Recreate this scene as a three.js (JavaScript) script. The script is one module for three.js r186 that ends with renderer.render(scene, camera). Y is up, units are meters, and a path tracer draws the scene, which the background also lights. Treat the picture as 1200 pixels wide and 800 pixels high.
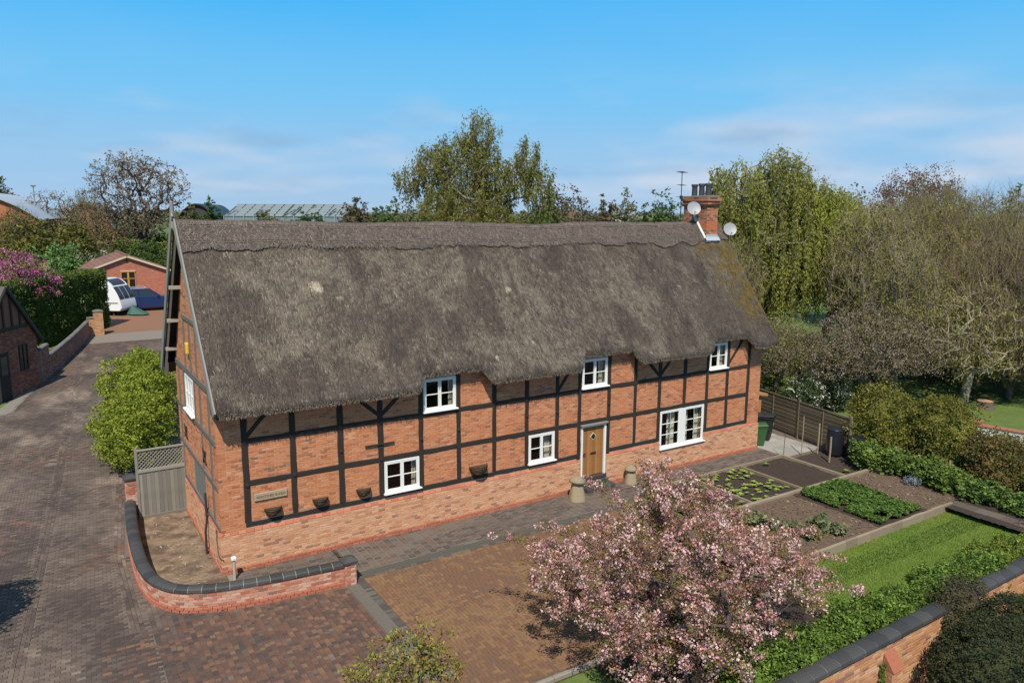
import * as THREE from 'three';
import { mergeGeometries } from 'three/addons/utils/BufferGeometryUtils.js';

// ---------------------------------------------------------------- camera, sky, sun, exposure
const scene = new THREE.Scene();
const V3 = THREE.Vector3;
const FPX = 888, PITCH = 9.61 * Math.PI / 180, ROLL = 0.324 * Math.PI / 180, YAW = 32.5 * Math.PI / 180;
const EYE = new V3(-3.975, 10.27, 21.53);
const FW = new V3(Math.sin(YAW) * Math.cos(PITCH), -Math.sin(PITCH), -Math.cos(YAW) * Math.cos(PITCH));
const RT0 = new V3(Math.cos(YAW), 0, Math.sin(YAW)), UP0 = new V3().crossVectors(RT0, FW);
const RT = RT0.clone().multiplyScalar(Math.cos(ROLL)).addScaledVector(UP0, Math.sin(ROLL));
const UPV = UP0.clone().multiplyScalar(Math.cos(ROLL)).addScaledVector(RT0, -Math.sin(ROLL));
const camera = new THREE.PerspectiveCamera(2 * Math.atan(400 / FPX) * 180 / Math.PI, 1.5, 0.1, 3000);
camera.position.copy(EYE);
camera.quaternion.setFromRotationMatrix(new THREE.Matrix4().makeBasis(RT, UPV, FW.clone().negate()));
scene.add(camera);

const renderer = new THREE.WebGLRenderer({ antialias: true });
renderer.setSize(1024, 682);
renderer.toneMapping = THREE.LinearToneMapping;
renderer.toneMappingExposure = 1.05;
renderer.shadowMap.enabled = true;
renderer.shadowMap.type = THREE.PCFSoftShadowMap;

const SUN = new V3(-0.30, 1, 0.64).normalize();
const sun = new THREE.DirectionalLight(new THREE.Color().setRGB(1, 0.91, 0.77), 5.0);
sun.position.copy(SUN).multiplyScalar(120); sun.target.position.set(10, 0, 0);
sun.castShadow = true; sun.shadow.mapSize.set(4096, 4096);
Object.assign(sun.shadow.camera, { left: -60, right: 60, top: 60, bottom: -60, near: 1, far: 300 });
scene.add(sun, sun.target);

// ---------------------------------------------------------------- random numbers and noise
function rng(a) { return () => { a |= 0; a = a + 0x6D2B79F5 | 0; let t = Math.imul(a ^ a >>> 15, 1 | a); t = t + Math.imul(t ^ t >>> 7, 61 | t) ^ t; return ((t ^ t >>> 14) >>> 0) / 4294967296; }; }
function h2(ix, iy, s) { let h = Math.imul(ix, 374761393) + Math.imul(iy, 668265263) + Math.imul(s, 1274126177); h = Math.imul(h ^ h >>> 13, 1274126177); return ((h ^ h >>> 16) >>> 0) / 4294967296; }
const sm = (t) => t * t * (3 - 2 * t);
const clamp = (x, a = 0, b = 1) => x < a ? a : x > b ? b : x;
const step = (a, b, x) => sm(clamp((x - a) / (b - a)));
const mix = (a, b, t) => a + (b - a) * t;
const mix3 = (a, b, t) => [mix(a[0], b[0], t), mix(a[1], b[1], t), mix(a[2], b[2], t)];
function vn(x, y, s = 0, per = 0) {
  let ix = Math.floor(x), iy = Math.floor(y); const fx = sm(x - ix), fy = sm(y - iy);
  let jx = ix + 1, jy = iy + 1;
  if (per) { ix = ((ix % per) + per) % per; jx = ((jx % per) + per) % per; iy = ((iy % per) + per) % per; jy = ((jy % per) + per) % per; }
  return mix(mix(h2(ix, iy, s), h2(jx, iy, s), fx), mix(h2(ix, jy, s), h2(jx, jy, s), fx), fy);
}
function fbm(x, y, s = 0, o = 4, per = 0) { let a = 0, w = 0.5, n = 0; for (let k = 0; k < o; k++) { a += w * vn(x, y, s + k * 17, per); n += w; x *= 2; y *= 2; per *= 2; w *= 0.5; } return a / n; }

// the sky: clear blue in view, paler and streaked with thin cloud towards the horizon
{
  const w = 2048, h = 1024, d = new Float32Array(w * h * 4);
  for (let j = 0; j < h; j++) for (let i = 0; i < w; i++) {
    const el = ((j + 0.5) / h - 0.5) * Math.PI, az = ((i + 0.5) / w - 0.5) * 2 * Math.PI, y = Math.sin(el), e = Math.max(0, el * 180 / Math.PI);
    let c = mix3([0.39, 0.58, 0.80], [0.33, 0.575, 0.84], step(0, 3.5, e));
    c = mix3(c, [0.19, 0.56, 0.92], step(3, 9, e));
    c = mix3(c, [0.045, 0.455, 0.95], step(7.5, 17, e));
    c = mix3(c, [0.16, 0.235, 0.36], step(17, 45, e));  // unseen upper dome greyed and dimmed to keep blue out of the shade
    if (el > -0.02) {
      const q = 1 / (y + 0.12), cx = Math.cos(az) * Math.cos(el) * q, cz = Math.sin(az) * Math.cos(el) * q;
      const n1 = fbm(cx * 1.1 + 7, cz * 1.1 + 3, 5, 6), n2 = fbm(cx * 0.45 + 2, cz * 0.45, 9, 4);
      const band = (0.35 + 0.6 * step(0, 2.5, e)) * (1 - step(5.5, 11, e)) + 0.06;
      const cl = clamp((n1 * 0.75 + n2 * 0.5 - 0.50) * 3.8) * band * 0.95;
      c = mix3(c, mix3([0.46, 0.61, 0.80], [0.62, 0.72, 0.85], n1), cl);
      const gr = clamp((fbm(cx * 1.7 + 31, cz * 1.7, 23, 5) - 0.5) * 4) * step(0.5, 2, e) * (1 - step(5, 9, e)) * 0.5;
      c = mix3(c, [0.27, 0.44, 0.66], gr);
    } else c = [0.16, 0.17, 0.12];
    const o = (j * w + i) * 4; d[o] = c[0] * 0.95; d[o + 1] = c[1] * 0.95; d[o + 2] = c[2] * 0.95; d[o + 3] = 1;
  }
  const t = new THREE.DataTexture(d, w, h, THREE.RGBAFormat, THREE.FloatType);
  t.mapping = THREE.EquirectangularReflectionMapping; t.magFilter = t.minFilter = THREE.LinearFilter; t.needsUpdate = true;
  scene.background = t; scene.environment = t;
}

// ---------------------------------------------------------------- pixels of the 1200 x 800 photograph to points
const ray = (x, y) => FW.clone().addScaledVector(RT, (x - 600) / FPX).addScaledVector(UPV, -(y - 400) / FPX);
const onY = (x, y, h) => { const d = ray(x, y); return EYE.clone().addScaledVector(d, (h - EYE.y) / d.y); };
const onZ = (x, y, z) => { const d = ray(x, y); return EYE.clone().addScaledVector(d, (z - EYE.z) / d.z); };
const atD = (x, y, depth) => EYE.clone().addScaledVector(ray(x, y), depth);
const H = (z) => Math.min(4.83, 0.034 * Math.max(0, -8 - z));     // the land rises gently behind the house
const toPx = (x, y, z) => { const d = new V3(x, y, z).sub(EYE), k = d.dot(FW); return [600 + FPX * d.dot(RT) / k, 400 - FPX * d.dot(UPV) / k, k]; };
const inView = (x, y, z, m = 140) => { const p = toPx(x, y, z); return p[2] > 0.5 && p[0] > -m && p[0] < 1200 + m && p[1] > -m && p[1] < 800 + m; };

// ---------------------------------------------------------------- geometry builder
class GB {
  constructor() { this.p = []; this.c = []; this.u = []; this.i = []; this.k = [1, 1, 1]; this.m = null; this.smooth = false; }
  col(c) { this.k = c; return this; }
  vert(x, y, z, u = 0, v = 0) {
    if (this.m) { const e = this.m.elements, X = x, Y = y, Z = z; x = e[0] * X + e[4] * Y + e[8] * Z + e[12]; y = e[1] * X + e[5] * Y + e[9] * Z + e[13]; z = e[2] * X + e[6] * Y + e[10] * Z + e[14]; }
    this.p.push(x, y, z); this.c.push(this.k[0], this.k[1], this.k[2]); this.u.push(u, v); return this.p.length / 3 - 1;
  }
  quad(a, b, c, d, uo = 0, vo = 0) {
    const w = Math.hypot(b[0] - a[0], b[1] - a[1], b[2] - a[2]), h = Math.hypot(d[0] - a[0], d[1] - a[1], d[2] - a[2]);
    const s = this.vert(a[0], a[1], a[2], uo, vo); this.vert(b[0], b[1], b[2], uo + w, vo); this.vert(c[0], c[1], c[2], uo + w, vo + h); this.vert(d[0], d[1], d[2], uo, vo + h);
    this.i.push(s, s + 1, s + 2, s, s + 2, s + 3); return this;
  }
  tri(a, b, c) { const s = this.vert(...a); this.vert(...b, 1, 0); this.vert(...c, 0.5, 1); this.i.push(s, s + 1, s + 2); return this; }
  box(x0, y0, z0, x1, y1, z1) {
    const o = this.p.length * 0.37 % 7, q = (a, b, c, d) => this.quad(a, b, c, d, o, o * 1.7);
    q([x0, y0, z1], [x1, y0, z1], [x1, y1, z1], [x0, y1, z1]); q([x1, y0, z0], [x0, y0, z0], [x0, y1, z0], [x1, y1, z0]);
    q([x1, y0, z1], [x1, y0, z0], [x1, y1, z0], [x1, y1, z1]); q([x0, y0, z0], [x0, y0, z1], [x0, y1, z1], [x0, y1, z0]);
    q([x0, y1, z1], [x1, y1, z1], [x1, y1, z0], [x0, y1, z0]); q([x0, y0, z0], [x1, y0, z0], [x1, y0, z1], [x0, y0, z1]); return this;
  }
  // box with chamfered edges, centred at the origin of matrix m
  cbox(sx, sy, sz, b, m) {
    const keep = this.m; this.m = m || keep; const X = sx / 2, Y = sy / 2, Z = sz / 2, x = X - b, y = Y - b, z = Z - b, o = this.p.length * 0.37 % 7;
    const q = (a, bb, c, d) => this.quad(a, bb, c, d, o, o * 1.3);
    q([-x, -y, Z], [x, -y, Z], [x, y, Z], [-x, y, Z]); q([x, -y, -Z], [-x, -y, -Z], [-x, y, -Z], [x, y, -Z]);
    q([X, -y, z], [X, -y, -z], [X, y, -z], [X, y, z]); q([-X, -y, -z], [-X, -y, z], [-X, y, z], [-X, y, -z]);
    q([-x, Y, z], [x, Y, z], [x, Y, -z], [-x, Y, -z]); q([-x, -Y, -z], [x, -Y, -z], [x, -Y, z], [-x, -Y, z]);
    for (const s of [1, -1]) for (const t of [1, -1]) {
      const f = s * t > 0, e = (a, bb, c, d) => f ? q(a, bb, c, d) : q(d, c, bb, a);
      e([-x, s * y, t * Z], [x, s * y, t * Z], [x, s * Y, t * z], [-x, s * Y, t * z]);
      e([s * x, -y, t * Z].map((v, k) => v), [s * X, -y, t * z], [s * X, y, t * z], [s * x, y, t * Z]);
      e([s * x, t * Y, z], [s * X, t * y, z], [s * X, t * y, -z], [s * x, t * Y, -z]);
      for (const r of [1, -1]) { const A = [s * x, t * y, r * Z], B = [s * X, t * y, r * z], C = [s * x, t * Y, r * z]; if (s * t * r > 0) this.tri(A, B, C); else this.tri(A, C, B); }
    }
    this.m = keep; return this;
  }
  tube(pts, rads, n = 5, cap = true) {
    const T = new V3(), A = new V3(), B = new V3(); let prev = -1;
    for (let k = 0; k < pts.length; k++) {
      const p = pts[k], q0 = pts[Math.max(0, k - 1)], q1 = pts[Math.min(pts.length - 1, k + 1)];
      T.set(q1[0] - q0[0], q1[1] - q0[1], q1[2] - q0[2]).normalize();
      A.set(Math.abs(T.y) > 0.9 ? 1 : 0, Math.abs(T.y) > 0.9 ? 0 : 1, 0).cross(T).normalize(); B.crossVectors(T, A);
      const s = this.p.length / 3, r = rads[k];
      for (let j = 0; j < n; j++) { const a = j / n * 2 * Math.PI, ca = Math.cos(a) * r, sa = Math.sin(a) * r; this.vert(p[0] + A.x * ca + B.x * sa, p[1] + A.y * ca + B.y * sa, p[2] + A.z * ca + B.z * sa, j / n, k); }
      if (prev >= 0) for (let j = 0; j < n; j++) { const j2 = (j + 1) % n; this.i.push(prev + j, prev + j2, s + j2, prev + j, s + j2, s + j); }
      if (cap && (k === 0 || k === pts.length - 1)) for (let j = 1; j < n - 1; j++) k === 0 ? this.i.push(s, s + j + 1, s + j) : this.i.push(s, s + j, s + j + 1);
      prev = s;
    }
    return this;
  }
  geo() {
    const g = new THREE.BufferGeometry();
    g.setAttribute('position', new THREE.Float32BufferAttribute(this.p, 3)); g.setAttribute('color', new THREE.Float32BufferAttribute(this.c, 3)); g.setAttribute('uv', new THREE.Float32BufferAttribute(this.u, 2));
    g.setIndex(this.p.length / 3 > 65000 ? new THREE.Uint32BufferAttribute(this.i, 1) : new THREE.Uint16BufferAttribute(this.i, 1));
    if (this.smooth) g.computeVertexNormals(); return g;
  }
}
const usedNames = {};
function numbered(n) { const k = usedNames[n] = (usedNames[n] ?? -1) + 1; return k ? `${n}_${String(k).padStart(3, '0')}` : n; }
function obj(name, g, mat, parent = scene) {
  const m = new THREE.Mesh(g.isBufferGeometry ? g : g.geo(), mat); m.name = parent === scene ? numbered(name) : name; m.castShadow = m.receiveShadow = true; parent.add(m); return m;
}
function tag(o, label, category, group) { o.userData.label = label; o.userData.category = category; if (group) o.userData.group = group; return o; }
function thing(name, label, category, pos = [0, 0, 0], turn = 0, group) { const o = new THREE.Group(); o.name = numbered(name); o.position.set(...pos); o.rotation.y = turn; scene.add(o); return tag(o, label, category, group); }
function setting(o, label, category) { o.userData.kind = 'structure'; return tag(o, label, category); }
function stuff(o) { o.userData.kind = 'stuff'; return o; }
function copyOf(root, label, group) { const c = root.clone(); c.name = numbered(root.name.replace(/_\d{3}$/, '')); scene.add(c); c.userData = { ...root.userData }; if (label) c.userData.label = label; if (group) c.userData.group = group; return c; }
const M4 = (x, y, z, ry = 0, rx = 0, rz = 0) => new THREE.Matrix4().compose(new V3(x, y, z), new THREE.Quaternion().setFromEuler(new THREE.Euler(rx, ry, rz, 'YXZ')), new V3(1, 1, 1));

// ---------------------------------------------------------------- textures and materials
function tex(w, h, fn, { srgb = true, rep = [1, 1], wrap = true } = {}) {
  const d = new Uint8Array(w * h * 4);
  for (let j = 0; j < h; j++) for (let i = 0; i < w; i++) { const c = fn(i / w, j / h), o = (j * w + i) * 4; for (let k = 0; k < 3; k++) { let v = clamp(c[k]); if (srgb) v = v <= 0.0031308 ? v * 12.92 : 1.055 * v ** (1 / 2.4) - 0.055; d[o + k] = v * 255 + 0.5; } d[o + 3] = 255; }
  const t = new THREE.DataTexture(d, w, h); t.magFilter = THREE.LinearFilter; t.minFilter = THREE.LinearMipmapLinearFilter; t.generateMipmaps = true;
  if (wrap) t.wrapS = t.wrapT = THREE.RepeatWrapping; t.repeat.set(...rep); if (srgb) t.colorSpace = THREE.SRGBColorSpace; t.needsUpdate = true; return t;
}
const reTex = (t, x, y) => { const c = t.clone(); c.repeat.set(x, y); c.needsUpdate = true; return c; };
const lin = (r, g, b) => new THREE.Color().setRGB(r, g, b);
// grey grain that multiplies a colour (mean about 1 is reached by colours being slightly higher)
const grainT = tex(256, 256, (u, v) => { const g = 0.72 + 0.28 * fbm(u * 16, v * 16, 3, 5, 16) + 0.1 * (h2(u * 256 | 0, v * 256 | 0, 8) - 0.5); return [g, g, g]; });
const grainB = tex(256, 256, (u, v) => { const g = fbm(u * 24, v * 24, 33, 4, 24); return [g, g, g]; }, { srgb: false });
const woodT = tex(256, 256, (u, v) => { const n = fbm(u * 2, v * 40, 41, 4, 2) , s = 0.6 + 0.4 * vn(u * 4, v * 90, 44, 0); const g = 0.55 + 0.45 * n * s * 1.6; return [g, g, g]; });
const std = (o) => new THREE.MeshStandardMaterial({ roughness: 0.9, ...o });
const vcMat = std({ vertexColors: true, roughness: 0.92, bumpMap: reTex(grainB, 6, 6), bumpScale: 0.002 });
const leafMat = new THREE.MeshPhysicalMaterial({ vertexColors: true, roughness: 0.75, side: THREE.DoubleSide, transmission: 0.3, thickness: 0, specularIntensity: 0.35 });
leafMat.roughness = 0.85;
const barkMat = std({ vertexColors: true, roughness: 0.95 });
const grainMat = (c, o = {}) => std({ color: lin(...c), map: reTex(grainT, 1.5, 1.5), bumpMap: reTex(grainB, 3, 3), bumpScale: 0.004, ...o });
const woodMat = (c, o = {}) => std({ color: lin(...c), map: reTex(woodT, 0.7, 1.2), bumpMap: reTex(woodT, 0.7, 1.2), bumpScale: 0.003, roughness: 0.8, ...o });
const glassMat = new THREE.MeshPhysicalMaterial({ color: lin(0.86, 0.9, 0.88), transmission: 1, thickness: 0, roughness: 0.02, ior: 1.5 });
const whitePaint = std({ color: lin(0.78, 0.78, 0.76), roughness: 0.45 });
const blackTimber = woodMat([0.034, 0.025, 0.02], { roughness: 0.85 });
const paleTimber = woodMat([0.36, 0.31, 0.25]);

// pieces (bricks, blocks): a list of oriented boxes; the ones that show largest become meshes, the rest one joined part
const unitPiece = (() => { const g = new GB(), b = 0.46; g.quad([-b, -b, 0.5], [b, -b, 0.5], [b, b, 0.5], [-b, b, 0.5]);
  const o = [[-b, -b], [b, -b], [b, b], [-b, b]], e = [[-0.5, -0.5], [0.5, -0.5], [0.5, 0.5], [-0.5, 0.5]];
  for (let k = 0; k < 4; k++) { const l = (k + 1) % 4; g.quad([...e[k], 0.3], [...e[l], 0.3], [...o[l], 0.5], [...o[k], 0.5]); g.quad([...e[k], -0.5], [...e[l], -0.5], [...e[l], 0.3], [...e[k], 0.3]); } return g.geo(); })();
unitPiece.deleteAttribute('color');
function pieces(list, parent, name, restName, palette, most, rough = 0.92) {
  const mats = palette.map((c) => std({ color: lin(...c), roughness: rough }));
  for (const b of list) { const p = toPx(...b.c); b.near = (p[0] < 0 || p[0] > 1200 || p[1] < 0 || p[1] > 800 ? 1e4 : 0) + p[2]; }
  list.sort((a, b) => a.near - b.near);
  const g = new GB(), P = unitPiece.attributes.position.array, I = unitPiece.index.array, mm = new THREE.Matrix4(), sc = new V3();
  list.forEach((b, n) => {
    mm.makeBasis(b.u, b.v, b.n).scale(sc.set(...b.s)).setPosition(...b.c);
    if (n < most) { const m = new THREE.Mesh(unitPiece, mats[b.k]); m.name = name; m.castShadow = m.receiveShadow = true; m.matrixAutoUpdate = true; m.position.set(...b.c); { const u = b.u.clone(); if (u.clone().cross(b.v).dot(b.n) < 0) u.negate(); m.quaternion.setFromRotationMatrix(new THREE.Matrix4().makeBasis(u, b.v, b.n)); } m.scale.set(...b.s); parent.add(m); }
    else { g.m = mm; g.k = palette[b.k]; const s = g.p.length / 3; for (let j = 0; j < P.length; j += 3) g.vert(P[j], P[j + 1], P[j + 2]); for (let j = 0; j < I.length; j++) g.i.push(s + I[j]); }
  });
  if (g.p.length) { g.m = null; stuff(obj(restName, g, std({ vertexColors: true, roughness: rough }), parent)); }
}
const eX = new V3(1, 0, 0), eY = new V3(0, 1, 0), eZ = new V3(0, 0, 1), nX = new V3(-1, 0, 0);
// courses of bricks in the rectangle u0..u1, v0..v1 of a plane
function lay(out, o, u, v, n, u0, u1, v0, v1, R, pick, { L = 0.215, ch = 0.075, j = 0.01, depth = 0.03, proud = 0.006, ph = 0, keep, start } = {}) {
  const nc = Math.max(1, Math.round((v1 - v0) / ch)), hh = (v1 - v0) / nc, st = L + j;
  for (let k = 0; k < nc; k++) {
    const us = start ? start(k) : u0, off = ((k + ph) % 2) * st / 2, a0 = Math.floor((u0 - off) / st) - 1;
    for (let a = a0; a * st + off < u1; a++) {
      let p = a * st + off + j / 2, q = p + L; p = Math.max(p, us + 0.003); q = Math.min(q, u1 - 0.003); if (Math.abs(p - us) < 0.03) p = us + 0.001; if (u1 - q < 0.03) q = u1 - 0.001; if (q - p < 0.03) continue;
      const uc = (p + q) / 2, vc = v0 + (k + 0.5) * hh; if (keep && !keep(uc, vc)) continue;
      const d = proud * (0.5 + R()), c = new V3(...o).addScaledVector(u, uc).addScaledVector(v, vc).addScaledVector(n, d - depth / 2);
      out.push({ c: [c.x, c.y, c.z], s: [q - p, hh - j, depth], u, v, n, k: pick(uc, vc, R) });
    }
  }
}

// ================================================================ THE GROUND
const grassT = tex(512, 512, (u, v) => { const a = fbm(u * 8, v * 8, 61, 5, 8), b = h2(u * 512 | 0, v * 512 | 0, 62), c = fbm(u * 40, v * 40, 63, 3, 40); let k = mix3([0.075, 0.13, 0.022], [0.15, 0.20, 0.045], a); k = mix3(k, [0.05, 0.09, 0.02], c * 0.5); return k.map((q) => q * (0.7 + 0.6 * b)); });
const grassB = tex(256, 256, (u, v) => { const g = 0.5 * h2(u * 256 | 0, v * 256 | 0, 64) + 0.5 * fbm(u * 30, v * 30, 65, 3, 30); return [g, g, g]; }, { srgb: false });
const soilT = tex(512, 512, (u, v) => { const a = fbm(u * 10, v * 10, 71, 5, 10), b = h2(u * 512 | 0, v * 512 | 0, 72); const k = mix3([0.6, 0.6, 0.6], [1, 1, 1], a); return k.map((q) => q * (0.75 + 0.35 * b)); });
const soilB = tex(256, 256, (u, v) => { const g = fbm(u * 14, v * 14, 73, 5, 14); return [g, g, g]; }, { srgb: false });
// a flat sheet from a list of [x, z] corners, with uv in metres
function sheet(name, pts, y, mat, parent = scene) {
  const sh = new THREE.Shape(pts.map(([x, z]) => new THREE.Vector2(x, -z))), g = new THREE.ShapeGeometry(sh); g.rotateX(-Math.PI / 2); g.translate(0, y, 0);
  const p = g.attributes.position, u = g.attributes.uv; for (let k = 0; k < p.count; k++) u.setXY(k, p.getX(k), p.getZ(k)); g.deleteAttribute('normal');
  return obj(name, g, mat, parent);
}
// strips that follow the rise of the land: xs(z) gives the two edges
function ramp(name, zs, xs, dy, mat) {
  const g = new GB(); let prev;
  for (const z of zs) { const [a, b] = xs(z), y = H(z) + dy, s = g.vert(a, y, z, a, z); g.vert(b, y, z, b, z); if (prev !== undefined) g.i.push(prev, prev + 1, s + 1, prev, s + 1, s); prev = s; }
  return obj(name, g, mat);
}
const grassFar = std({ map: reTex(grassT, 0.25, 0.25), roughness: 1 });
setting(ramp('ground', [1200, 12.62], () => [-900, 5], -0.03, grassFar), 'grassy ground around the lane and driveway', 'ground');
setting(ramp('ground', [12.62, -8, -150, -1500], () => [-900, 1500], -0.03, grassFar), 'wide green ground rising gently behind the thatched house', 'ground');
setting(sheet('lane', [[5, 12.62], [1500, 12.62], [1500, 400], [5, 400]], -1.35, grainMat([0.09, 0.085, 0.08])), 'lower tarmac ground outside the brick garden wall', 'ground');

// ---- driveway of clay blocks
const mortar = grainMat([0.17, 0.138, 0.112]);
const leftEdge = (z) => z > -19 ? -9.5 - (z + 19) * 0.06 : mix(-5.75, -0.75, clamp((z + 19.7) / (-42 + 19.7))) - (z > -22 ? (z + 22) * 1.2 : 0);
const drive = ramp('driveway', [14, 9, 3, -8, -19, -22, -30, -36, -42.3], (z) => [Math.min(leftEdge(z), 0), z > 2.5 ? 4.0 : z > -8 ? -1.9 : mix(-1.7, 6, clamp((z + 9) / -14))], 0.0, mortar);
setting(drive, 'dark brick block driveway curving up past the gable', 'driveway');
{
  const R = rng(101), pal = []; for (let k = 0; k < 10; k++) pal.push(mix3([0.060, 0.043, 0.037], [0.25, 0.192, 0.152], (k / 9) ** 1.25)); pal.push([0.115, 0.062, 0.046], [0.14, 0.074, 0.052], [0.165, 0.088, 0.058], [0.092, 0.056, 0.045], [0.19, 0.105, 0.066], [0.068, 0.05, 0.044]);
  const list = [], L = 0.205, W = 0.105;
  const pick = (x, z) => { const red = step(-2.4, -1.2, x + 0.5 * fbm(x, z, 5)) * step(1.8, 3.0, z + 0.4 * fbm(x * 2, z, 6)), n = fbm(x * 0.8 + 3, z * 0.6, 201, 5), w = fbm(x * 1.3, z * 0.6, 207, 5), m = fbm(x * 0.35, z * 0.35 + 9, 209, 3);
    if (R() < red * 0.88 || (m > 0.57 && R() < 0.4)) { const q = R() * (0.8 + 0.4 * m); return q < 0.24 ? 10 : q < 0.44 ? 11 : q < 0.56 ? 12 : q < 0.78 ? 13 : q < 0.84 ? 14 : 15; }
    return clamp(Math.round(2.4 + (n - 0.5) * 7.5 + Math.max(0, w - 0.57) * 22 * (0.4 + R()) + (R() - 0.5) * 3), 0, 9); };
  const put = (x, z, sx, sz) => { const c = [x, H(z) + 0.016 + R() * 0.004 - 0.02, z]; if (!inView(...c, 90)) return; list.push({ c, s: [sx - 0.012, sz - 0.012, 0.045], u: eX, v: new V3(0, 0, -1), n: eY, k: pick(x, z) }); };
  // lines of blocks set lengthways follow the drive; courses across it lie between them
  const bands = (z) => { const t = (z - 2) / -23; return [mix(-4.95, -2.85, clamp(t, -0.2, 1.8)), mix(-2.35, -0.4, clamp((t - 0.25) * 1.2, -0.05, 1.8))]; };
  for (let z = 10.5; z > -38.5; z -= W) {
    const k = Math.round(z / W), [b1, b2] = bands(z), x0 = leftEdge(z), x1 = z > 2.62 ? 3.2 : z > -9 ? -2.16 : mix(-1.9, 4.5, clamp((z + 9) / -14));
    if (z > 2.0) { for (let x = x0 + (k % 2) * L / 2; x < -2.2; x += L) if (Math.abs(x - b1) > 0.19) put(x, z, L, W); continue; }
    for (let x = x0 + (k % 2) * L / 2; x < x1; x += L) if (Math.abs(x - b1) > 0.19 && Math.abs(x - b2) > 0.19) put(Math.min(x, x1), z, L, W);
  }
  for (let z = 10.5; z > -38.5; z -= L) { const b = bands(z); for (const q of b) if (q === b[0] || z < 2) for (const d of [-0.1, 0, 0.1]) put(q + d, z + (d ? 0 : L / 2), W, L); }
  // squarer setts fan out in front of the low wall
  for (let x = -2.1; x < 2.75; x += 0.128) { const wp = [[-2.2, 0.3], [-2.1, 0.62], [-1.9, 1.02], [-1.42, 1.64], [-0.8, 2.0], [0.4, 2.3], [1.6, 2.44], [2.8, 2.56]], wi = Math.max(0, wp.findIndex((q) => q[0] > x) - 1), z0 = mix(wp[wi][1], wp[wi + 1][1], (x - wp[wi][0]) / (wp[wi + 1][0] - wp[wi][0])); let z = z0 + R() * 0.05; while (z < 10.5) { const l = 0.10 + R() * 0.075; put(x, z + l / 2, 0.128, l); z += l; } }
  pieces(list, drive, 'paving_block', 'paving_blocks', pal, 300, 0.85);
}
setting(ramp('forecourt', [-42.3, -50, -58], (z) => [-6, 14], 0.004, grainMat([0.26, 0.13, 0.075])), 'brown block paved forecourt in front of the garage', 'paving');
{ // pale concrete strips
  const g = new GB(); for (const [a, b] of [[-19, -22], [-22, -26], [-26, -29.6]]) { const A = leftEdge(a), B = leftEdge(b); g.quad([A - 0.9, H(a) + 0.02, a], [A - 0.05, H(a) + 0.02, a], [B - 0.02, H(b) + 0.02, b], [B - 0.55, H(b) + 0.02, b]); }
  setting(obj('kerb', g, grainMat([0.24, 0.22, 0.19])), 'pale concrete strip along the outbuilding', 'kerb');
  setting(ramp('drive_threshold', [-38.6, -42.2], (z) => [z < -40 ? -0.7 : -0.9, 6], 0.012, grainMat([0.24, 0.205, 0.175])), 'pale worn strip of paving across the top of the driveway', 'paving');
}

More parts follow.
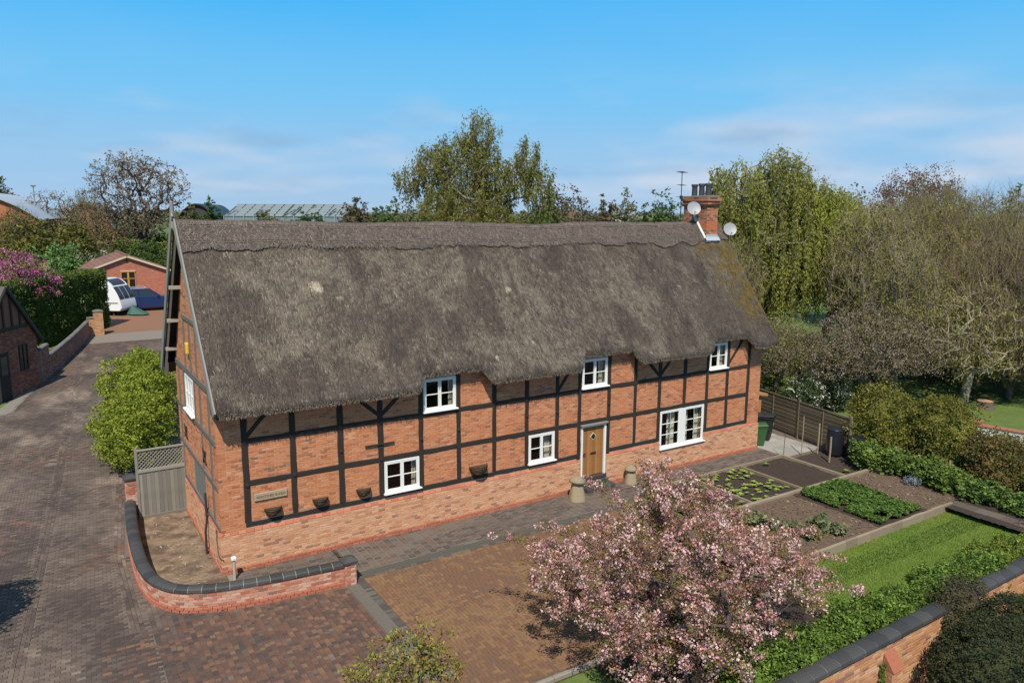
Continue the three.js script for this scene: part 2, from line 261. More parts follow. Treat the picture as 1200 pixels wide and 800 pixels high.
// ---- brick patio, its dark border, and the path along the house
setting(sheet('patio', [[3.0, 2.1], [14.3, 2.1], [14.3, 9.15], [3.0, 9.15]], 0.004, grainMat([0.13, 0.085, 0.05])), 'ochre herringbone brick patio between path and blossom tree', 'patio');
{
  const patio = scene.getObjectByName('patio'), R = rng(102), pal = [[0.195, 0.110, 0.055], [0.18, 0.10, 0.052], [0.16, 0.086, 0.05], [0.215, 0.125, 0.062], [0.145, 0.084, 0.054], [0.185, 0.11, 0.062], [0.168, 0.084, 0.055]], list = [], W = 0.102, c = Math.SQRT1_2;
  const x0 = 3.3, x1 = 14.2, z0 = 2.35, z1 = 8.85;
  const put = (a, b, w, h) => { const A = Math.max(x0, x0 + a), B = Math.min(x1, x0 + a + w), C = Math.max(z0, z0 + b), D = Math.min(z1, z0 + b + h); if (B - A < 0.03 || D - C < 0.03) return; const x = (A + B) / 2, z = (C + D) / 2;
    const n = fbm(x * 0.8, z * 0.8, 301, 4), m = fbm(x * 0.5 + 8, z * 0.5, 305, 3); if (!inView(x, 0, z, 60)) return;
    list.push({ c: [x, -0.004 + R() * 0.003, z], s: [B - A - 0.006, D - C - 0.006, 0.045], u: eX, v: new V3(0, 0, -1), n: eY, k: R() < 0.5 ? (R() * 7 | 0) : m > 0.53 ? (R() < 0.6 ? 4 : 2) : n > 0.5 ? (R() < 0.5 ? 0 : 3) : (R() < 0.5 ? 1 : R() < 0.5 ? 5 : 6) }); };
  for (let i = -140; i < 140; i++) for (let j = -60; j < 60; j++) { const a = (i + 2 * j) * W, b = (i - 2 * j) * W; if (a < -0.3 || b < -0.3 || a > 11.2 || b > 6.8) continue; put(a, b, 2 * W, W); put(a, b + W, W, 2 * W); }
  pieces(list, patio, 'patio_brick', 'patio_bricks', pal, 300, 0.88);
  const edge = [], palE = [[0.085, 0.075, 0.066], [0.11, 0.098, 0.085], [0.07, 0.062, 0.056], [0.13, 0.118, 0.10]];
  for (let z = 2.36; z < 8.9; z += 0.105) edge.push({ c: [3.18, -0.004, z], s: [0.215, 0.095, 0.05], u: eX, v: new V3(0, 0, -1), n: eY, k: R() * 4 | 0 });
  for (let x = 3.08; x < 14.2; x += 0.225) { edge.push({ c: [x, -0.004, 2.28], s: [0.215, 0.1, 0.05], u: eX, v: new V3(0, 0, -1), n: eY, k: R() * 4 | 0 }); edge.push({ c: [x, -0.004, 8.93], s: [0.215, 0.1, 0.05], u: eX, v: new V3(0, 0, -1), n: eY, k: R() * 4 | 0 }); }
  pieces(edge, patio, 'edging_brick', 'edging_bricks', palE, 200);
  // worn kerb line of grey setts left of the border
  setting(sheet('kerb', [[2.72, 2.6], [3.07, 2.6], [3.07, 9.2], [2.72, 9.2]], 0.028, grainMat([0.15, 0.135, 0.115])), 'worn grey strip between driveway and patio border', 'kerb');
  const k2 = thing('kerb', 'long pale concrete kerb edging the patio beneath the blossom tree', 'kerb'); k2.userData.kind = 'structure';
  for (let x = 4.2; x < 12; x += 0.915) obj('kerb_stone', new GB().cbox(0.905, 0.14, 0.11, 0.012, M4(x + 0.45, 0.03, 9.07)), grainMat([0.30, 0.27, 0.23]), k2);
}
setting(sheet('path', [[0.05, 0.1], [22.8, 0.1], [22.8, 1.48], [14.3, 1.48], [14.3, 2.1], [0.05, 2.1]], 0.006, grainMat([0.27, 0.24, 0.21])), 'dark grey brick path running along the house front', 'path');
{
  const path = scene.getObjectByName('path'), R = rng(103), pal = [[0.095, 0.080, 0.070], [0.12, 0.10, 0.088], [0.075, 0.064, 0.058], [0.14, 0.118, 0.102], [0.14, 0.092, 0.072], [0.105, 0.092, 0.082]], list = [];
  for (let x = 3.1, i = 0; x < 22.7; x += 0.235, i++) { let z = 0.1 + R() * 0.02; const zEnd = x < 14.2 ? 1.86 : 1.48; while (z < zEnd - 0.02) { const d = Math.min(0.108, zEnd - z); list.push({ c: [x + 0.11, 0, z + d / 2], s: [0.214, d - 0.003, 0.05], u: eX, v: new V3(0, 0, -1), n: eY, k: fbm(x, z * 2, 401, 3) > 0.53 ? (R() < 0.7 ? 3 : 4) : R() * 6 | 0 }); z += 0.108; } }
  for (let x = 0.2; x < 3.05; x += 0.235) for (let z = 0.1; z < 1.9; z += 0.108) list.push({ c: [x + 0.11, 0, z + 0.05], s: [0.222, 0.104, 0.05], u: eX, v: new V3(0, 0, -1), n: eY, k: R() * 6 | 0 });
  pieces(list, path, 'path_brick', 'path_bricks', pal, 300, 0.8);
  sheet('channel', [[3.1, 1.88], [14.2, 1.88], [14.2, 2.22], [3.1, 2.22]], 0.012, grainMat([0.095, 0.09, 0.075]), path);
}
// ---- bare yard inside the low wall
{ const g = new GB(), n = 26; for (let j = 0; j <= 60; j++) for (let i = 0; i <= n; i++) { const x = -1.98 + 2.0 * i / n, z = -5.65 + 7.75 * j / 60; g.vert(Math.max(x, -1.98), 0.02 + 0.07 * (fbm(x * 2, z * 2, 81, 4) - 0.4) + 0.02 * vn(x * 14, z * 14, 82), z, x, z); }
  for (let j = 0; j < 60; j++) for (let i = 0; i < n; i++) { const a = j * (n + 1) + i, x = -1.98 + 2 * i / n, z = -5.65 + 7.75 * j / 60; if (z > 0.9 && x < -1.5 + (z - 0.9) * 0.9) continue; g.i.push(a, a + n + 1, a + 1, a + 1, a + n + 1, a + n + 2); } g.smooth = true;
  setting(obj('yard_soil', g, std({ map: tex(256, 512, (u, v) => { const n = fbm(u * 6, v * 22, 85, 5), m = fbm(u * 14 + 3, v * 50, 86, 4), h = h2(u * 256 | 0, v * 512 | 0, 87); return mix3(mix3([0.10, 0.07, 0.05], [0.245, 0.175, 0.12], clamp((n - 0.3) * 2.4)), [0.33, 0.25, 0.17], clamp((m - 0.64) * 4)).map((q) => q * (0.7 + 0.6 * h)); }, { wrap: true, rep: [0.5, 0.129] }), bumpMap: reTex(soilB, 1.2, 1.2), bumpScale: 0.03, roughness: 1 })), 'bare trodden soil yard inside the curved low wall', 'soil');
  const st = new GB(), R = rng(83); for (let k = 0; k < 90; k++) { const z = -5 + R() * 6.6, x = -1.55 + R() * 1.45, s = 0.01 + R() * R() * 0.035; const q = 0.14 + R() * 0.3; st.col([q, q * 0.9, q * 0.78]); st.cbox(s * 2, s, s * 1.4, s * 0.25, M4(x, 0.045 + 0.05 * (fbm(x * 2, z * 2, 81, 4) - 0.4), z, R() * 6, R(), R())); }
  const o = stuff(obj('gravel', st, vcMat)); tag(o, 'scattered pale stone chips on the bare yard soil', 'gravel');
}
setting(sheet('side_ground', [[22.7, -6], [27, -6], [25.3, 2.6], [24.9, 1.9], [22.7, 1.9]], -0.012, std({ color: lin(0.17, 0.13, 0.095), map: reTex(soilT, 0.6, 0.6), bumpMap: reTex(soilB, 1.2, 1.2), bumpScale: 0.02, roughness: 1 })), 'bare brown ground around the paving slabs', 'ground');
// ---- grey paving slabs beyond the house
{ const p = thing('slab_paving', 'pale grey square paving slabs beside the wheelie bins', 'paving'); p.userData.kind = 'structure'; const R = rng(84), ms = [0.36, 0.31, 0.40].map((q) => grainMat([q, q * 0.97, q * 0.9]));
  for (let i = 0; i < 4; i++) for (let j = 0; j < 5; j++) obj('paving_slab', new GB().cbox(0.585, 0.05, 0.585, 0.006, M4(23.1 + i * 0.6, -0.005 + R() * 0.004, -1.2 + j * 0.6)), ms[R() * 3 | 0], p); }

// ================================================================ THE THATCHED HOUSE
const HL = 22.65, HD = 6.3, RZ = -3.15;
const house = thing('thatched_house', 'long thatched brick and black timber framed house with white casement windows', 'house');
const posts = [0.755, 2.12, 3.563, 4.87, 6.275, 7.641, 9.037, 10.377, 11.678, 12.70, 14.08, 15.407, 16.673, 18.046, 19.337, 20.543, 21.835];
const pw = (k) => k < 4 ? 0.18 : 0.155;
const RAIL = [1.372, 2.6, 3.846], RHT = 0.155;
const lift = (x) => { const b = (a, c) => step(a - 0.18, a + 0.22, x) * (1 - step(c - 0.14, c + 0.26, x)); return Math.max(b(6.1, 8.42), b(12.42, 14.95), b(19.0, 21.3)); };
const ridgeY = (x) => 10.06 - 0.10 * Math.sin(clamp(x / 22.7) * Math.PI) * 0.8 - 0.06 * clamp(x / 22.7) + 0.03 * Math.sin(x * 0.9) + 0.025 * (fbm(x * 0.8, 0, 500, 3) - 0.5);
const wins = { W1: [4.97, 6.19, 1.45, 2.49], W2: [10.46, 11.59, 1.45, 2.5], W3: [16.77, 19.22, 0.96, 2.5], W4: [6.37, 7.55, 3.93, 5.0], W5: [12.80, 13.99, 3.93, 5.0], W6: [19.43, 20.46, 3.93, 5.0] };
const doorR = [12.79, 13.99, 0.36, 2.5];
{
  // walls: a core of mortar colour, pierced by the openings
  const hole = (x0, x1, y0, y1) => { const p = new THREE.Path(); p.moveTo(x0, y0); p.lineTo(x0, y1); p.lineTo(x1, y1); p.lineTo(x1, y0); p.closePath(); return p; };
  const sh = new THREE.Shape(); sh.moveTo(0, 0); sh.lineTo(HL, 0); sh.lineTo(HL, 5.45); sh.lineTo(0, 5.45); sh.closePath();
  for (const w of Object.values(wins)) sh.holes.push(hole(w[0], w[1], w[2], w[3])); sh.holes.push(hole(...doorR));
  const g = new THREE.ExtrudeGeometry(sh, { depth: 0.3, bevelEnabled: false }); g.translate(0, 0, -0.3); g.deleteAttribute('normal');
  const mort = grainMat([0.50, 0.37, 0.26]);
  const front = obj('front_wall', g, mort, house);
  const gs = new THREE.Shape(); [[0.3, 0], [HD, 0], [HD, 5.3], [HD / 2, 9.75], [0.3, 5.75]].forEach(([a, b], k) => k ? gs.lineTo(a, b) : gs.moveTo(a, b)); gs.closePath();
  gs.holes.push(hole(3.05, 4.5, 3.95, 5.1)); gs.holes.push(hole(2.0, 3.85, 1.3, 2.35));
  const gg = new THREE.ExtrudeGeometry(gs, { depth: 0.3, bevelEnabled: false }); gg.rotateY(Math.PI / 2); gg.deleteAttribute('normal');
  const gable = obj('gable_wall', gg, mort, house);
  const rs = new THREE.Shape(); [[0.3, 0], [HD, 0], [HD, 5.3], [HD / 2, 9.5], [0.3, 5.5]].forEach(([a, b], k) => k ? rs.lineTo(a, b) : rs.moveTo(a, b)); rs.closePath();
  const rg = new THREE.ExtrudeGeometry(rs, { depth: 0.3, bevelEnabled: false }); rg.rotateY(Math.PI / 2); rg.translate(HL - 0.3, 0, 0); rg.deleteAttribute('normal');
  obj('end_wall', rg, grainMat([0.40, 0.19, 0.11]), house);
  obj('rear_wall', new GB().box(0.3, 0, -HD, HL - 0.3, 5.3, -HD + 0.3), grainMat([0.40, 0.19, 0.11]), house);
  obj('upper_floor', new GB().box(0.3, 2.65, -HD + 0.3, HL - 0.3, 2.85, -0.3), woodMat([0.2, 0.13, 0.08]), house);
  obj('ground_floor', new GB().box(0.3, 0.02, -HD + 0.3, HL - 0.3, 0.25, -0.3), woodMat([0.2, 0.13, 0.08]), house);
  // bricks of the panels
  const R = rng(210), pal = [[0.50, 0.190, 0.082], [0.53, 0.210, 0.094], [0.47, 0.170, 0.072], [0.43, 0.148, 0.065], [0.55, 0.24, 0.118], [0.33, 0.135, 0.07], [0.24, 0.112, 0.07], [0.57, 0.29, 0.165], [0.38, 0.115, 0.052]];
  const pick = (x, y, r) => { const q = clamp(r() + (fbm(x * 0.9, y * 1.3, 219, 3) - 0.5) * 0.35); return q < 0.27 ? 0 : q < 0.52 ? 1 : q < 0.70 ? 2 : q < 0.80 ? 3 : q < 0.885 ? 4 : q < 0.945 ? 5 : q < 0.972 ? 6 : q < 0.99 ? 7 : 8; };
  const out = [], o = [0, 0, 0];
  const L2 = (a, b, c, d, opt) => lay(out, o, eX, eY, eZ, a, b, c, d, R, pick, opt);
  const qf = (k) => k % 2 ? 0.225 : 0.112, qg = (k) => k % 2 ? 0.112 : 0.225; L2(-0.008, posts[0] - 0.09, 1.24, 4.99, { start: qf }); L2(posts[16] + 0.08, HL, 1.24, 5.3);
  for (let k = 0; k < 16; k++) {
    const a = posts[k] + pw(k) / 2, b = posts[k + 1] - pw(k + 1) / 2, r0 = RAIL[0] + RHT / 2, r1 = RAIL[1] - RHT / 2, r2 = RAIL[1] + RHT / 2, r3 = RAIL[2] - RHT / 2, r4 = RAIL[2] + RHT / 2;
    if (![3, 7, 9, 12, 13].includes(k)) L2(a, b, r0, r1);
    if (k === 12) { L2(a, b, r2, r3); } else L2(a, b, r2, r3);
    if (![4, 9, 14].includes(k)) L2(a, b, r4, 5.25);
  }
  pieces(out, front, 'brick', 'bricks', pal, 300);
  // gable bricks
  const og = [], on = [0, 0, 0], inG = (z, y) => { for (const [a, b, c, d] of [[3.0, 4.55, 3.9, 5.15], [1.95, 3.9, 1.28, 2.4]]) if (z > a && z < b && y > c && y < d) return false; return y < 5.2 + (z < HD / 2 ? z : HD - z) * 1.4; };
  lay(og, on, new V3(0, 0, -1), eY, nX, -0.004, HD, 1.24, 9.565, R, pick, { keep: inG, start: (k) => k < 56 ? qg(k) : 0 });
  pieces(og, gable, 'brick', 'bricks', pal, 120);
  const quoin = (parent, y0, n, e, pl2, pk) => { const ms = pl2.map((c) => std({ color: lin(...c) })); for (let k = 0; k < n; k++) { const a = (k % 2 ? 0.215 : 0.1025), b = (k % 2 ? 0.1025 : 0.215), x0 = -e - 0.007, x1 = a, z1 = e + 0.007, z0 = -b; obj('quoin_brick', new GB().cbox(x1 - x0, 0.066, z1 - z0, 0.003, M4((x0 + x1) / 2, y0 + (k + 0.5) * 0.075, (z0 + z1) / 2)), ms[pk(0, y0 + k, R)], parent); } };
  quoin(front, 1.24, 50, 0, pal, pick);
  // plinth: paler bricks, a red sloping course on top, a red footing course
  const pl = [], palP = [[0.57, 0.295, 0.165], [0.60, 0.33, 0.19], [0.55, 0.265, 0.142], [0.51, 0.225, 0.118], [0.62, 0.365, 0.225], [0.40, 0.19, 0.115], [0.32, 0.155, 0.10], [0.56, 0.285, 0.17], [0.44, 0.15, 0.085], [0.47, 0.175, 0.10], [0.39, 0.125, 0.075]];
  const pickP = (x, y, r) => { const q = r(), n = fbm(x * 1.3, y * 3, 222, 3); return q < 0.24 ? 0 : q < 0.46 ? 1 : q < 0.60 ? 2 : q < 0.70 ? 3 : q < 0.80 ? 4 : q < 0.86 + (n - 0.5) * 0.3 ? 5 : q < 0.91 + (n - 0.5) * 0.3 ? 6 : q < 0.96 ? 7 : 2; };
  const plinth = new THREE.Group(); plinth.name = 'plinth'; house.add(plinth);
  const runs = [[0, doorR[0] - 0.02], [doorR[1] + 0.02, wins.W3[0]], [wins.W3[1], HL]];
  const core = new GB(); for (const [a, b] of runs) core.box(a === 0 ? -0.05 : a, 0, 0.001, b, 1.16, 0.05); core.box(wins.W3[0], 0, 0.001, wins.W3[1], 0.93, 0.05); core.box(-0.05, 0, -HD, -0.001, 1.16, 0.0);
  obj('plinth_core', core, mort, plinth);
  for (const [a, b] of [...runs.map((r) => [r[0] === 0 ? -0.05 : r[0], r[1]])]) lay(pl, [0, 0, 0.05], eX, eY, eZ, a, b, 0.16, 1.135, R, pickP, a < 0 ? { start: qf } : {}); quoin(plinth, 0.16, 13, 0.05, palP, pickP);
  lay(pl, [0, 0, 0.05], eX, eY, eZ, wins.W3[0], wins.W3[1], 0.16, 0.91, R, pickP);
  lay(pl, [-0.05, 0, 0], new V3(0, 0, -1), eY, nX, -0.05, HD, 0.16, 1.135, R, pickP, { start: qg });
  const red = (x, y, r) => 8 + (r() * 3 | 0);
  lay(pl, [0, 0, 0.075], eX, eY, eZ, -0.075, doorR[0] - 0.02, 0, 0.155, R, red); lay(pl, [0, 0, 0.075], eX, eY, eZ, doorR[1] + 0.02, HL, 0, 0.155, R, red); lay(pl, [-0.075, 0, 0], new V3(0, 0, -1), eY, nX, -0.075, HD, 0, 0.155, R, red);
  const sl = new V3(0, 0.82, -0.57).normalize(), sn = new V3(0, 0.57, 0.82).normalize();
  for (const [a, b] of runs) lay(pl, [0, 1.145, 0.062], eX, sl, sn, a === 0 ? -0.06 : a, b, 0, 0.145, R, red, { ch: 0.145, L: 0.215, depth: 0.05 });
  lay(pl, [-0.062, 1.145, 0], new V3(0, 0, -1), new V3(0.57, 0.82, 0).normalize(), new V3(-0.82, 0.57, 0).normalize(), -0.06, HD, 0, 0.145, R, red, { ch: 0.145, depth: 0.05 });
  pieces(pl, plinth, 'brick', 'bricks', palP, 300);

  // black timber frame
  const RT2 = rng(211);
  const bar = (name, x0, y0, x1, y1, w, d = 0.09, zc = -0.012, mat = blackTimber) => { const l = Math.hypot(x1 - x0, y1 - y0), m = M4((x0 + x1) / 2, (y0 + y1) / 2, zc, 0, 0, Math.atan2(y1 - y0, x1 - x0)); const g = new GB(), ns = Math.max(3, Math.ceil(l / 0.28)), sd = (x0 * 31 + y0 * 57 + x1 * 13) | 0; g.m = m; let pv; for (let k = 0; k <= ns; k++) { const q = (k / ns - 0.5) * l, a = w / 2 + 0.022 * (vn(k * 0.6, 1, sd) - 0.5) + 0.008 * (h2(k, 1, sd) - 0.5), b = w / 2 + 0.022 * (vn(k * 0.6, 7, sd) - 0.5) + 0.008 * (h2(k, 2, sd) - 0.5), f = d / 2 + 0.01 * (h2(k, 3, sd) - 0.5), c = 0.014; const r = [[-b, -d / 2], [-b, f - c], [-b + c, f], [a - c, f], [a, f - c], [a, -d / 2]]; if (pv) { for (let j = 0; j < 5; j++) g.quad([pv.q, pv.r[j][0], pv.r[j][1]], [q, r[j][0], r[j][1]], [q, r[j + 1][0], r[j + 1][1]], [pv.q, pv.r[j + 1][0], pv.r[j + 1][1]], pv.q + sd % 5, j * 0.07); } if (k === 0 || k === ns) { g.quad([q, r[0][0], r[0][1]], [q, r[1][0], r[1][1]], [q, r[4][0], r[4][1]], [q, r[5][0], r[5][1]]); g.quad([q, r[1][0], r[1][1]], [q, r[2][0], r[2][1]], [q, r[3][0], r[3][1]], [q, r[4][0], r[4][1]]); } pv = { q, r }; } return obj(name, g, mat, house); };
  posts.forEach((x, k) => { const top = 5.2, bot = k === 13 ? RAIL[1] - 0.075 : k === 9 || k === 10 ? 1.25 : RAIL[0] + RHT / 2; bar('timber_post', x + (RT2() - 0.5) * 0.02, bot, x + (RT2() - 0.5) * 0.03, top, pw(k) * (0.95 + 0.12 * RT2())); });
  const railRuns = [[[0.67, doorR[0] - 0.06], [14.04, wins.W3[0] - 0.02], [wins.W3[1] + 0.02, 21.9]], [[0.67, 21.9]], [[0.67, 21.9]]];
  railRuns.forEach((rr, k) => rr.forEach(([a, b]) => { // each length between posts is one beam
    const cuts = [a, ...posts.filter((p) => p > a + 0.1 && p < b - 0.1), b];
    for (let j = 0; j + 1 < cuts.length; j++) { const gap = k === 0 ? 0.003 : 0.08, l = cuts[j] + (j || a < 1 ? gap : 0), r = cuts[j + 1] - gap; if (r - l > 0.1) bar('timber_rail', l, RAIL[k] + (RT2() - 0.5) * 0.02, r, RAIL[k] + (RT2() - 0.5) * 0.02, RHT * (k === 0 ? 0.92 : 1) * (0.95 + 0.1 * RT2()), 0.084); } }));
  for (const [x0, y0, x1, y1] of [[0.80, 3.98, 1.72, 4.95], [4.80, 4.06, 3.85, 4.95], [4.94, 4.06, 5.95, 5.0], [11.72, 4.0, 12.45, 4.95], [16.6, 4.04, 15.75, 4.9], [16.74, 4.04, 17.6, 4.95], [20.58, 4.05, 21.45, 5.1], [21.2, 4.95, 21.75, 5.25]]) bar('timber_brace', x0, y0, x1, y1, 0.13, 0.078, -0.016);
  for (const [x, y] of [[6.275, 3.05], [7.64, 3.15], [10.377, 3.25], [11.678, 3.2], [14.08, 3.2], [20.543, 3.25], [3.563, 3.1], [0.76, 2.55], [2.12, 2.62], [4.87, 2.62], [3.563, 3.86]]) obj('bolt', new THREE.CylinderGeometry(0.045, 0.055, 0.04, 10).rotateX(Math.PI / 2).translate(x, y, 0.05), std({ color: lin(0.05, 0.045, 0.042), metalness: 0.4, roughness: 0.6 }), house);
  obj('wall_tie', new GB().cbox(0.98, 0.055, 0.03, 0.008, M4(4.82, 3.115, 0.062)), blackTimber, house);

  // weathered timbers of the gable
  const gt = woodMat([0.20, 0.17, 0.145]);
  const gbar = (name, z0, y0, z1, y1, w, d = 0.07) => { const l = Math.hypot(z1 - z0, y1 - y0), m = new THREE.Matrix4().makeRotationY(Math.PI / 2).multiply(new THREE.Matrix4().makeRotationZ(Math.atan2(y1 - y0, -(z1 - z0)))); m.setPosition(-0.008, (y0 + y1) / 2, (z0 + z1) / 2); return obj(name, new GB().cbox(l, w, d, 0.01, m), gt, house); };
  gbar('timber_rail', -0.1, 5.28, -6.2, 5.27, 0.19); gbar('timber_rail', -0.1, 3.86, -6.2, 3.84, 0.16); gbar('timber_rail', -0.1, 2.53, -6.2, 2.53, 0.15); gbar('timber_rail', -0.1, 1.34, -6.2, 1.34, 0.14); gbar('timber_rail', -2.0, 7.0, -4.3, 7.0, 0.14);
  for (const [z, a, b] of [[-0.75, 1.42, 5.18], [-2.0, 2.6, 5.18], [-2.85, 3.94, 5.18], [-4.68, 3.94, 5.18], [-5.6, 1.42, 5.18], [-3.15, 5.4, 6.9], [-2.2, 5.4, 6.9], [-4.1, 5.4, 6.9]]) gbar('timber_post', z, a, z + 0.03, b, 0.13, 0.064);
  for (const [z, y] of [[-4.85, 3.05], [-1.75, 3.05]]) { const g2 = new GB(); for (const a of [0.78, -0.78]) { const m = new THREE.Matrix4().makeRotationX(a); m.setPosition(-0.04, y, z); g2.cbox(0.03, 0.6, 0.06, 0.006, m); } obj('wall_tie', g2, blackTimber, house); }
  // alarm box
  obj('alarm_box', new GB().cbox(0.1, 0.36, 0.26, 0.03, M4(-0.06, 6.08, -3.4)), std({ color: lin(0.75, 0.45, 0.04), roughness: 0.4 }), house);
  obj('downpipe', new GB().tube([[-0.1, 1.95, -1.62], [-0.1, 1.1, -1.62], [-0.16, 0.75, -1.62], [-0.16, 0.05, -1.62]], [0.035, 0.035, 0.035, 0.035], 8), std({ color: lin(0.03, 0.03, 0.03) }), house);
  obj('cable', new GB().tube([[-0.07, 1.25, -0.35], [-0.09, 0.9, -0.32], [-0.09, 0.6, -0.25], [-0.09, 0.52, 0.02], [-0.02, 0.5, 0.12]], [0.012, 0.012, 0.012, 0.012, 0.012], 6), std({ color: lin(0.03, 0.03, 0.03) }), house);

  // casement windows: frame, sashes, bars, panes, sill
  function windowAt(x0, x1, y0, y1, rows, layout, parent, mat4) {
    const w = new THREE.Group(); w.name = 'window'; parent.add(w); if (mat4) { w.applyMatrix4(mat4); }
    const z0 = -0.055, z1 = 0.022, f = 0.05, fr = new GB(), bar2 = (a, b, c, d, zz = (z0 + z1) / 2, dz = z1 - z0) => fr.cbox(b - a, d - c, dz, 0.006, M4((a + b) / 2, (c + d) / 2, zz));
    bar2(x0, x1, y1 - f, y1); bar2(x0, x0 + f, y0 + f, y1 - f); bar2(x1 - f, x1, y0 + f, y1 - f); bar2(x0, x1, y0, y0 + f);
    const xs = layout(x0 + f, x1 - f), ph = y1 - f - (y0 + f);
    const sash = new GB(), sb = (a, b, c, d, dz = 0.05) => sash.cbox(b - a, d - c, dz, 0.005, M4((a + b) / 2, (c + d) / 2, -0.008));
    for (const s of xs) {
      const [a, b] = s; if (s.blank) { sb(a, b, y0 + f, y1 - f, 0.07); continue; }
      const r = s.rail ?? 0.055; sb(a, a + r, y0 + f, y1 - f); sb(b - r, b, y0 + f, y1 - f); sb(a + r, b - r, y1 - f - r, y1 - f); sb(a + r, b - r, y0 + f, y0 + f + r * 1.15);
      const cols = s.cols ?? 1, W = (b - a - 2 * r) / cols, hh = (ph - r * 2.15) / rows;
      for (let c = 0; c < cols; c++) for (let q = 0; q < rows; q++) {
        const px0 = a + r + c * W, py0 = y0 + f + r * 1.15 + q * hh;
        if (c) sb(px0 - 0.014, px0 + 0.014, y0 + f + r, y1 - f - r, 0.04); if (q && !c) sb(a + r, b - r, py0 - 0.014, py0 + 0.014, 0.038);
        obj('pane', new GB().quad([px0, py0, -0.02], [px0 + W, py0, -0.02], [px0 + W, py0 + hh, -0.02 + (h2(q, c, x0 * 50 | 0) - 0.5) * 0.004], [px0, py0 + hh, -0.02]), glassMat, w);
      }
    }
    obj('frame', fr, whitePaint, w); obj('sash', sash, whitePaint, w);
    obj('sill', new GB().cbox(x1 - x0 + 0.1, 0.05, 0.17, 0.012, M4((x0 + x1) / 2, y0 - 0.012, 0.045)), whitePaint, w);
    return w;
  }
  const two = (a, b) => [[a, (a + b) / 2 - 0.002], [(a + b) / 2 + 0.002, b]];
  for (const k of ['W1', 'W2', 'W4', 'W5', 'W6']) windowAt(...wins[k], 2, two, house);
  windowAt(...wins.W3, 3, (a, b) => { const w = (b - a - 0.3) / 2, s = [[a, a + w], [a + w + 0.3, b]]; s.forEach((q) => { q.cols = 2; q.rail = 0.05; }); const m = [a + w, a + w + 0.3]; m.blank = true; return [s[0], m, s[1]]; }, house);
  const turn = new THREE.Matrix4().makeRotationY(-Math.PI / 2);
  windowAt(-4.5, -3.05, 3.95, 5.1, 2, (a, b) => { const t = (b - a) / 3; return [[a, a + t], [a + t, a + 2 * t], [a + 2 * t, b]]; }, house, turn);
  { const wd = new THREE.Group(); wd.name = 'shutter'; house.add(wd); for (let k = 0; k < 12; k++) obj('board', new GB().cbox(0.04, 1.04, 0.148, 0.006, M4(0.02, 1.83, -2.08 - k * 0.153)), woodMat([0.19 + 0.03 * (k % 3), 0.19 + 0.025 * (k % 3), 0.185]), wd); }
  // curtains in the big window
  const curt = std({ color: lin(0.62, 0.58, 0.5), side: THREE.DoubleSide, roughness: 1 });
  for (const [a, b, y0, y1] of [[17.35, 17.78, 0.95, 2.48], [18.28, 18.5, 0.95, 2.48], [18.85, 19.12, 0.95, 2.48], [11.28, 11.52, 1.5, 2.45], [10.5, 10.62, 1.5, 2.45], [13.72, 13.92, 4.0, 4.95], [20.2, 20.4, 4.0, 4.95], [6.0, 6.14, 1.5, 2.45], [7.38, 7.5, 4.0, 4.95]]) { const g2 = new GB(); for (let k = 0; k <= 24; k++) { const x = mix(a, b, k / 24), z = -0.22 + 0.04 * Math.sin(k * 1.3); const s = g2.vert(x, y0, z); g2.vert(x + 0.02 * Math.sin(k), y1, z * 0.98); if (k) g2.i.push(s - 2, s, s + 1, s - 2, s + 1, s - 1); } obj('curtain', g2, curt, house); }
  // oak plank door, white frame, diamond light, letter plate
  const door = new THREE.Group(); door.name = 'door'; house.add(door);
  const oak = [[0.42, 0.19, 0.055], [0.36, 0.155, 0.042], [0.47, 0.22, 0.072]].map((c) => woodMat(c, { map: (() => { const t = reTex(woodT, 1, 0.7); t.rotation = Math.PI / 2; return t; })() }));
  const dx0 = 12.87, dx1 = 13.88, n = 8, pwid = (dx1 - dx0) / n;
  for (let k = 0; k < n; k++) obj('plank', new GB().cbox(pwid - 0.006, 1.9, 0.05, 0.006, M4(dx0 + pwid * (k + 0.5), 1.47, -0.03)), oak[k % 3], door);
  const fr = new GB(); fr.cbox(0.07, 2.12, 0.12, 0.008, M4(12.83, 1.43, 0.0)); fr.cbox(0.09, 2.12, 0.12, 0.008, M4(13.93, 1.43, 0.0)); fr.cbox(1.2, 0.07, 0.12, 0.008, M4(13.38, 2.46, 0.002)); obj('frame', fr, whitePaint, door);
  obj('lintel', new GB().cbox(1.26, 0.05, 0.2, 0.008, M4(13.38, 2.52, 0.05)), woodMat([0.3, 0.28, 0.25]), door);
  obj('threshold', new GB().cbox(1.2, 0.12, 0.3, 0.01, M4(13.38, 0.44, -0.02)), woodMat([0.08, 0.06, 0.05]), door);
  const dm = M4(13.38, 2.02, 0.0, 0, 0, Math.PI / 4); obj('light_frame', new GB().cbox(0.24, 0.24, 0.03, 0.01, dm.clone().scale(new V3(1, 1, 1))), std({ color: lin(0.45, 0.36, 0.25) }), door).applyMatrix4(new THREE.Matrix4());
  obj('diamond_pane', new GB().cbox(0.165, 0.165, 0.012, 0.002, M4(13.38, 2.02, 0.012, 0, 0, Math.PI / 4)), new THREE.MeshPhysicalMaterial({ color: lin(0.02, 0.02, 0.02), roughness: 0.08 }), door);
  obj('letter_plate', new GB().cbox(0.27, 0.07, 0.03, 0.01, M4(13.4, 1.37, 0.005)), std({ color: lin(0.06, 0.05, 0.04), metalness: 0.7, roughness: 0.5 }), door);
  obj('handle', new THREE.TorusGeometry(0.05, 0.012, 8, 16).translate(12.97, 1.36, 0.015), std({ color: lin(0.05, 0.045, 0.04), metalness: 0.7, roughness: 0.5 }), door);
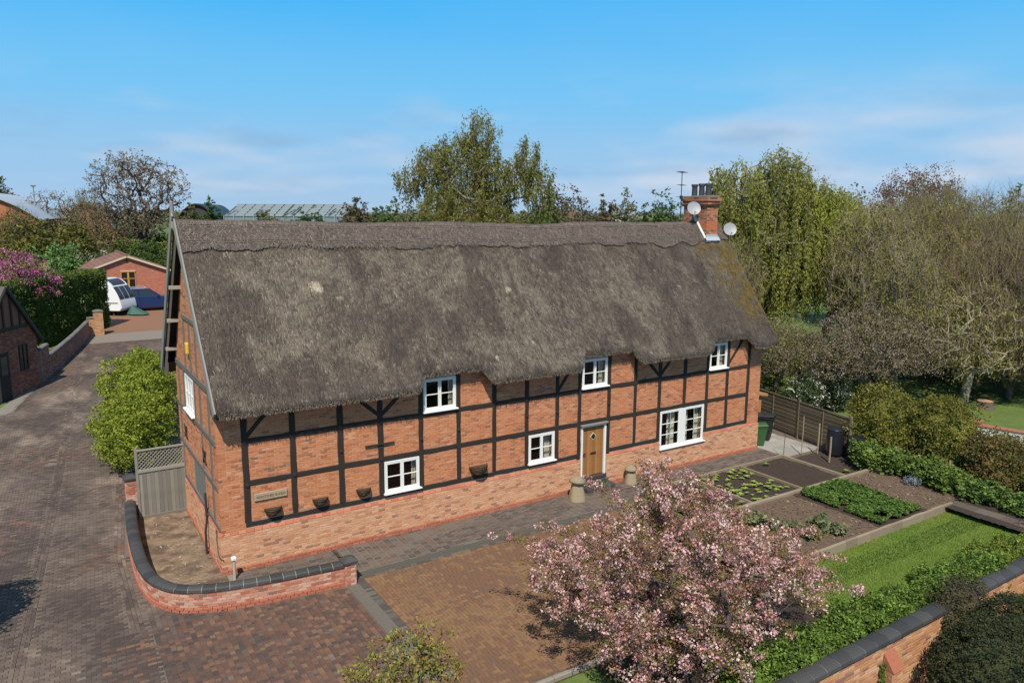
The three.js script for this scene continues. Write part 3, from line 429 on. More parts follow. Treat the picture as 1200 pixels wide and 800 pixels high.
  // brick steps at the door
  const steps = new THREE.Group(); steps.name = 'door_step'; house.add(steps); const Rs = rng(215), bl = [0.05, 0.065, 0.08].map((q) => std({ color: lin(q * 1.05, q, q * 1.05), roughness: 0.75 }));
  for (let k = 0; k < 13; k++) { obj('step_brick', new GB().cbox(0.098, 0.19, 0.42, 0.008, M4(12.82 + k * 0.105, 0.10, 0.30)), bl[Rs() * 3 | 0], steps); if (k < 11) obj('step_brick', new GB().cbox(0.098, 0.16, 0.2, 0.008, M4(12.88 + k * 0.105, 0.28, 0.16)), bl[Rs() * 3 | 0], steps); }
}
console.log('walls done');

// ---------------------------------------------------------------- thatch
const slopeLen = 6.2;
function thatchTone(x, t) { // x metres along, t metres down the slope: weathered straw, lichen, moss
  const s = fbm(x * 7, t * 1.6, 601, 4), f = fbm(x * 1.3, t * 0.8, 611, 5), f2 = fbm(x * 6, t * 4.5, 621, 4), big = fbm(x * 0.35, t * 0.22, 631, 3), sp = fbm(x * 19, t * 14, 625, 2);
  let c = mix3([0.080, 0.063, 0.052], [0.124, 0.100, 0.081], s);
  const li = clamp((f * 0.55 + f2 * 0.25 + sp * 0.35 + (big - 0.5) * 0.45 - 0.545) * 5);
  c = mix3(c, mix3([0.178, 0.150, 0.116], [0.25, 0.214, 0.166], f2), li * 0.68);
  const pu = clamp((fbm(x * 1.4 + 40, t * 0.7, 641, 4) - 0.53) * 7); c = mix3(c, [0.062, 0.046, 0.040], pu * 0.7);
  const dk = clamp((fbm(x * 13 + 9, t * 10, 645, 2) - 0.62) * 6); c = mix3(c, [0.05, 0.04, 0.034], dk * 0.6);
  const moss = step(19.7 + t * 0.26, 20.4 + t * 0.34, x + 0.9 * (fbm(x * 2, t * 1.5, 651, 4) - 0.5)) * step(0.9, 1.5, t) * clamp((fbm(x * 4, t * 3, 655, 4) - 0.3) * 3.5) * (1 - step(4.8, 5.9, t));
  c = mix3(c, [0.135, 0.094, 0.024], clamp(moss));
  const spec = fbm(x * 9, t * 9, 661, 2); if (spec > 0.80) c = mix3(c, [0.40, 0.36, 0.30], (spec - 0.80) * 4);
  for (const [px, pt, r] of [[3.55, 2.6, 0.2], [10.4, 3.0, 0.12], [10.6, 5.2, 0.1], [9.0, 5.6, 0.09], [18.6, 3.3, 0.1], [4.2, 3.0, 0.1]]) { const d = Math.hypot((x - px), (t - pt) * 0.9) + 0.12 * (fbm(x * 8, t * 8, 671, 3) - 0.5); if (d < r) c = mix3(c, [0.42, 0.36, 0.28], clamp((r - d) * 14)); }
  return c;
}
const TX0 = -0.4, TX1 = 23.1;
const thatchMap = tex(2048, 768, (u, v) => { const x = mix(TX0, TX1, u), t = v * 6.8; const st = 0.72 + 0.56 * vn(x * 46, t * 5, 681) * (0.6 + 0.8 * h2(u * 2048 | 0, v * 768 | 0, 682)); return thatchTone(x, t).map((q) => q * st); }, { wrap: false });
const strawB = tex(512, 512, (u, v) => { const g = 0.55 * fbm(u * 64, v * 8, 691, 3, 8) + 0.45 * h2(u * 512 | 0, v * 128 | 0, 692); return [g, g, g]; }, { srgb: false });
const thatchMat = std({ map: thatchMap, bumpMap: reTex(strawB, 18, 4), bumpScale: 0.03, roughness: 1 });
const edgeX = (z, end) => end ? 22.82 + 0.06 * step(-3, 0.6, z) : mix(-0.30, -0.09, clamp((z + 6.9) / 7.5));
// a point on the outer thatch: x, metres down the slope (front positive, back negative)
function thatchAt(x, t, lf = lift(x)) {
  const f = t >= 0, a = Math.abs(t), L = f ? 1 : 0, E = [4.98 + 0.42 * lf * L, 0.64 - 0.30 * lf * L], yr = ridgeY(x);
  const len = Math.hypot(E[1] - RZ, yr - E[0]), q = clamp(a / len); let z = mix(RZ, E[1], q), y = mix(yr, E[0], q);
  const nz = 0.81, ny = 0.59; let b = 0.05 * Math.sin(q * Math.PI);
  b += 0.11 * (fbm(x * 0.55, a * 0.5 + (f ? 0 : 50), 700, 3) - 0.5) + 0.05 * (fbm(x * 2.3, a * 1.7, 704, 3) - 0.5) + 0.035 * (fbm(x * 9, a * 5, 708, 3) - 0.5) + 0.014 * (h2(x * 40 | 0, a * 30 | 0, 3) - 0.5);
  const rd = clamp(1 - a / 0.3); y -= rd * rd * 0.12; z += b * nz * (1 - rd); y += b * ny;
  if (!f) z = 2 * RZ - z; return [y, z];
}
const frontLen = (x) => Math.hypot(0.64 - 0.30 * lift(x) - RZ, ridgeY(x) - 4.98 - 0.42 * lift(x));
{
  const roof = new THREE.Group(); roof.name = 'thatched_roof'; house.add(roof);
  const NX = 420, NB = 14, NF = 112, prof = (x) => { // list of [y, z, t]
    const lf = lift(x), p = [], wob = 0.03 * (fbm(x * 3, 2, 720, 3) - 0.5);
    p.push([5.2, -HD + 0.2, 6.8], [4.74, 2 * RZ - 0.45, 6.7], [4.72, 2 * RZ - 0.58, 6.6]);
    for (let k = NB; k > 0; k--) { const t = k / NB * 6.3; const [y, z] = thatchAt(x, -t); p.push([y, z, t]); }
    const fl = frontLen(x); for (let k = 0; k <= NF; k++) { const t = k / NF * fl; const [y, z] = thatchAt(x, t, lf); p.push([y, z, t]); }
    const by = 4.70 + 0.43 * lf + wob, bz = 0.57 - 0.30 * lf; p.push([by + 0.20, bz + 0.095, fl + 0.06], [by + 0.10, bz + 0.075, fl + 0.14], [by + 0.02, bz + 0.02, fl + 0.22], [by, bz - 0.07, fl + 0.3], [by + 0.07, bz - 0.22, fl + 0.38], [5.42, -0.14, fl + 0.5]); return p; };
  const g = new GB(); let n; const ends = [];
  for (let i = 0; i <= NX; i++) { const xi = mix(0, 22.73, i / NX), p = prof(xi); n = p.length; const row = [];
    for (const [y, z, t] of p) { const x = mix(edgeX(z, 0), edgeX(z, 1), i / NX); g.vert(x, y, z, (x - TX0) / (TX1 - TX0), Math.min(t, 6.75) / 6.8); row.push([y, z, x]); } if (i === 0 || i === NX) ends.push(row); }
  for (let i = 0; i < NX; i++) for (let j = 0; j < n - 1; j++) { const a = i * n + j; g.i.push(a, a + 1, a + n, a + 1, a + n + 1, a + n); }
  g.smooth = true; obj('thatch', g, thatchMat, roof);
  for (const e of ends) { const cap = new GB(); let pv; for (const [y, z, x] of e) { const q = clamp(Math.abs(z - RZ) / 3.6), iy = mix(9.52, 5.32, clamp(Math.abs(z - RZ) / 3.05)), iz = RZ + clamp(z - RZ, -3.0, 3.0) * 0.97; const a = cap.vert(x, y, z, z, y); cap.vert(x + (x < 5 ? 0.02 : -0.02), Math.min(iy, y), iz, iz, iy); if (pv !== undefined) cap.i.push(pv, pv + 1, a + 1, pv, a + 1, a); pv = a; } obj('thatch_verge', cap, grainMat([0.15, 0.12, 0.09]), roof); }
  // the raised ridge cap with its cut lower edge
  const capD = (x) => { const k = (x + 0.6) / 1.45, i = Math.floor(k), f = Math.abs(k - i - 0.5) * 2, big = h2(i, 0, 731); return 1.10 + 0.1 * (vn(x * 1.7, 0, 733) - 0.5) + (big > 0.5 ? 0.42 * (big - 0.35) * (i % 2 ? Math.sqrt(Math.max(0, 1 - f * f)) : Math.max(0, 1 - f * 1.15)) : 0) + 0.09 * (vn(x * 7, 0, 735) - 0.5) + 0.05 * (vn(x * 23, 0, 739) - 0.5); };
  const rc = new GB(), NR = 30; let m2;
  for (let i = 0; i <= 640; i++) { const xi = mix(0, 22.73, i / 640); const row = []; const bk = 1.1;
    for (let k = 8; k > 0; k--) row.push([-k / 8 * bk, 0.07]); for (let k = 0; k <= NR; k++) row.push([k / NR * capD(xi), 0.07 - 0.01 * (k / NR) + 0.02 * (fbm(xi * 14, k * 0.7, 737, 2) - 0.5)]); row.push([capD(xi) + 0.008, 0.04], [capD(xi) - 0.04, -0.03]); m2 = row.length;
    for (const [t, h] of row) { let [y, z] = thatchAt(xi, t, 0); const s = Math.sign(t || 1), rd = clamp(1 - Math.abs(t) / 0.3); y += h * (0.6 + 0.5 * rd); z += s * h * 0.8 * (1 - rd); const x = mix(edgeX(z, 0), edgeX(z, 1), i / 640); rc.vert(x, y, z, (x - TX0) / (TX1 - TX0), (Math.abs(t) + 0.3) / 6.8); } }
  for (let i = 0; i < 640; i++) for (let j = 0; j < m2 - 1; j++) { const a = i * m2 + j; rc.i.push(a, a + 1, a + m2, a + 1, a + m2 + 1, a + m2); }
  rc.smooth = true; obj('ridge_cap', rc, std({ map: tex(1024, 256, (u, v) => { const x = u * 23.5, t = v * 6.8; const f = fbm(x * 3, t * 3, 741, 4), s = vn(x * 40, t * 8, 743), w = h2(u * 1024 | 0, v * 256 | 0, 745); return mix3([0.080, 0.061, 0.052], [0.195, 0.158, 0.137], f * 0.7 + 0.3 * s).map((q) => q * (0.7 + 0.6 * w)); }, { wrap: false }), bumpMap: reTex(strawB, 18, 6), bumpScale: 0.035, roughness: 1 }), roof);
  // hazel rods pinned on the ridge: long runs and crossed lengths
  const rods = new GB(), Rr = rng(751); rods.col([0.16, 0.13, 0.105]);
  const onCap = (x, t, up = 0.08) => { const [y, z] = thatchAt(x, t, 0); return [mix(edgeX(z, 0), edgeX(z, 1), x / 22.73), y + up * 0.6, z + up * 0.8]; };
  for (const t of [0.28, 0.36, 0.86, 0.94]) for (let x = 0.05; x < 22.4; x += 1.15) rods.tube([0, 0.4, 0.8, 1.2].map((d) => onCap(Math.min(22.7, x + d), t + (Rr() - 0.5) * 0.02)), [0.011, 0.011, 0.011, 0.011], 4);
  for (let x = 0.1; x < 22.2; x += 0.42) for (const s of [0, 1]) rods.tube([0, 0.5, 1].map((d) => onCap(x + d * 0.42, s ? mix(0.40, 0.82, d) : mix(0.82, 0.40, d))), [0.009, 0.009, 0.009], 4);
  stuff(obj('hazel_rods', rods, barkMat, roof));
  // loose straw ends standing out of the weathered surface
  const st = new GB(), R = rng(752);
  for (let k = 0; k < 80000; k++) { const x = 0.02 + R() * 22.65, cap2 = R() < 0.24, t = cap2 ? R() * 1.12 : 1.15 + R() * (frontLen(x) - 1.15), lf = lift(x), up = cap2 ? 0.076 : 0.008; const [y, z] = thatchAt(x, t, lf), l = 0.05 + R() * 0.16, w = 0.004 + R() * 0.006, a = (R() - 0.5) * (cap2 ? 1.4 : 0.5);
    const c = thatchTone(x, t), b = R() < 0.4 ? 1.25 + R() * 0.7 : 0.35 + R() * 0.7; st.col(cap2 ? [0.16 * b, 0.13 * b, 0.112 * b] : c.map((q) => q * b));
    const X = mix(edgeX(z, 0), edgeX(z, 1), x / 22.73), Y = y + up * 0.6, Z = z + up * 0.8, dx = Math.sin(a) * l, ds = Math.cos(a) * l, lf2 = 0.004 + R() * 0.022;
    st.tri([X - w, Y, Z], [X + w, Y, Z], [X + dx, Y - ds * 0.8 + lf2 * 0.6, Z + ds * 0.59 + lf2 * 0.8]); }
  for (let k = 0; k < 9000; k++) { const x = R() * 22.7, lf = lift(x), by = 4.72 + 0.43 * lf + R() * 0.22, bz = 0.60 - 0.30 * lf + R() * 0.06, b = 0.5 + R() * 1.4; st.col([0.13 * b, 0.11 * b, 0.09 * b]); const l = 0.03 + R() * 0.06, w = 0.004 + R() * 0.006; st.tri([x - w, by, bz], [x + w, by, bz], [x + (R() - 0.5) * 0.03, by - l * 0.8, bz + l * 0.5]); }
  stuff(obj('straw', st, std({ vertexColors: true, roughness: 1, side: THREE.DoubleSide }), roof));

  // bargeboards and purlin ends on the gable
  const bm = woodMat([0.33, 0.31, 0.285]);
  const board = (z0, y0, z1, y1, x0, x1, w, name, mat) => { const l = Math.hypot(z1 - z0, y1 - y0), a = Math.atan2(y1 - y0, -(z1 - z0)), yaw = Math.atan2(x1 - x0, -(z1 - z0)) ; const m = new THREE.Matrix4().makeRotationY(Math.PI / 2 - yaw).multiply(new THREE.Matrix4().makeRotationZ(a)); m.setPosition((x0 + x1) / 2, (y0 + y1) / 2, (z0 + z1) / 2); obj(name, new GB().cbox(l, w, 0.05, 0.006, m), mat, house); };
  board(0.66, 4.86, RZ, 9.98, -0.125, -0.235, 0.26, 'bargeboard', bm); board(RZ + 0.05, 10.2, 2 * RZ - 0.66, 4.86, -0.28, -0.36, 0.26, 'bargeboard', bm);
  for (const [y, z] of [[8.05, -4.25], [6.9, -5.1], [5.85, -5.85]]) obj('purlin_end', new GB().cbox(0.42, 0.12, 0.12, 0.01, M4(-0.13, y - 0.15, z)), woodMat([0.42, 0.37, 0.31]), house);
  obj('finial', new GB().cbox(0.09, 0.8, 0.09, 0.015, M4(-0.27, 10.15, RZ)), bm, house);
}
console.log('thatch done');

// ---------------------------------------------------------------- chimney, dishes, aerial
{
  const ch = new THREE.Group(); ch.name = 'chimney'; house.add(ch); const R = rng(260);
  const x0 = 21.45, x1 = 22.12, z0 = -3.85, z1 = -2.42, yb = 8.7, yt = 10.62;
  obj('stack_core', new GB().box(x0, yb, z0, x1, yt, z1).box(x0 - 0.02, yt, z0 - 0.02, x1 + 0.02, 11.0, z1 + 0.02), grainMat([0.4, 0.3, 0.22]), ch);
  const pal = [[0.40, 0.15, 0.08], [0.34, 0.125, 0.07], [0.46, 0.19, 0.10], [0.20, 0.10, 0.07], [0.52, 0.13, 0.045], [0.10, 0.075, 0.06]], list = [], pk = (u, v, r) => v < 9.95 && v > 9.62 && r() < 0.8 ? 4 : r() < 0.12 ? 5 : r() * 4 | 0;
  const ring = (e, a, b) => { lay(list, [0, 0, z1 + e], eX, eY, eZ, x0 - e, x1 + e, a, b, R, pk); lay(list, [x0 - e, 0, 0], new V3(0, 0, -1), eY, nX, -z1 - e, -z0 + e, a, b, R, pk, { ph: 1 }); lay(list, [x1 + e, 0, 0], new V3(0, 0, -1), eY, eX, -z1 - e, -z0 + e, a, b, R, pk); };
  ring(0.0, yb, yt); ring(0.05, yt, yt + 0.075); ring(0.1, yt + 0.075, yt + 0.15); ring(0.06, yt + 0.15, yt + 0.225); ring(0.11, yt + 0.225, 11.0);
  pieces(list, ch, 'brick', 'bricks', pal, 0);
  const ced = new GB(); for (const [e, a, b] of [[0.045, yt, yt + 0.073], [0.095, yt + 0.077, yt + 0.148], [0.055, yt + 0.152, yt + 0.223], [0.105, yt + 0.227, 10.995]]) ced.box(x0 - e, a, z0 - e, x1 + e, b, z1 + e); obj('corbel', ced, grainMat([0.22, 0.14, 0.1]), ch);
  for (const [x, z, h] of [[21.78, -3.55, 0.6], [21.78, -3.12, 0.62], [21.78, -2.72, 0.62]]) obj('chimney_pot', new THREE.LatheGeometry([[0, 0], [0.15, 0], [0.13, 0.1], [0.12, h * 0.8], [0.15, h * 0.84], [0.15, h], [0.11, h], [0.1, h * 0.5]].map(([a, b]) => new THREE.Vector2(a, b)), 16).translate(x, 11.0, z), std({ color: lin(0.045, 0.045, 0.05), roughness: 0.7 }), ch);
  obj('flaunching', new GB().cbox(x1 - x0 + 0.1, 0.1, z1 - z0 + 0.1, 0.03, M4((x0 + x1) / 2, 11.03, (z0 + z1) / 2)), grainMat([0.2, 0.18, 0.16]), ch);
  const lead = std({ color: lin(0.52, 0.55, 0.58), metalness: 0.3, roughness: 0.4 }), fl = new GB();
  const yS = (z) => 10.06 - Math.max(0, z - RZ) * 1.34 + 0.1; fl.box(x0 - 0.03, yS(z1) - 0.15, z1, x1 + 0.03, yS(z1) + 0.2, z1 + 0.03); fl.quad([x0 - 0.1, yS(z1) - 0.06, z1 + 0.14], [x1 + 0.1, yS(z1) - 0.06, z1 + 0.14], [x1 + 0.1, yS(z1) + 0.1, z1 + 0.03], [x0 - 0.1, yS(z1) + 0.1, z1 + 0.03]);
  for (let k = 0; k < 7; k++) { const a = mix(z1, RZ - 0.02, k / 7), b = mix(z1, RZ - 0.02, (k + 1) / 7); fl.quad([x0 - 0.012, yS(a) - 0.12, a], [x0 - 0.012, yS(b) - 0.12, b], [x0 - 0.012, yS(b) + 0.12, b], [x0 - 0.012, yS(a) + 0.12, a]); fl.quad([x0 - 0.1, yS(a) + 0.03, a], [x0 - 0.1, yS(b) + 0.03, b], [x0 - 0.01, yS(b) + 0.09, b], [x0 - 0.01, yS(a) + 0.09, a]); }
  obj('lead_flashing', fl, lead, ch);
  function dish(x, y, z, r, yaw, label) { const t = thing('satellite_dish', label, 'satellite dish', [x, y, z], yaw); const m = std({ color: lin(0.30, 0.32, 0.34), roughness: 0.5, side: THREE.DoubleSide });
    const pr = []; for (let k = 0; k <= 8; k++) pr.push(new THREE.Vector2(r * k / 8, 0.16 * r * (k / 8) ** 2)); obj('reflector', new THREE.LatheGeometry(pr, 28).rotateX(Math.PI / 2 - 0.35), m, t);
    obj('arm', new GB().tube([[0, -r * 0.9, 0.12], [0, -r * 0.5, r * 0.95]], [0.012, 0.012], 6), std({ color: lin(0.15, 0.15, 0.15) }), t); obj('receiver', new GB().cbox(0.07, 0.07, 0.13, 0.015, M4(0, -r * 0.45, r)), std({ color: lin(0.5, 0.5, 0.5) }), t); obj('bracket', new GB().tube([[0, 0, -0.02], [0, -0.1, -0.15], [0, -0.42, -0.17]], [0.025, 0.025, 0.025], 6), std({ color: lin(0.08, 0.08, 0.08) }), t); return t; }
  dish(21.05, 10.52, -2.85, 0.3, -0.5, 'grey satellite dish on the ridge beside the chimney'); dish(22.98, 9.6, -2.45, 0.3, -0.5, 'grey satellite dish at the end of the ridge past the chimney');
  const ae = thing('tv_aerial', 'tall black television aerial mast behind the chimney', 'aerial', [21.2, 10.4, -3.8]), am = std({ color: lin(0.05, 0.05, 0.055), metalness: 0.5, roughness: 0.5 });
  obj('mast', new GB().tube([[0, -0.6, 0], [0, 1.75, 0]], [0.022, 0.018], 6), am, ae);
  for (const [y, w, n] of [[1.72, 0.62, 5], [1.15, 0.45, 3], [0.62, 0.4, 3]]) { const g = new GB(); g.tube([[-w * 0.75, y, w * 0.5], [w * 0.75, y + 0.03, -w * 0.5]], [0.012, 0.012], 5); for (let k = 0; k < n; k++) { const q = (k / (n - 1) - 0.5) * 1.3 * w; g.tube([[q - 0.09, y + 0.01, -q * 0.66 - 0.13], [q + 0.09, y + 0.01, -q * 0.66 + 0.13]], [0.009, 0.009], 4); } obj('antenna', g, am, ae); }
  obj('junction_box', new GB().cbox(0.12, 0.16, 0.12, 0.02, M4(0, 0.62, 0)), am, ae);
}

// ---------------------------------------------------------------- things on and by the house front
{
  const c = document.createElement('canvas'); c.width = 512; c.height = 128; const x = c.getContext('2d'); x.fillStyle = 'rgb(172,150,122)'; x.fillRect(0, 0, 512, 128); const R = rng(271);
  for (let k = 0; k < 4000; k++) { const q = 110 + R() * 90 | 0; x.fillStyle = `rgba(${q},${q * 0.9 | 0},${q * 0.72 | 0},0.35)`; x.fillRect(R() * 512, R() * 128, 2 + R() * 22, 1 + R() * 2); }
  x.fillStyle = 'rgb(38,32,28)'; x.font = 'bold 68px serif'; x.textAlign = 'center'; x.textBaseline = 'middle'; x.fillText('MASTERS BARN', 256, 68, 470);
  const t = new THREE.CanvasTexture(c); t.colorSpace = THREE.SRGBColorSpace;
  const s = thing('name_plaque', 'weathered stone name plaque with carved lettering on the brick panel', 'sign', [1.41, 2.14, 0.03]);
  obj('slab', new GB().cbox(0.95, 0.225, 0.05, 0.012), grainMat([0.38, 0.32, 0.24]), s);
  const f = new THREE.PlaneGeometry(0.92, 0.2).translate(0, 0, 0.027); obj('lettering', f, std({ map: t, roughness: 0.9 }), s);
  const coir = std({ color: lin(0.135, 0.075, 0.035), map: reTex(soilT, 3, 3), bumpMap: reTex(soilB, 5, 5), bumpScale: 0.03, roughness: 1 });
  const bl = ['half round coir wall basket below the name plaque', 'half round coir wall basket in the second brick panel from the corner', 'half round coir wall basket beside the ground floor window next to the plaque', 'larger half round coir wall basket between the two small ground floor windows'];
  [[1.44, 1.78, 0.25], [2.86, 1.78, 0.24], [4.24, 1.8, 0.235], [8.36, 1.82, 0.34]].forEach(([bx, by, r], k) => {
    const b = thing('wall_basket', bl[k], 'basket', [bx, by, 0.04], 0, 'wall baskets on the house front'); const pr = []; for (let j = 0; j <= 10; j++) { const a = j / 10 * Math.PI / 2; pr.push(new THREE.Vector2(Math.sin(a) * r, -Math.cos(a) * r * 1.15)); }
    const g = new THREE.LatheGeometry(pr, 20, -Math.PI / 2, Math.PI); const p = g.attributes.position; for (let j = 0; j < p.count; j++) { const q = 1 + 0.07 * (h2(j, k, 272) - 0.5); p.setXYZ(j, p.getX(j) * q, p.getY(j) * q, Math.max(0, p.getZ(j) * q)); } g.computeVertexNormals(); obj('liner', g, coir, b);
    obj('soil', new THREE.CircleGeometry(r * 0.97, 20, 0, Math.PI).rotateX(Math.PI / 2).translate(0, -0.03, 0), std({ color: lin(0.06, 0.04, 0.025), roughness: 1, side: THREE.DoubleSide }), b);
    const wr = new GB(); for (const q of [0.98, 0.8, 0.5]) { const pts = []; for (let j = 0; j <= 16; j++) { const a = Math.PI * j / 16; pts.push([Math.cos(a) * r * 1.02 * q, -Math.sqrt(1 - q * q) * r * 1.15, Math.sin(a) * r * 1.02 * q]); } wr.tube(pts, pts.map(() => 0.008), 4); } obj('wire', wr, std({ color: lin(0.02, 0.02, 0.02), roughness: 0.5 }), b); });
  function staddle(x, z, label, s = 1, tilt = 0) { const t = thing('staddle_stone', label, 'staddle stone', [x, 0, z], 0.4, 'staddle stones by the door'), m = grainMat([0.36, 0.29, 0.19]);
    const g = new GB(), ring = (y, w, r) => { const id = []; for (let k = 0; k < 16; k++) { const a = k / 16 * 2 * Math.PI, q = w * (0.86 + 0.14 * Math.abs(Math.cos(2 * a))) * (1 + 0.06 * (h2(k, y * 20 | 0, 5) - 0.5)); id.push(g.vert(Math.cos(a) * q, y, Math.sin(a) * q, k / 3, y)); } return id; };
    const join = (a, b) => { for (let k = 0; k < 16; k++) { const l = (k + 1) % 16; g.i.push(a[k], a[l], b[l], a[k], b[l], b[k]); } }; let pv; for (const [y, w] of [[0, 0.34], [0.12, 0.33], [0.4, 0.26], [0.68, 0.2]]) { const r = ring(y * s, w * s); if (pv) join(pv, r); pv = r; } g.smooth = true; obj('stem', g, m, t);
    const h = new GB(); const pr = [[0.02, 0.62], [0.22, 0.63], [0.3, 0.68], [0.31, 0.74], [0.25, 0.82], [0.13, 0.9], [0, 0.92]].map(([a, b]) => new THREE.Vector2(a * s, b * s)); const cg = new THREE.LatheGeometry(pr, 18); const p = cg.attributes.position; for (let j = 0; j < p.count; j++) { const q = 1 + 0.1 * (fbm(p.getX(j) * 5 + 9, p.getZ(j) * 5 + p.getY(j) * 3, 273, 3) - 0.5); p.setXYZ(j, p.getX(j) * q, p.getY(j) + p.getX(j) * tilt, p.getZ(j) * q); } cg.computeVertexNormals(); obj('cap', cg, grainMat([0.31, 0.25, 0.17]), t); return t; }
  staddle(12.12, 0.72, 'sandy mushroom shaped staddle stone beside the front door steps', 1, -0.12); staddle(14.95, 0.42, 'paler staddle stone on the far side of the door behind blossom twigs', 0.82, 0.1);
  const vp = thing('vent_post', 'short grey post with a white cap at the house corner', 'post', [0.18, 0, 0.5]); obj('pipe', new GB().tube([[0, 0, 0], [0, 0.62, 0]], [0.04, 0.04], 10), std({ color: lin(0.42, 0.38, 0.32) }), vp); obj('cap', new GB().cbox(0.14, 0.1, 0.14, 0.02, M4(0, 0.66, 0)), whitePaint, vp);
}

// ================================================================ LOW CURVED WALL, GATE, LATTICE
const wallPal = [[0.46, 0.19, 0.12], [0.50, 0.25, 0.17], [0.42, 0.155, 0.095], [0.52, 0.30, 0.22], [0.36, 0.13, 0.085], [0.56, 0.36, 0.27], [0.23, 0.125, 0.095], [0.40, 0.13, 0.08], [0.44, 0.15, 0.09]];
const wallPick = (u, v, R) => { const q = R(); return q < 0.22 ? 0 : q < 0.44 ? 1 : q < 0.60 ? 2 : q < 0.76 ? 3 : q < 0.85 ? 4 : q < 0.93 ? 5 : q < 0.97 ? 6 : 7; };
const slate = [[0.042, 0.042, 0.043], [0.055, 0.054, 0.054], [0.035, 0.035, 0.036]].map((c) => std({ color: lin(...c), roughness: 0.68, bumpMap: reTex(grainB, 4, 4), bumpScale: 0.003 }));
function bendWall(pts, h, th, label, { top = 0, capW = 0.34, capL = 0.33, most = 300, seed = 1, base = 0, pal = wallPal, pick = wallPick, capH = 0.12, redBase = true, both = true, capMats = slate, gy = () => 0, name = 'garden_wall' } = {}) {
  const w = thing(name, label, 'wall'), cur = new THREE.CatmullRomCurve3(pts.map(([x, z]) => new V3(x, 0, z)), false, 'centripetal'), len = cur.getLength(), R = rng(seed), list = [];
  const core = new GB(), N = Math.ceil(len / 0.15); let prev;
  for (let k = 0; k <= N; k++) { const p = cur.getPointAt(k / N), t = cur.getTangentAt(k / N), nx = -t.z * th / 2 * 0.97, nz = t.x * th / 2 * 0.97, y = gy(p.z); const s = core.vert(p.x + nx, base + y, p.z + nz); core.vert(p.x + nx, h + y, p.z + nz); core.vert(p.x - nx, h + y, p.z - nz); core.vert(p.x - nx, base + y, p.z - nz); if (prev !== undefined) for (let j = 0; j < 4; j++) { const l = (j + 1) % 4; core.i.push(prev + j, prev + l, s + l, prev + j, s + l, s + j); } else core.i.push(s, s + 1, s + 2, s, s + 2, s + 3); prev = s; } core.i.push(prev, prev + 1, prev + 2, prev, prev + 2, prev + 3);
  obj('core', core, grainMat([0.45, 0.37, 0.30]), w);
  const nc = Math.round((h - base) / 0.075), hh = (h - base) / nc;
  for (let c = 0; c < nc; c++) for (let a = (c % 2) * 0.112; a < len - 0.03; a += 0.225) {
    const e = Math.min(len, a + 0.215), p = cur.getPointAt((a + e) / 2 / len), t = cur.getTangentAt((a + e) / 2 / len).normalize();
    for (const s of both ? [1, -1] : [1]) { const n = new V3(-t.z, 0, t.x).multiplyScalar(s), pr = redBase && c < 2 ? 0.02 : 0, cc = p.clone().addScaledVector(n, th / 2 - 0.01 + R() * 0.005 + pr); list.push({ c: [cc.x, base + (c + 0.5) * hh + gy(p.z), cc.z], s: [e - a, hh - 0.009, 0.03 + pr], u: t.clone().multiplyScalar(s), v: eY, n, k: redBase && c < 2 ? 7 + (R() * 2 | 0) : pick(a, c, R) }); }
  }
  pieces(list, w, 'brick', 'bricks', pal, most);
  const prof = []; for (let k = 0; k <= 8; k++) { const a = Math.PI * k / 8; prof.push([Math.cos(a) * capW / 2, Math.sin(a) ** 0.7 * capH]); }
  const nb = Math.round(len / capL);
  for (let k = 0; k < nb; k++) { const g = new GB(), u0 = (k + 0.02) / nb, u1 = (k + 0.98) / nb; let pv; const ends = [];
    for (const u of [u0, (u0 + u1) / 2, u1]) { const p = cur.getPointAt(u), t = cur.getTangentAt(u), row = prof.map(([a, b]) => g.vert(p.x - t.z * a, h + gy(p.z) + b + 0.002 * (k % 3), p.z + t.x * a, a, u * len)); if (pv) for (let j = 0; j < row.length - 1; j++) g.i.push(pv[j], row[j], row[j + 1], pv[j], row[j + 1], pv[j + 1]); pv = row; ends.push(row); }
    for (const e of [ends[0], ends[2]]) for (let j = 1; j < e.length - 1; j++) g.i.push(e[0], e[j], e[j + 1]);
    { const A = ends[0], B = ends[2]; g.i.push(A[0], A[8], B[8], A[0], B[8], B[0]); }
    obj('coping', g, capMats[R() * capMats.length | 0], w); }
  const cs = new GB(); let cp; for (let k = 0; k <= N; k++) { const p = cur.getPointAt(k / N), t = cur.getTangentAt(k / N), row = prof.map(([a, b]) => cs.vert(p.x - t.z * a * 0.95, h + gy(p.z) + b * 0.93, p.z + t.x * a * 0.95)); if (cp) for (let j = 0; j < row.length - 1; j++) cs.i.push(cp[j], row[j], row[j + 1], cp[j], row[j + 1], cp[j + 1]); cp = row; } obj('coping_mortar', cs, grainMat([0.42, 0.40, 0.36]), w);
  return w;
}
bendWall([[-1.78, -5.75], [-1.93, -4.0], [-2.03, -1.8], [-2.0, -0.2], [-1.82, 0.75], [-1.42, 1.42], [-0.8, 1.80], [0.4, 2.1], [1.6, 2.24], [2.72, 2.34]], 0.58, 0.24, 'low curved red brick wall with dark blue rounded coping round the yard', { seed: 31 });
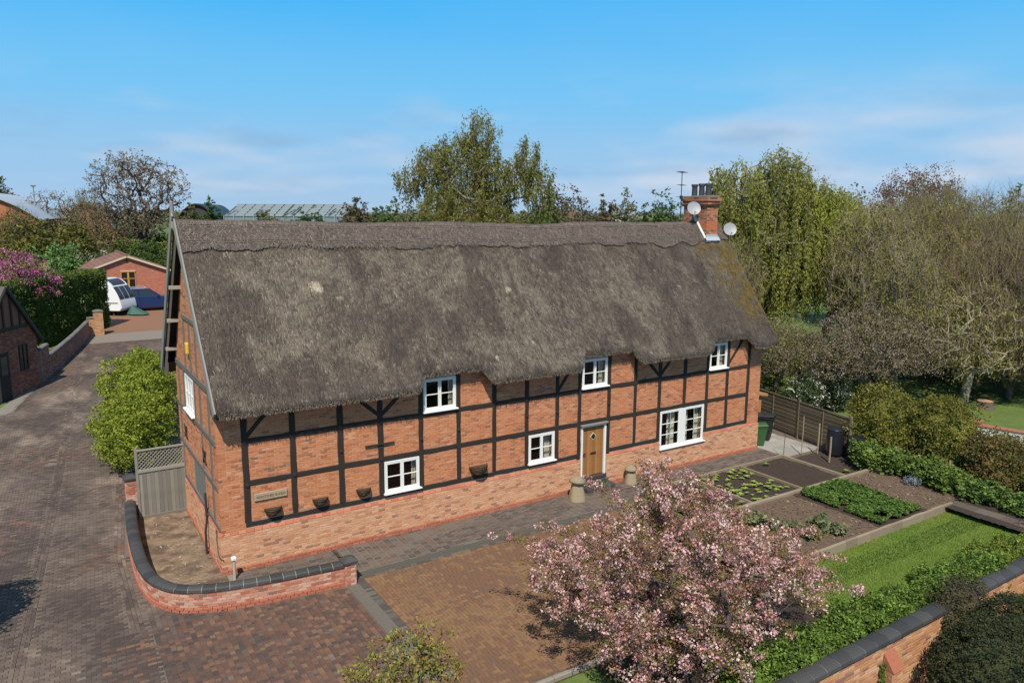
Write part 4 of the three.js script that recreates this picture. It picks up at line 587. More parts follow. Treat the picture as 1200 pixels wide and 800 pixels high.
function pier(x, z, w, h, label, { seed = 1, pal = wallPal, pick = wallPick, y = 0, capm, turn = 0, most = 40 } = {}) {
  const t = thing('brick_pier', label, 'pier', [x, y, z], turn), R = rng(seed), l = []; obj('core', new GB().box(-w / 2 + 0.01, 0, -w / 2 + 0.01, w / 2 - 0.01, h, w / 2 - 0.01), grainMat([0.45, 0.37, 0.30]), t);
  for (let k = 0; k < 4; k++) { const a = k * Math.PI / 2, n = new V3(Math.sin(a), 0, Math.cos(a)), u = new V3(Math.cos(a), 0, -Math.sin(a)); lay(l, [n.x * (w / 2 - 0.008), 0, n.z * (w / 2 - 0.008)], u, eY, n, -w / 2, w / 2, 0, h, R, pick, { ph: k }); }
  const save = l.map((b) => b.c); pieces(l, t, 'brick', 'bricks', pal, most); if (capm) { const g = new GB(), e = w / 2 + 0.04; const b = [[-e, h, -e], [e, h, -e], [e, h, e], [-e, h, e]], c = b.map(([p, , q]) => [p, h + 0.05, q]), d = b.map(([p, , q]) => [p * 0.35, h + 0.16, q * 0.35]); for (let k = 0; k < 4; k++) { const m = (k + 1) % 4; g.quad(b[k], b[m], c[m], c[k]); g.quad(c[k], c[m], d[m], d[k]); } g.quad(d[0], d[1], d[2], d[3]); g.quad(b[0], b[1], b[2], b[3]); obj('cap', g, capm, t); } return t;
}
pier(2.86, 2.36, 0.33, 0.66, 'short brick end pier of the low curved wall beside the patio', { seed: 32, capm: slate[1] });
pier(-1.70, -6.05, 0.36, 1.35, 'brick gate pier with dark cap beside the lattice fence', { seed: 33, capm: slate[0] });
{ // grey boarded fence with a lattice top
  const f = thing('lattice_fence', 'weathered grey board fence with diamond lattice top beside the gable', 'fence', [-1.49, 0, -5.62]), R = rng(34), ms = [0.30, 0.25, 0.35, 0.22].map((q) => { const t = reTex(woodT, 1, 1); t.rotation = Math.PI / 2; return std({ color: lin(q, q * 0.95, q * 0.84), map: t, roughness: 0.95 }); });
  for (let k = 0; k < 12; k++) obj('board', new GB().cbox(0.116, 1.58, 0.025, 0.004, M4(0.06 + k * 0.121, 0.83, (k % 2) * 0.01)), ms[R() * 4 | 0], f);
  for (const x of [-0.03, 1.48]) obj('post', new GB().cbox(0.085, 2.5, 0.085, 0.008, M4(x, 1.25, 0.0)), ms[0], f);
  obj('rail', new GB().cbox(1.46, 0.11, 0.06, 0.006, M4(0.725, 1.68, 0.02)), ms[2], f); obj('rail', new GB().cbox(1.46, 0.06, 0.06, 0.006, M4(0.725, 2.4, 0.02)), ms[2], f); obj('gravel_board', new GB().cbox(1.46, 0.12, 0.05, 0.006, M4(0.725, 0.06, 0.02)), ms[3], f);
  for (const s of [1, -1]) for (let c = -0.7; c < 1.5; c += 0.125) { const pts = []; const x0 = Math.max(0, c), x1 = Math.min(1.45, c + 0.66); if (x1 - x0 < 0.06) continue; const y = (x) => s > 0 ? 1.73 + (x - c) : 2.38 - (x - c); const m = M4((x0 + x1) / 2, (y(x0) + y(x1)) / 2, s * 0.008, 0, 0, s * Math.PI / 4); obj('lattice_slat', new GB().cbox((x1 - x0) * Math.SQRT2, 0.028, 0.012, 0.002, m), ms[1 + (s > 0)], f); }
}

// ================================================================ UP THE DRIVE: OUTBUILDING, WALL, PIER, GARAGE
{
  const a = new V3(-5.81, 0.5, -24.12), d = new V3(0.5, 0, -0.866), n = new V3(0.866, 0, 0.5);   // the gable wall runs along d and faces the drive
  const t = thing('outbuilding', 'dark red brick outbuilding with timbered gable at the edge of the driveway', 'outbuilding'), R = rng(35);
  const P = (u, y, o = 0) => { const p = a.clone().addScaledVector(d, u).addScaledVector(n, o); return [p.x, y, p.z]; };
  const c = new GB(), gy = 0.3, eave = 3.55, ap = 6.3, uA = 1.25, u0 = -1.45, u1 = 3.65; const f = (o) => [P(u0, gy, o), P(u1, gy, o), P(u1, eave, o), P(uA, ap, o), P(u0, eave, o)];
  const F = f(-0.02), B = f(-6); c.quad(F[0], F[1], F[2], F[4]); c.tri(F[4], F[2], F[3]); c.quad(F[1], B[1], B[2], F[2]); c.quad(B[0], B[1], B[2], B[4]); c.tri(B[4], B[2], B[3]); c.quad(F[0], B[0], B[4], F[4]); obj('wall', c, grainMat([0.36, 0.26, 0.2]), t);
  const l = [], pal = [[0.30, 0.10, 0.062], [0.26, 0.085, 0.055], [0.34, 0.125, 0.075], [0.20, 0.075, 0.052], [0.40, 0.18, 0.12]], win = [1.98, 2.66, 1.85, 3.2], dr = [0.2, 1.05, 0.3, 3.05];
  lay(l, [a.x, 0, a.z], d, eY, n, u0, u1, gy + 0.2, 5.0, R, (u, v, r) => r() < 0.08 ? 4 : r() * 4 | 0, { keep: (u, v) => !(u > win[0] - 0.1 && u < win[1] + 0.1 && v > win[2] && v < win[3]) && !(u > dr[0] - 0.1 && u < dr[1] && v < dr[3]) && v < 4.15 && v < eave + (u1 - u) * 1.02 });
  lay(l, P(u1, 0), n.clone().negate(), eY, d, 0, 5.8, gy, eave, R, (u, v, r) => r() * 4 | 0);
  pieces(l, t, 'brick', 'bricks', pal, 60);
  const bar = (name, p, q, w, dp, mat) => { const A = new V3(...p), Bv = new V3(...q), x = Bv.clone().sub(A), len = x.length(); x.normalize(); const y = new V3().crossVectors(n, x); const m = new THREE.Matrix4().makeBasis(x, y, n).setPosition(A.add(Bv).multiplyScalar(0.5)); obj(name, new GB().cbox(len, w, dp, 0.01, m), mat, t); };
  const dk = woodMat([0.05, 0.034, 0.025]);
  bar('timber_rail', P(u0, 4.2, 0.02), P(3.1, 4.2, 0.02), 0.16, 0.1, dk); for (const u of [0.2, 0.9, 1.6, 2.3]) bar('timber_post', P(u, 4.25, 0.02), P(u, ap - Math.abs(u - uA) * 1.05 - 0.1, 0.02), 0.13, 0.09, dk);
  obj('gable_panel', new GB().quad(P(-0.9, 4.2, 0.003), P(3.1, 4.2, 0.003), P(uA + 0.05, ap - 0.1, 0.003), P(uA - 0.05, ap - 0.1, 0.003)), grainMat([0.27, 0.12, 0.075]), t);
  bar('bargeboard', P(uA, ap + 0.05, 0.14), P(u1 + 0.35, eave - 0.35, 0.14), 0.22, 0.05, dk); bar('bargeboard', P(uA, ap + 0.05, 0.14), P(u0 - 0.3, eave - 0.3, 0.14), 0.22, 0.05, dk);
  const rf = new GB(), up = 0.12; const sl = (u, y, o) => P(u, y + up, o); rf.quad(sl(uA, ap, 0.18), sl(u1 + 0.4, eave - 0.4, 0.18), sl(u1 + 0.4, eave - 0.4, -6.2), sl(uA, ap, -6.2)); rf.quad(sl(uA, ap, 0.18), sl(u0 - 0.4, eave - 0.4, 0.18), sl(u0 - 0.4, eave - 0.4, -6.2), sl(uA, ap, -6.2)); rf.quad(P(uA, ap, 0.18), P(u1 + 0.4, eave - 0.4, 0.18), sl(u1 + 0.4, eave - 0.4, 0.18), sl(uA, ap, 0.18)); obj('roof', rf, grainMat([0.11, 0.10, 0.10]), t);
  const wn = new THREE.Group(); wn.name = 'window'; t.add(wn); const wp = (u, y, o) => P(u, y, o); obj('pane', new GB().quad(wp(win[0], win[2], 0.015), wp(win[1], win[2], 0.015), wp(win[1], win[3], 0.015), wp(win[0], win[3], 0.015)), new THREE.MeshPhysicalMaterial({ color: lin(0.02, 0.02, 0.022), roughness: 0.1 }), wn);
  const wf = (p, q, w) => { const keep = t.children.length; bar('frame', p, q, w, 0.05, dk); wn.attach(t.children[t.children.length - 1]); };
  wf(P(win[0], win[2], 0.03), P(win[0], win[3], 0.03), 0.07); wf(P(win[1], win[2], 0.03), P(win[1], win[3], 0.03), 0.07); wf(P((win[0] + win[1]) / 2, win[2], 0.03), P((win[0] + win[1]) / 2, win[3], 0.03), 0.06); wf(P(win[0], win[3], 0.03), P(win[1], win[3], 0.03), 0.08); wf(P(win[0], win[2], 0.03), P(win[1], win[2], 0.03), 0.07);
  obj('sill', new GB().quad(P(win[0] - 0.1, win[2] - 0.03, 0.1), P(win[1] + 0.1, win[2] - 0.03, 0.1), P(win[1] + 0.1, win[2], 0.01), P(win[0] - 0.1, win[2], 0.01)), grainMat([0.24, 0.1, 0.07]), t);
  const dn = new THREE.Group(); dn.name = 'door'; t.add(dn); obj('leaf', new GB().quad(P(dr[0], 0.45, 0.01), P(dr[1], 0.45, 0.01), P(dr[1], dr[3], 0.01), P(dr[0], dr[3], 0.01)), woodMat([0.028, 0.02, 0.016]), dn); obj('light', new GB().quad(P(dr[0] + 0.15, 1.9, 0.02), P(dr[1] - 0.18, 1.9, 0.02), P(dr[1] - 0.18, 2.85, 0.02), P(dr[0] + 0.15, 2.85, 0.02)), new THREE.MeshPhysicalMaterial({ color: lin(0.05, 0.05, 0.05), roughness: 0.1 }), dn);
}
const rowan = [[0.30, 0.11, 0.07], [0.27, 0.09, 0.06], [0.34, 0.14, 0.09], [0.22, 0.08, 0.06], [0.38, 0.18, 0.12], [0.40, 0.2, 0.13], [0.2, 0.08, 0.06], [0.3, 0.1, 0.06], [0.28, 0.1, 0.06]];
const greyCap = [[0.16, 0.155, 0.15], [0.19, 0.18, 0.17]].map((c) => grainMat(c));
// swept boundary wall: low stretch then a ramp up to a tall end at the side gate
{
  const w = bendWall([[-3.55, -29.6], [-2.9, -32.2], [-2.15, -35.2], [-1.4, -38.5], [-0.78, -41.4]], 1.12, 0.24, 'red brick boundary wall with grey coping sloping up beside the driveway', { seed: 36, pal: rowan, most: 0, gy: H, capMats: greyCap, capL: 0.5, capW: 0.32, redBase: false });
  const s = bendWall([[-3.98, -28.0], [-3.75, -28.75], [-3.55, -29.5]], 1.85, 0.24, 'taller curved end of the red brick boundary wall beside the outbuilding', { seed: 37, pal: rowan, most: 0, gy: H, capMats: greyCap, capL: 0.4, capW: 0.32, redBase: false });
}
{ const buff = [[0.50, 0.28, 0.13], [0.46, 0.24, 0.11], [0.54, 0.32, 0.17], [0.42, 0.2, 0.1], [0.5, 0.26, 0.14], [0.56, 0.36, 0.2], [0.36, 0.18, 0.1], [0.45, 0.2, 0.1], [0.44, 0.2, 0.1]];
  pier(0.02, -42.0, 0.62, 1.75, 'orange brick gate pier at the entrance to the forecourt', { seed: 38, y: H(-42), pal: buff, capm: greyCap[0], most: 0 });
  bendWall([[-0.75, -41.8], [-0.3, -41.85]], 1.3, 0.24, 'short orange brick wall between sloping wall and gate pier', { seed: 39, pal: buff, most: 0, gy: H, capMats: greyCap, redBase: false, capL: 0.25 }); }
{ // garage
  const y0 = H(-58), t = thing('garage', 'red brick garage with low pitched brown tiled roof and pale bargeboards', 'garage', [0, y0, -58]), R = rng(40);
  const x0 = 0.35, x1 = 7.2, xa = 3.8, eave = 3.05, ap = 4.35, dep = 9; const c = new GB(); c.box(x0, 0, -dep, x1, eave, 0); c.tri([x0, eave, 0], [x1, eave, 0], [xa, ap, 0]); obj('wall', c, grainMat([0.48, 0.30, 0.22]), t);
  const l = []; lay(l, [0, y0, -58], eX, eY, eZ, x0, x1, 0, ap, R, (u, v, r) => r() * 4 | 0, { keep: (u, v) => v < eave + (u < xa ? (u - x0) / (xa - x0) : (x1 - u) / (x1 - xa)) * (ap - eave) && !(u > 3.2 && u < 4.42 && v < 2.9 && v > 0.9), ch: 0.075, L: 0.215 });
  l.forEach((b) => { b.c[1] -= y0; b.c[2] += 58; }); pieces(l, t, 'brick', 'bricks', [[0.46, 0.155, 0.095], [0.43, 0.14, 0.085], [0.49, 0.175, 0.11], [0.40, 0.135, 0.085]], 0);
  const rf = new GB(), tilePal = [[0.20, 0.105, 0.082], [0.17, 0.09, 0.072], [0.23, 0.125, 0.10]], Rf = rng(41);
  const slope = (xr, sgn) => { const e = [xr + sgn * 0.35, eave - 0.13], L = Math.hypot(e[0] - xa, ap - e[1]); const nr = 9; for (let r = 0; r < nr; r++) for (let k = 0; k < 26; k++) { const q0 = r / nr, q1 = (r + 1.12) / nr, z0 = 0.3 - k * 0.37, z1 = z0 - 0.36; rf.col(tilePal[Rf() * 3 | 0]); rf.quad([mix(xa, e[0], q0), mix(ap, e[1], q0) + 0.1, z0], [mix(xa, e[0], Math.min(q1, 1.02)), mix(ap, e[1], Math.min(q1, 1.02)) + 0.135, z0], [mix(xa, e[0], Math.min(q1, 1.02)), mix(ap, e[1], Math.min(q1, 1.02)) + 0.135, z1], [mix(xa, e[0], q0), mix(ap, e[1], q0) + 0.1, z1]); } }; slope(x1, 1); slope(x0, -1);
  obj('roof_tiles', stuffGeo(rf), vcMat, t).userData.kind = 'stuff';
  obj('roof_deck', new GB().quad([xa, ap + 0.08, 0.25], [x1 + 0.35, eave - 0.06, 0.25], [x1 + 0.35, eave - 0.06, -dep], [xa, ap + 0.08, -dep]).quad([xa, ap + 0.08, 0.25], [x0 - 0.35, eave - 0.06, 0.25], [x0 - 0.35, eave - 0.06, -dep], [xa, ap + 0.08, -dep]), grainMat([0.15, 0.09, 0.07]), t);
  const cream = std({ color: lin(0.62, 0.50, 0.33), roughness: 0.6 }); for (const [a, s] of [[x1 + 0.35, 1], [x0 - 0.35, -1]]) { const ey = eave - 0.13, L = Math.hypot(a - xa, ap - ey), m = M4((a + xa) / 2, (ap + ey) / 2 + 0.03, 0.27, 0, 0, Math.atan2(ey - ap, a - xa)); obj('bargeboard', new GB().cbox(L, 0.17, 0.05, 0.008, m), cream, t); }
  obj('ridge_tile', new GB().tube([[xa, ap + 0.13, 0.3], [xa, ap + 0.13, -dep]], [0.12, 0.12], 8), grainMat([0.24, 0.12, 0.09]), t);
  const w = new THREE.Group(); w.name = 'window'; t.add(w); const og = std({ color: lin(0.55, 0.27, 0.04), roughness: 0.5 }), fr = new GB(); for (const x of [3.22, 3.81, 4.4]) fr.cbox(x === 3.81 ? 0.16 : 0.07, 2.0, 0.08, 0.01, M4(x, 1.9, 0.03)); fr.cbox(1.25, 0.08, 0.1, 0.01, M4(3.81, 2.92, 0.03)); fr.cbox(1.25, 0.06, 0.08, 0.01, M4(3.81, 2.3, 0.03)); obj('frame', fr, og, w);
  for (const x of [3.5, 4.12]) for (const y of [1.6, 2.6]) obj('pane', new GB().cbox(0.5, y > 2 ? 0.56 : 1.2, 0.02, 0.004, M4(x, y, 0.015)), new THREE.MeshPhysicalMaterial({ color: lin(0.02, 0.022, 0.025), roughness: 0.08 }), w);
  obj('head', new GB().cbox(1.3, 0.06, 0.12, 0.01, M4(3.81, 3.0, 0.05)), std({ color: lin(0.6, 0.55, 0.45) }), w);
  obj('vent', new GB().cbox(0.16, 0.24, 0.06, 0.01, M4(xa, ap - 0.42, 0.03)), std({ color: lin(0.05, 0.04, 0.035) }), t);
}
function stuffGeo(g) { return g; }
{ // caravan: white body with a raked, curved front
  const y = H(-50.5), t = thing('caravan', 'white touring caravan with tinted front windows parked by the garage', 'caravan', [2.3, y, -50.0], -0.62); t.scale.setScalar(1.1);
  const s = new THREE.Shape(); s.moveTo(-6.2, 0.45); s.lineTo(-0.15, 0.45); s.lineTo(0.0, 0.62); s.bezierCurveTo(-0.02, 1.1, -0.25, 1.75, -0.62, 2.25); s.bezierCurveTo(-0.85, 2.58, -1.15, 2.78, -1.6, 2.8); s.lineTo(-5.8, 2.75); s.bezierCurveTo(-6.2, 2.6, -6.3, 1.5, -6.2, 0.45);
  const g = new THREE.ExtrudeGeometry(s, { depth: 2.06, bevelEnabled: true, bevelSize: 0.05, bevelThickness: 0.06, bevelSegments: 3, curveSegments: 10 }); g.translate(0, 0, -2.1); obj('body', g, new THREE.MeshPhysicalMaterial({ color: lin(0.78, 0.79, 0.80), roughness: 0.3, clearcoat: 0.4 }), t);
  const dark = new THREE.MeshPhysicalMaterial({ color: lin(0.045, 0.022, 0.025), roughness: 0.12 });
  const bz = (p, t) => [0, 1].map((k) => (1 - t) ** 3 * p[0][k] + 3 * t * (1 - t) ** 2 * p[1][k] + 3 * t * t * (1 - t) * p[2][k] + t ** 3 * p[3][k]), nose = (q) => q < 1 ? bz([[0, 0.62], [-0.02, 1.1], [-0.25, 1.75], [-0.62, 2.25]], q) : bz([[-0.62, 2.25], [-0.85, 2.58], [-1.15, 2.78], [-1.6, 2.8]], q - 1);
  const front = (u0, u1, z0, z1, name) => { const g2 = new GB(); let pv; for (let k = 0; k <= 8; k++) { const q = mix(u0, u1, k / 8), a0 = nose(Math.max(0, q - 0.01)), a1 = nose(Math.min(1.99, q + 0.01)), l = Math.hypot(a1[0] - a0[0], a1[1] - a0[1]), p = nose(q), X = p[0] + (a1[1] - a0[1]) / l * 0.075, Y = p[1] - (a1[0] - a0[0]) / l * 0.075; const a = g2.vert(X, Y, z0); g2.vert(X, Y, z1); if (pv !== undefined) g2.i.push(pv, pv + 1, a + 1, pv, a + 1, a); pv = a; } obj(name, g2, dark, t); };
  for (const [a, b] of [[-0.02, -0.66], [-0.72, -1.38], [-1.44, -2.06]]) front(0.42, 0.98, a, b, 'front_window'); front(1.08, 1.7, -0.2, -1.9, 'skylight');
  const sw = new THREE.Shape(); sw.moveTo(-2.05, 1.35); sw.lineTo(-1.0, 1.35); sw.quadraticCurveTo(-0.9, 1.8, -1.35, 2.05); sw.lineTo(-2.05, 2.05); obj('side_window', new THREE.ExtrudeGeometry(sw, { depth: 0.03, bevelEnabled: false }).translate(0, 0, 0.01), dark, t); obj('side_window', new GB().cbox(1.1, 0.62, 0.03, 0.01, M4(-3.2, 1.72, 0.02)), dark, t);
  obj('chassis', new GB().box(-6, 0.3, -1.9, -0.3, 0.45, -0.1), std({ color: lin(0.02, 0.02, 0.02) }), t); for (const z of [0.0, -2.0]) obj('wheel', new THREE.CylinderGeometry(0.32, 0.32, 0.2, 20).rotateX(Math.PI / 2).translate(-3.6, 0.32, z), std({ color: lin(0.02, 0.02, 0.02) }), t);
  for (let k = 0; k < 2; k++) obj('corner_steady', new GB().tube([[-0.8, 0.45, -0.2 - k * 1.7], [-0.7, 0.0, -0.2 - k * 1.7]], [0.03, 0.03], 5), std({ color: lin(0.1, 0.1, 0.1) }), t);
  obj('trim_stripe', new GB().cbox(1.2, 0.05, 0.02, 0.005, M4(-0.8, 1.05, 0.058)), std({ color: lin(0.2, 0.21, 0.24) }), t);
  const hc = new GB(), R = rng(42), rows = []; for (let k = 0; k <= 10; k++) { const a = k / 10 * Math.PI * 2; rows.push([0.7 + Math.cos(a) * 0.9, -1.05 + Math.sin(a) * 0.6]); } for (let k = 0; k < 10; k++) { hc.tri([rows[k][0], 0.06 + 0.05 * R(), rows[k][1]], [rows[k + 1][0], 0.06 + 0.05 * R(), rows[k + 1][1]], [0.25 + 0.1 * R(), 0.7 + 0.1 * R(), -1.05]); } obj('hitch_cover', hc, std({ color: lin(0.035, 0.11, 0.095), roughness: 0.7, side: THREE.DoubleSide }), t);
}
{ // blue estate car
  const y = H(-53), t = thing('parked_car', 'dark blue car with silver roof rails parked in front of the garage', 'car', [2.35, y, -52.2]); t.scale.set(1.06, 1.2, 1.06);
  const side = new THREE.Shape(); [[0.05, 0.45], [0.0, 0.75], [0.08, 1.02], [0.9, 1.08], [3.2, 1.02], [4.2, 0.93], [4.55, 0.75], [4.6, 0.5], [4.5, 0.3], [0.2, 0.3]].forEach(([a, b], k) => k ? side.lineTo(a, b) : side.moveTo(a, b)); side.closePath();
  const blue = new THREE.MeshPhysicalMaterial({ color: lin(0.008, 0.034, 0.15), roughness: 0.3, clearcoat: 1, clearcoatRoughness: 0.05, metalness: 0.3 });
  obj('body', new THREE.ExtrudeGeometry(side, { depth: 1.66, bevelEnabled: true, bevelSize: 0.06, bevelThickness: 0.09, bevelSegments: 3 }).translate(0, 0, -1.75), blue, t);
  const cab = (i, b) => { const g = new GB(); const lo = [[0.12, 1.06], [3.25, 1.02]], hi = [[0.45, 1.58], [2.35, 1.58]]; const z0 = -0.06, z1 = -1.7, zi0 = -0.22, zi1 = -1.54; g.quad([lo[0][0], lo[0][1], z0], [lo[1][0], lo[1][1], z0], [hi[1][0], hi[1][1], zi0], [hi[0][0], hi[0][1], zi0]); g.quad([lo[1][0], lo[1][1], z0], [lo[1][0], lo[1][1], z1], [hi[1][0], hi[1][1], zi1], [hi[1][0], hi[1][1], zi0]); g.quad([lo[1][0], lo[1][1], z1], [lo[0][0], lo[0][1], z1], [hi[0][0], hi[0][1], zi1], [hi[1][0], hi[1][1], zi1]); g.quad([lo[0][0], lo[0][1], z1], [lo[0][0], lo[0][1], z0], [hi[0][0], hi[0][1], zi0], [hi[0][0], hi[0][1], zi1]); return g; };
  obj('windows', cab(), new THREE.MeshPhysicalMaterial({ color: lin(0.03, 0.035, 0.04), roughness: 0.05 }), t);
  obj('roof', new GB().cbox(2.1, 0.07, 1.36, 0.03, M4(1.38, 1.6, -0.88)), blue, t);
  const pil = new GB(); for (const [a, b] of [[[3.25, 1.03], [2.35, 1.6]], [[1.55, 1.06], [1.5, 1.6]], [[0.12, 1.06], [0.45, 1.6]]]) pil.tube([[a[0], a[1], -0.05], [b[0], b[1], -0.21]], [0.045, 0.04], 5).tube([[a[0], a[1], -1.71], [b[0], b[1], -1.55]], [0.045, 0.04], 5); obj('pillars', pil, blue, t);
  const sil = std({ color: lin(0.55, 0.56, 0.58), metalness: 0.8, roughness: 0.3 }); for (const z of [-0.25, -1.5]) obj('roof_rail', new GB().tube([[0.5, 1.63, z], [0.6, 1.7, z], [2.1, 1.7, z], [2.25, 1.63, z]], [0.025, 0.025, 0.025, 0.025], 6), sil, t);
  obj('window_trim', new GB().tube([[0.15, 1.07, -0.045], [3.2, 1.03, -0.045]], [0.018, 0.018], 5), sil, t);
  for (const x of [0.85, 3.7]) for (const z of [-0.02, -1.74]) { const w = new THREE.Group(); w.name = 'wheel'; t.add(w); obj('tyre', new THREE.CylinderGeometry(0.34, 0.34, 0.22, 24).rotateX(Math.PI / 2).translate(x, 0.34, z), std({ color: lin(0.015, 0.015, 0.015) }), w); obj('rim', new THREE.CylinderGeometry(0.22, 0.22, 0.235, 16).rotateX(Math.PI / 2).translate(x, 0.34, z), sil, w); }
  obj('headlight', new GB().cbox(0.3, 0.13, 0.3, 0.04, M4(4.42, 0.82, -0.2)), std({ color: lin(0.7, 0.72, 0.75), roughness: 0.1 }), t); obj('door_line', new GB().box(1.52, 0.4, 0.088, 1.535, 1.04, 0.092), std({ color: lin(0.002, 0.006, 0.03) }), t); obj('mirror', new GB().cbox(0.16, 0.12, 0.18, 0.04, M4(2.95, 1.12, 0.1)), blue, t);
}

// ================================================================ KITCHEN GARDEN
const sleeper = [[0.34, 0.27, 0.19], [0.30, 0.235, 0.165], [0.37, 0.30, 0.215]].map((c) => woodMat(c));
const soilMat = (c) => std({ color: lin(...c), map: reTex(soilT, 0.8, 0.8), bumpMap: reTex(soilB, 1.5, 1.5), bumpScale: 0.03, roughness: 1 });
function soilBed(x0, x1, z0, z1, y, col, label, amp = 0.06) {
  const g = new GB(), nx = Math.ceil((x1 - x0) / 0.07), nz = Math.ceil((z1 - z0) / 0.07); for (let j = 0; j <= nz; j++) for (let i = 0; i <= nx; i++) { const x = mix(x0, x1, i / nx), z = mix(z0, z1, j / nz); g.vert(x, y + amp * (fbm(x * 1.6, z * 1.6, 801, 3) - 0.5) + 0.06 * (fbm(x * 9, z * 9, 803, 3) - 0.5) + 0.025 * (h2(i, j, x0 * 10 | 0) - 0.5), z, x, z); }
  for (let j = 0; j < nz; j++) for (let i = 0; i < nx; i++) { const a = j * (nx + 1) + i; g.i.push(a, a + nx + 1, a + 1, a + 1, a + nx + 1, a + nx + 2); } g.smooth = true; return setting(obj('soil_bed', g, soilMat(col)), label, 'soil bed');
}
const DK = [0.056, 0.038, 0.028], DRY = [0.165, 0.11, 0.075];
soilBed(14.4, 17.02, 1.58, 4.62, 0.08, DK, 'dark soil bed of grey green seedlings under the blossom twigs');
soilBed(17.12, 19.75, 1.58, 4.62, 0.08, DK, 'dark soil bed planted with pale green lettuces');
soilBed(19.85, 22.42, 1.58, 4.62, 0.08, DK, 'empty dark soil bed with a single small sprout');
soilBed(22.52, 25.4, 1.9, 4.62, 0.08, [0.06, 0.044, 0.034], 'dark soil bed below the wooden stakes');
soilBed(12.6, 18.9, 4.78, 8.28, 0.17, DRY, 'dry brown soil bed with a few leafy cabbages');
soilBed(18.9, 21.7, 4.78, 8.28, 0.17, DK, 'soil bed under the green strawberry rows', 0.03);
soilBed(21.7, 24.2, 4.78, 8.28, 0.17, DRY, 'dry brown soil bed between strawberries and hedge');
soilBed(23.9, 28.5, 4.7, 12.6, 0.10, DK, 'dark soil along the foot of the hedge');
soilBed(22.4, 24.2, 8.4, 12.6, 0.2, DK, 'dark soil border beyond the grey sleeper edge');
soilBed(6.2, 12.9, 9.15, 12.5, 0.04, DK, 'dark soil beneath the blossom tree and border shrubs');
{
  const R = rng(61), boards = (label, arr) => { const t = thing('timber_edging', label, 'edging'); for (const [x, y, z, lx, ly, lz] of arr) obj('sleeper', new GB().cbox(lx, ly, lz, 0.015, M4(x, y, z, 0, (R() - 0.5) * 0.02, (R() - 0.5) * 0.01)), sleeper[R() * 3 | 0], t); return t; };
  const run = (x0, x1, z, y, h, w, L = 2.1) => { const o = []; for (let x = x0; x < x1 - 0.1; x += L) { const e = Math.min(x1, x + L); o.push([(x + e) / 2, y, z, e - x - 0.01, h, w]); } return o; };
  const runZ = (z0, z1, x, y, h, w, L = 2.1) => { const o = []; for (let z = z0; z < z1 - 0.1; z += L) { const e = Math.min(z1, z + L); o.push([x, y, (z + e) / 2, w, h, e - z - 0.01]); } return o; };
  boards('pale timber edging between the brick path and the vegetable beds', run(14.3, 22.5, 1.53, 0.09, 0.2, 0.07));
  boards('thin timber divider between the seedlings and the lettuces', runZ(1.6, 4.6, 17.07, 0.09, 0.2, 0.05, 3)); boards('thin timber divider between the lettuces and the empty bed', runZ(1.6, 4.6, 19.8, 0.09, 0.2, 0.06, 3)); boards('thin timber divider between the empty bed and the staked bed', runZ(1.6, 4.6, 22.47, 0.09, 0.2, 0.06, 3));
  boards('timber sleepers stepping up between the two rows of beds', run(14.0, 24.0, 4.7, 0.13, 0.26, 0.12, 2.4));
  const fr = thing('timber_edging', 'long weathered sleeper edge between the vegetable beds and the lawn', 'edging'); for (let x = 12.4, k = 0; x < 22.85; x += 0.62, k++) obj('sleeper', new GB().cbox(0.612, 0.36, 0.10, 0.012, M4(x + 0.3, 0.08 + R() * 0.02, 8.38 + R() * 0.012, (R() - 0.5) * 0.03)), sleeper[R() * 3 | 0], fr);
  const gr = [[0.12, 0.10, 0.08], [0.15, 0.128, 0.10]].map((c) => woodMat(c)); const rt = thing('timber_edging', 'dark grey sleeper edge at the end of the lawn', 'edging'); for (let z = 8.35; z < 12.4; z += 0.42) obj('sleeper', new GB().cbox(0.5, 0.32, 0.41, 0.015, M4(23.08, 0.06 + R() * 0.02, z + 0.2, (R() - 0.5) * 0.03)), gr[R() * 2 | 0], rt);
}
// lawn: a sheet with real blades, combed both ways by the mower
setting(sheet('lawn', [[12.4, 8.43], [22.84, 8.43], [22.84, 11.6], [12.4, 11.6]], 0.0, std({ map: tex(256, 256, (u, v) => mix3([0.10, 0.18, 0.022], [0.19, 0.26, 0.05], fbm(u * 10, v * 10, 66, 5, 10)).map((q) => q * (0.75 + 0.5 * h2(u * 256 | 0, v * 256 | 0, 67))), { rep: [0.5, 0.5] }), bumpMap: reTex(grassB, 2, 2), bumpScale: 0.02, roughness: 1 })), 'mown striped lawn below the vegetable beds', 'lawn');
{ const g = new GB(), R = rng(62); for (let k = 0; k < 46000; k++) { const x = 12.45 + R() * 10.35, z = 8.45 + R() * 2.9, st = z + 0.1 * fbm(x, z, 3) > 9.0 && z < 9.75 ? -1 : 1, h = 0.03 + R() * 0.03, n = fbm(x * 1.2, z * 2.2, 811, 4), b = 0.6 + 0.7 * R(); const edge = z < 8.8 && n > 0.5; g.col((edge ? [0.20, 0.25, 0.045] : mix3([0.115, 0.215, 0.024], [0.20, 0.28, 0.048], n)).map((q) => q * b)); const w = 0.006 + R() * 0.006, a = R() * 3.14, dx = Math.cos(a) * w, dz = Math.sin(a) * w, lx = st * (0.008 + R() * 0.02), lz = (R() - 0.5) * 0.03; g.tri([x - dx, 0.002, z - dz], [x + dx, 0.002, z + dz], [x + lx, h, z + lz]); }
  const o = stuff(obj('grass', g, leafMat)); tag(o, 'short striped grass blades of the mown lawn', 'grass'); }

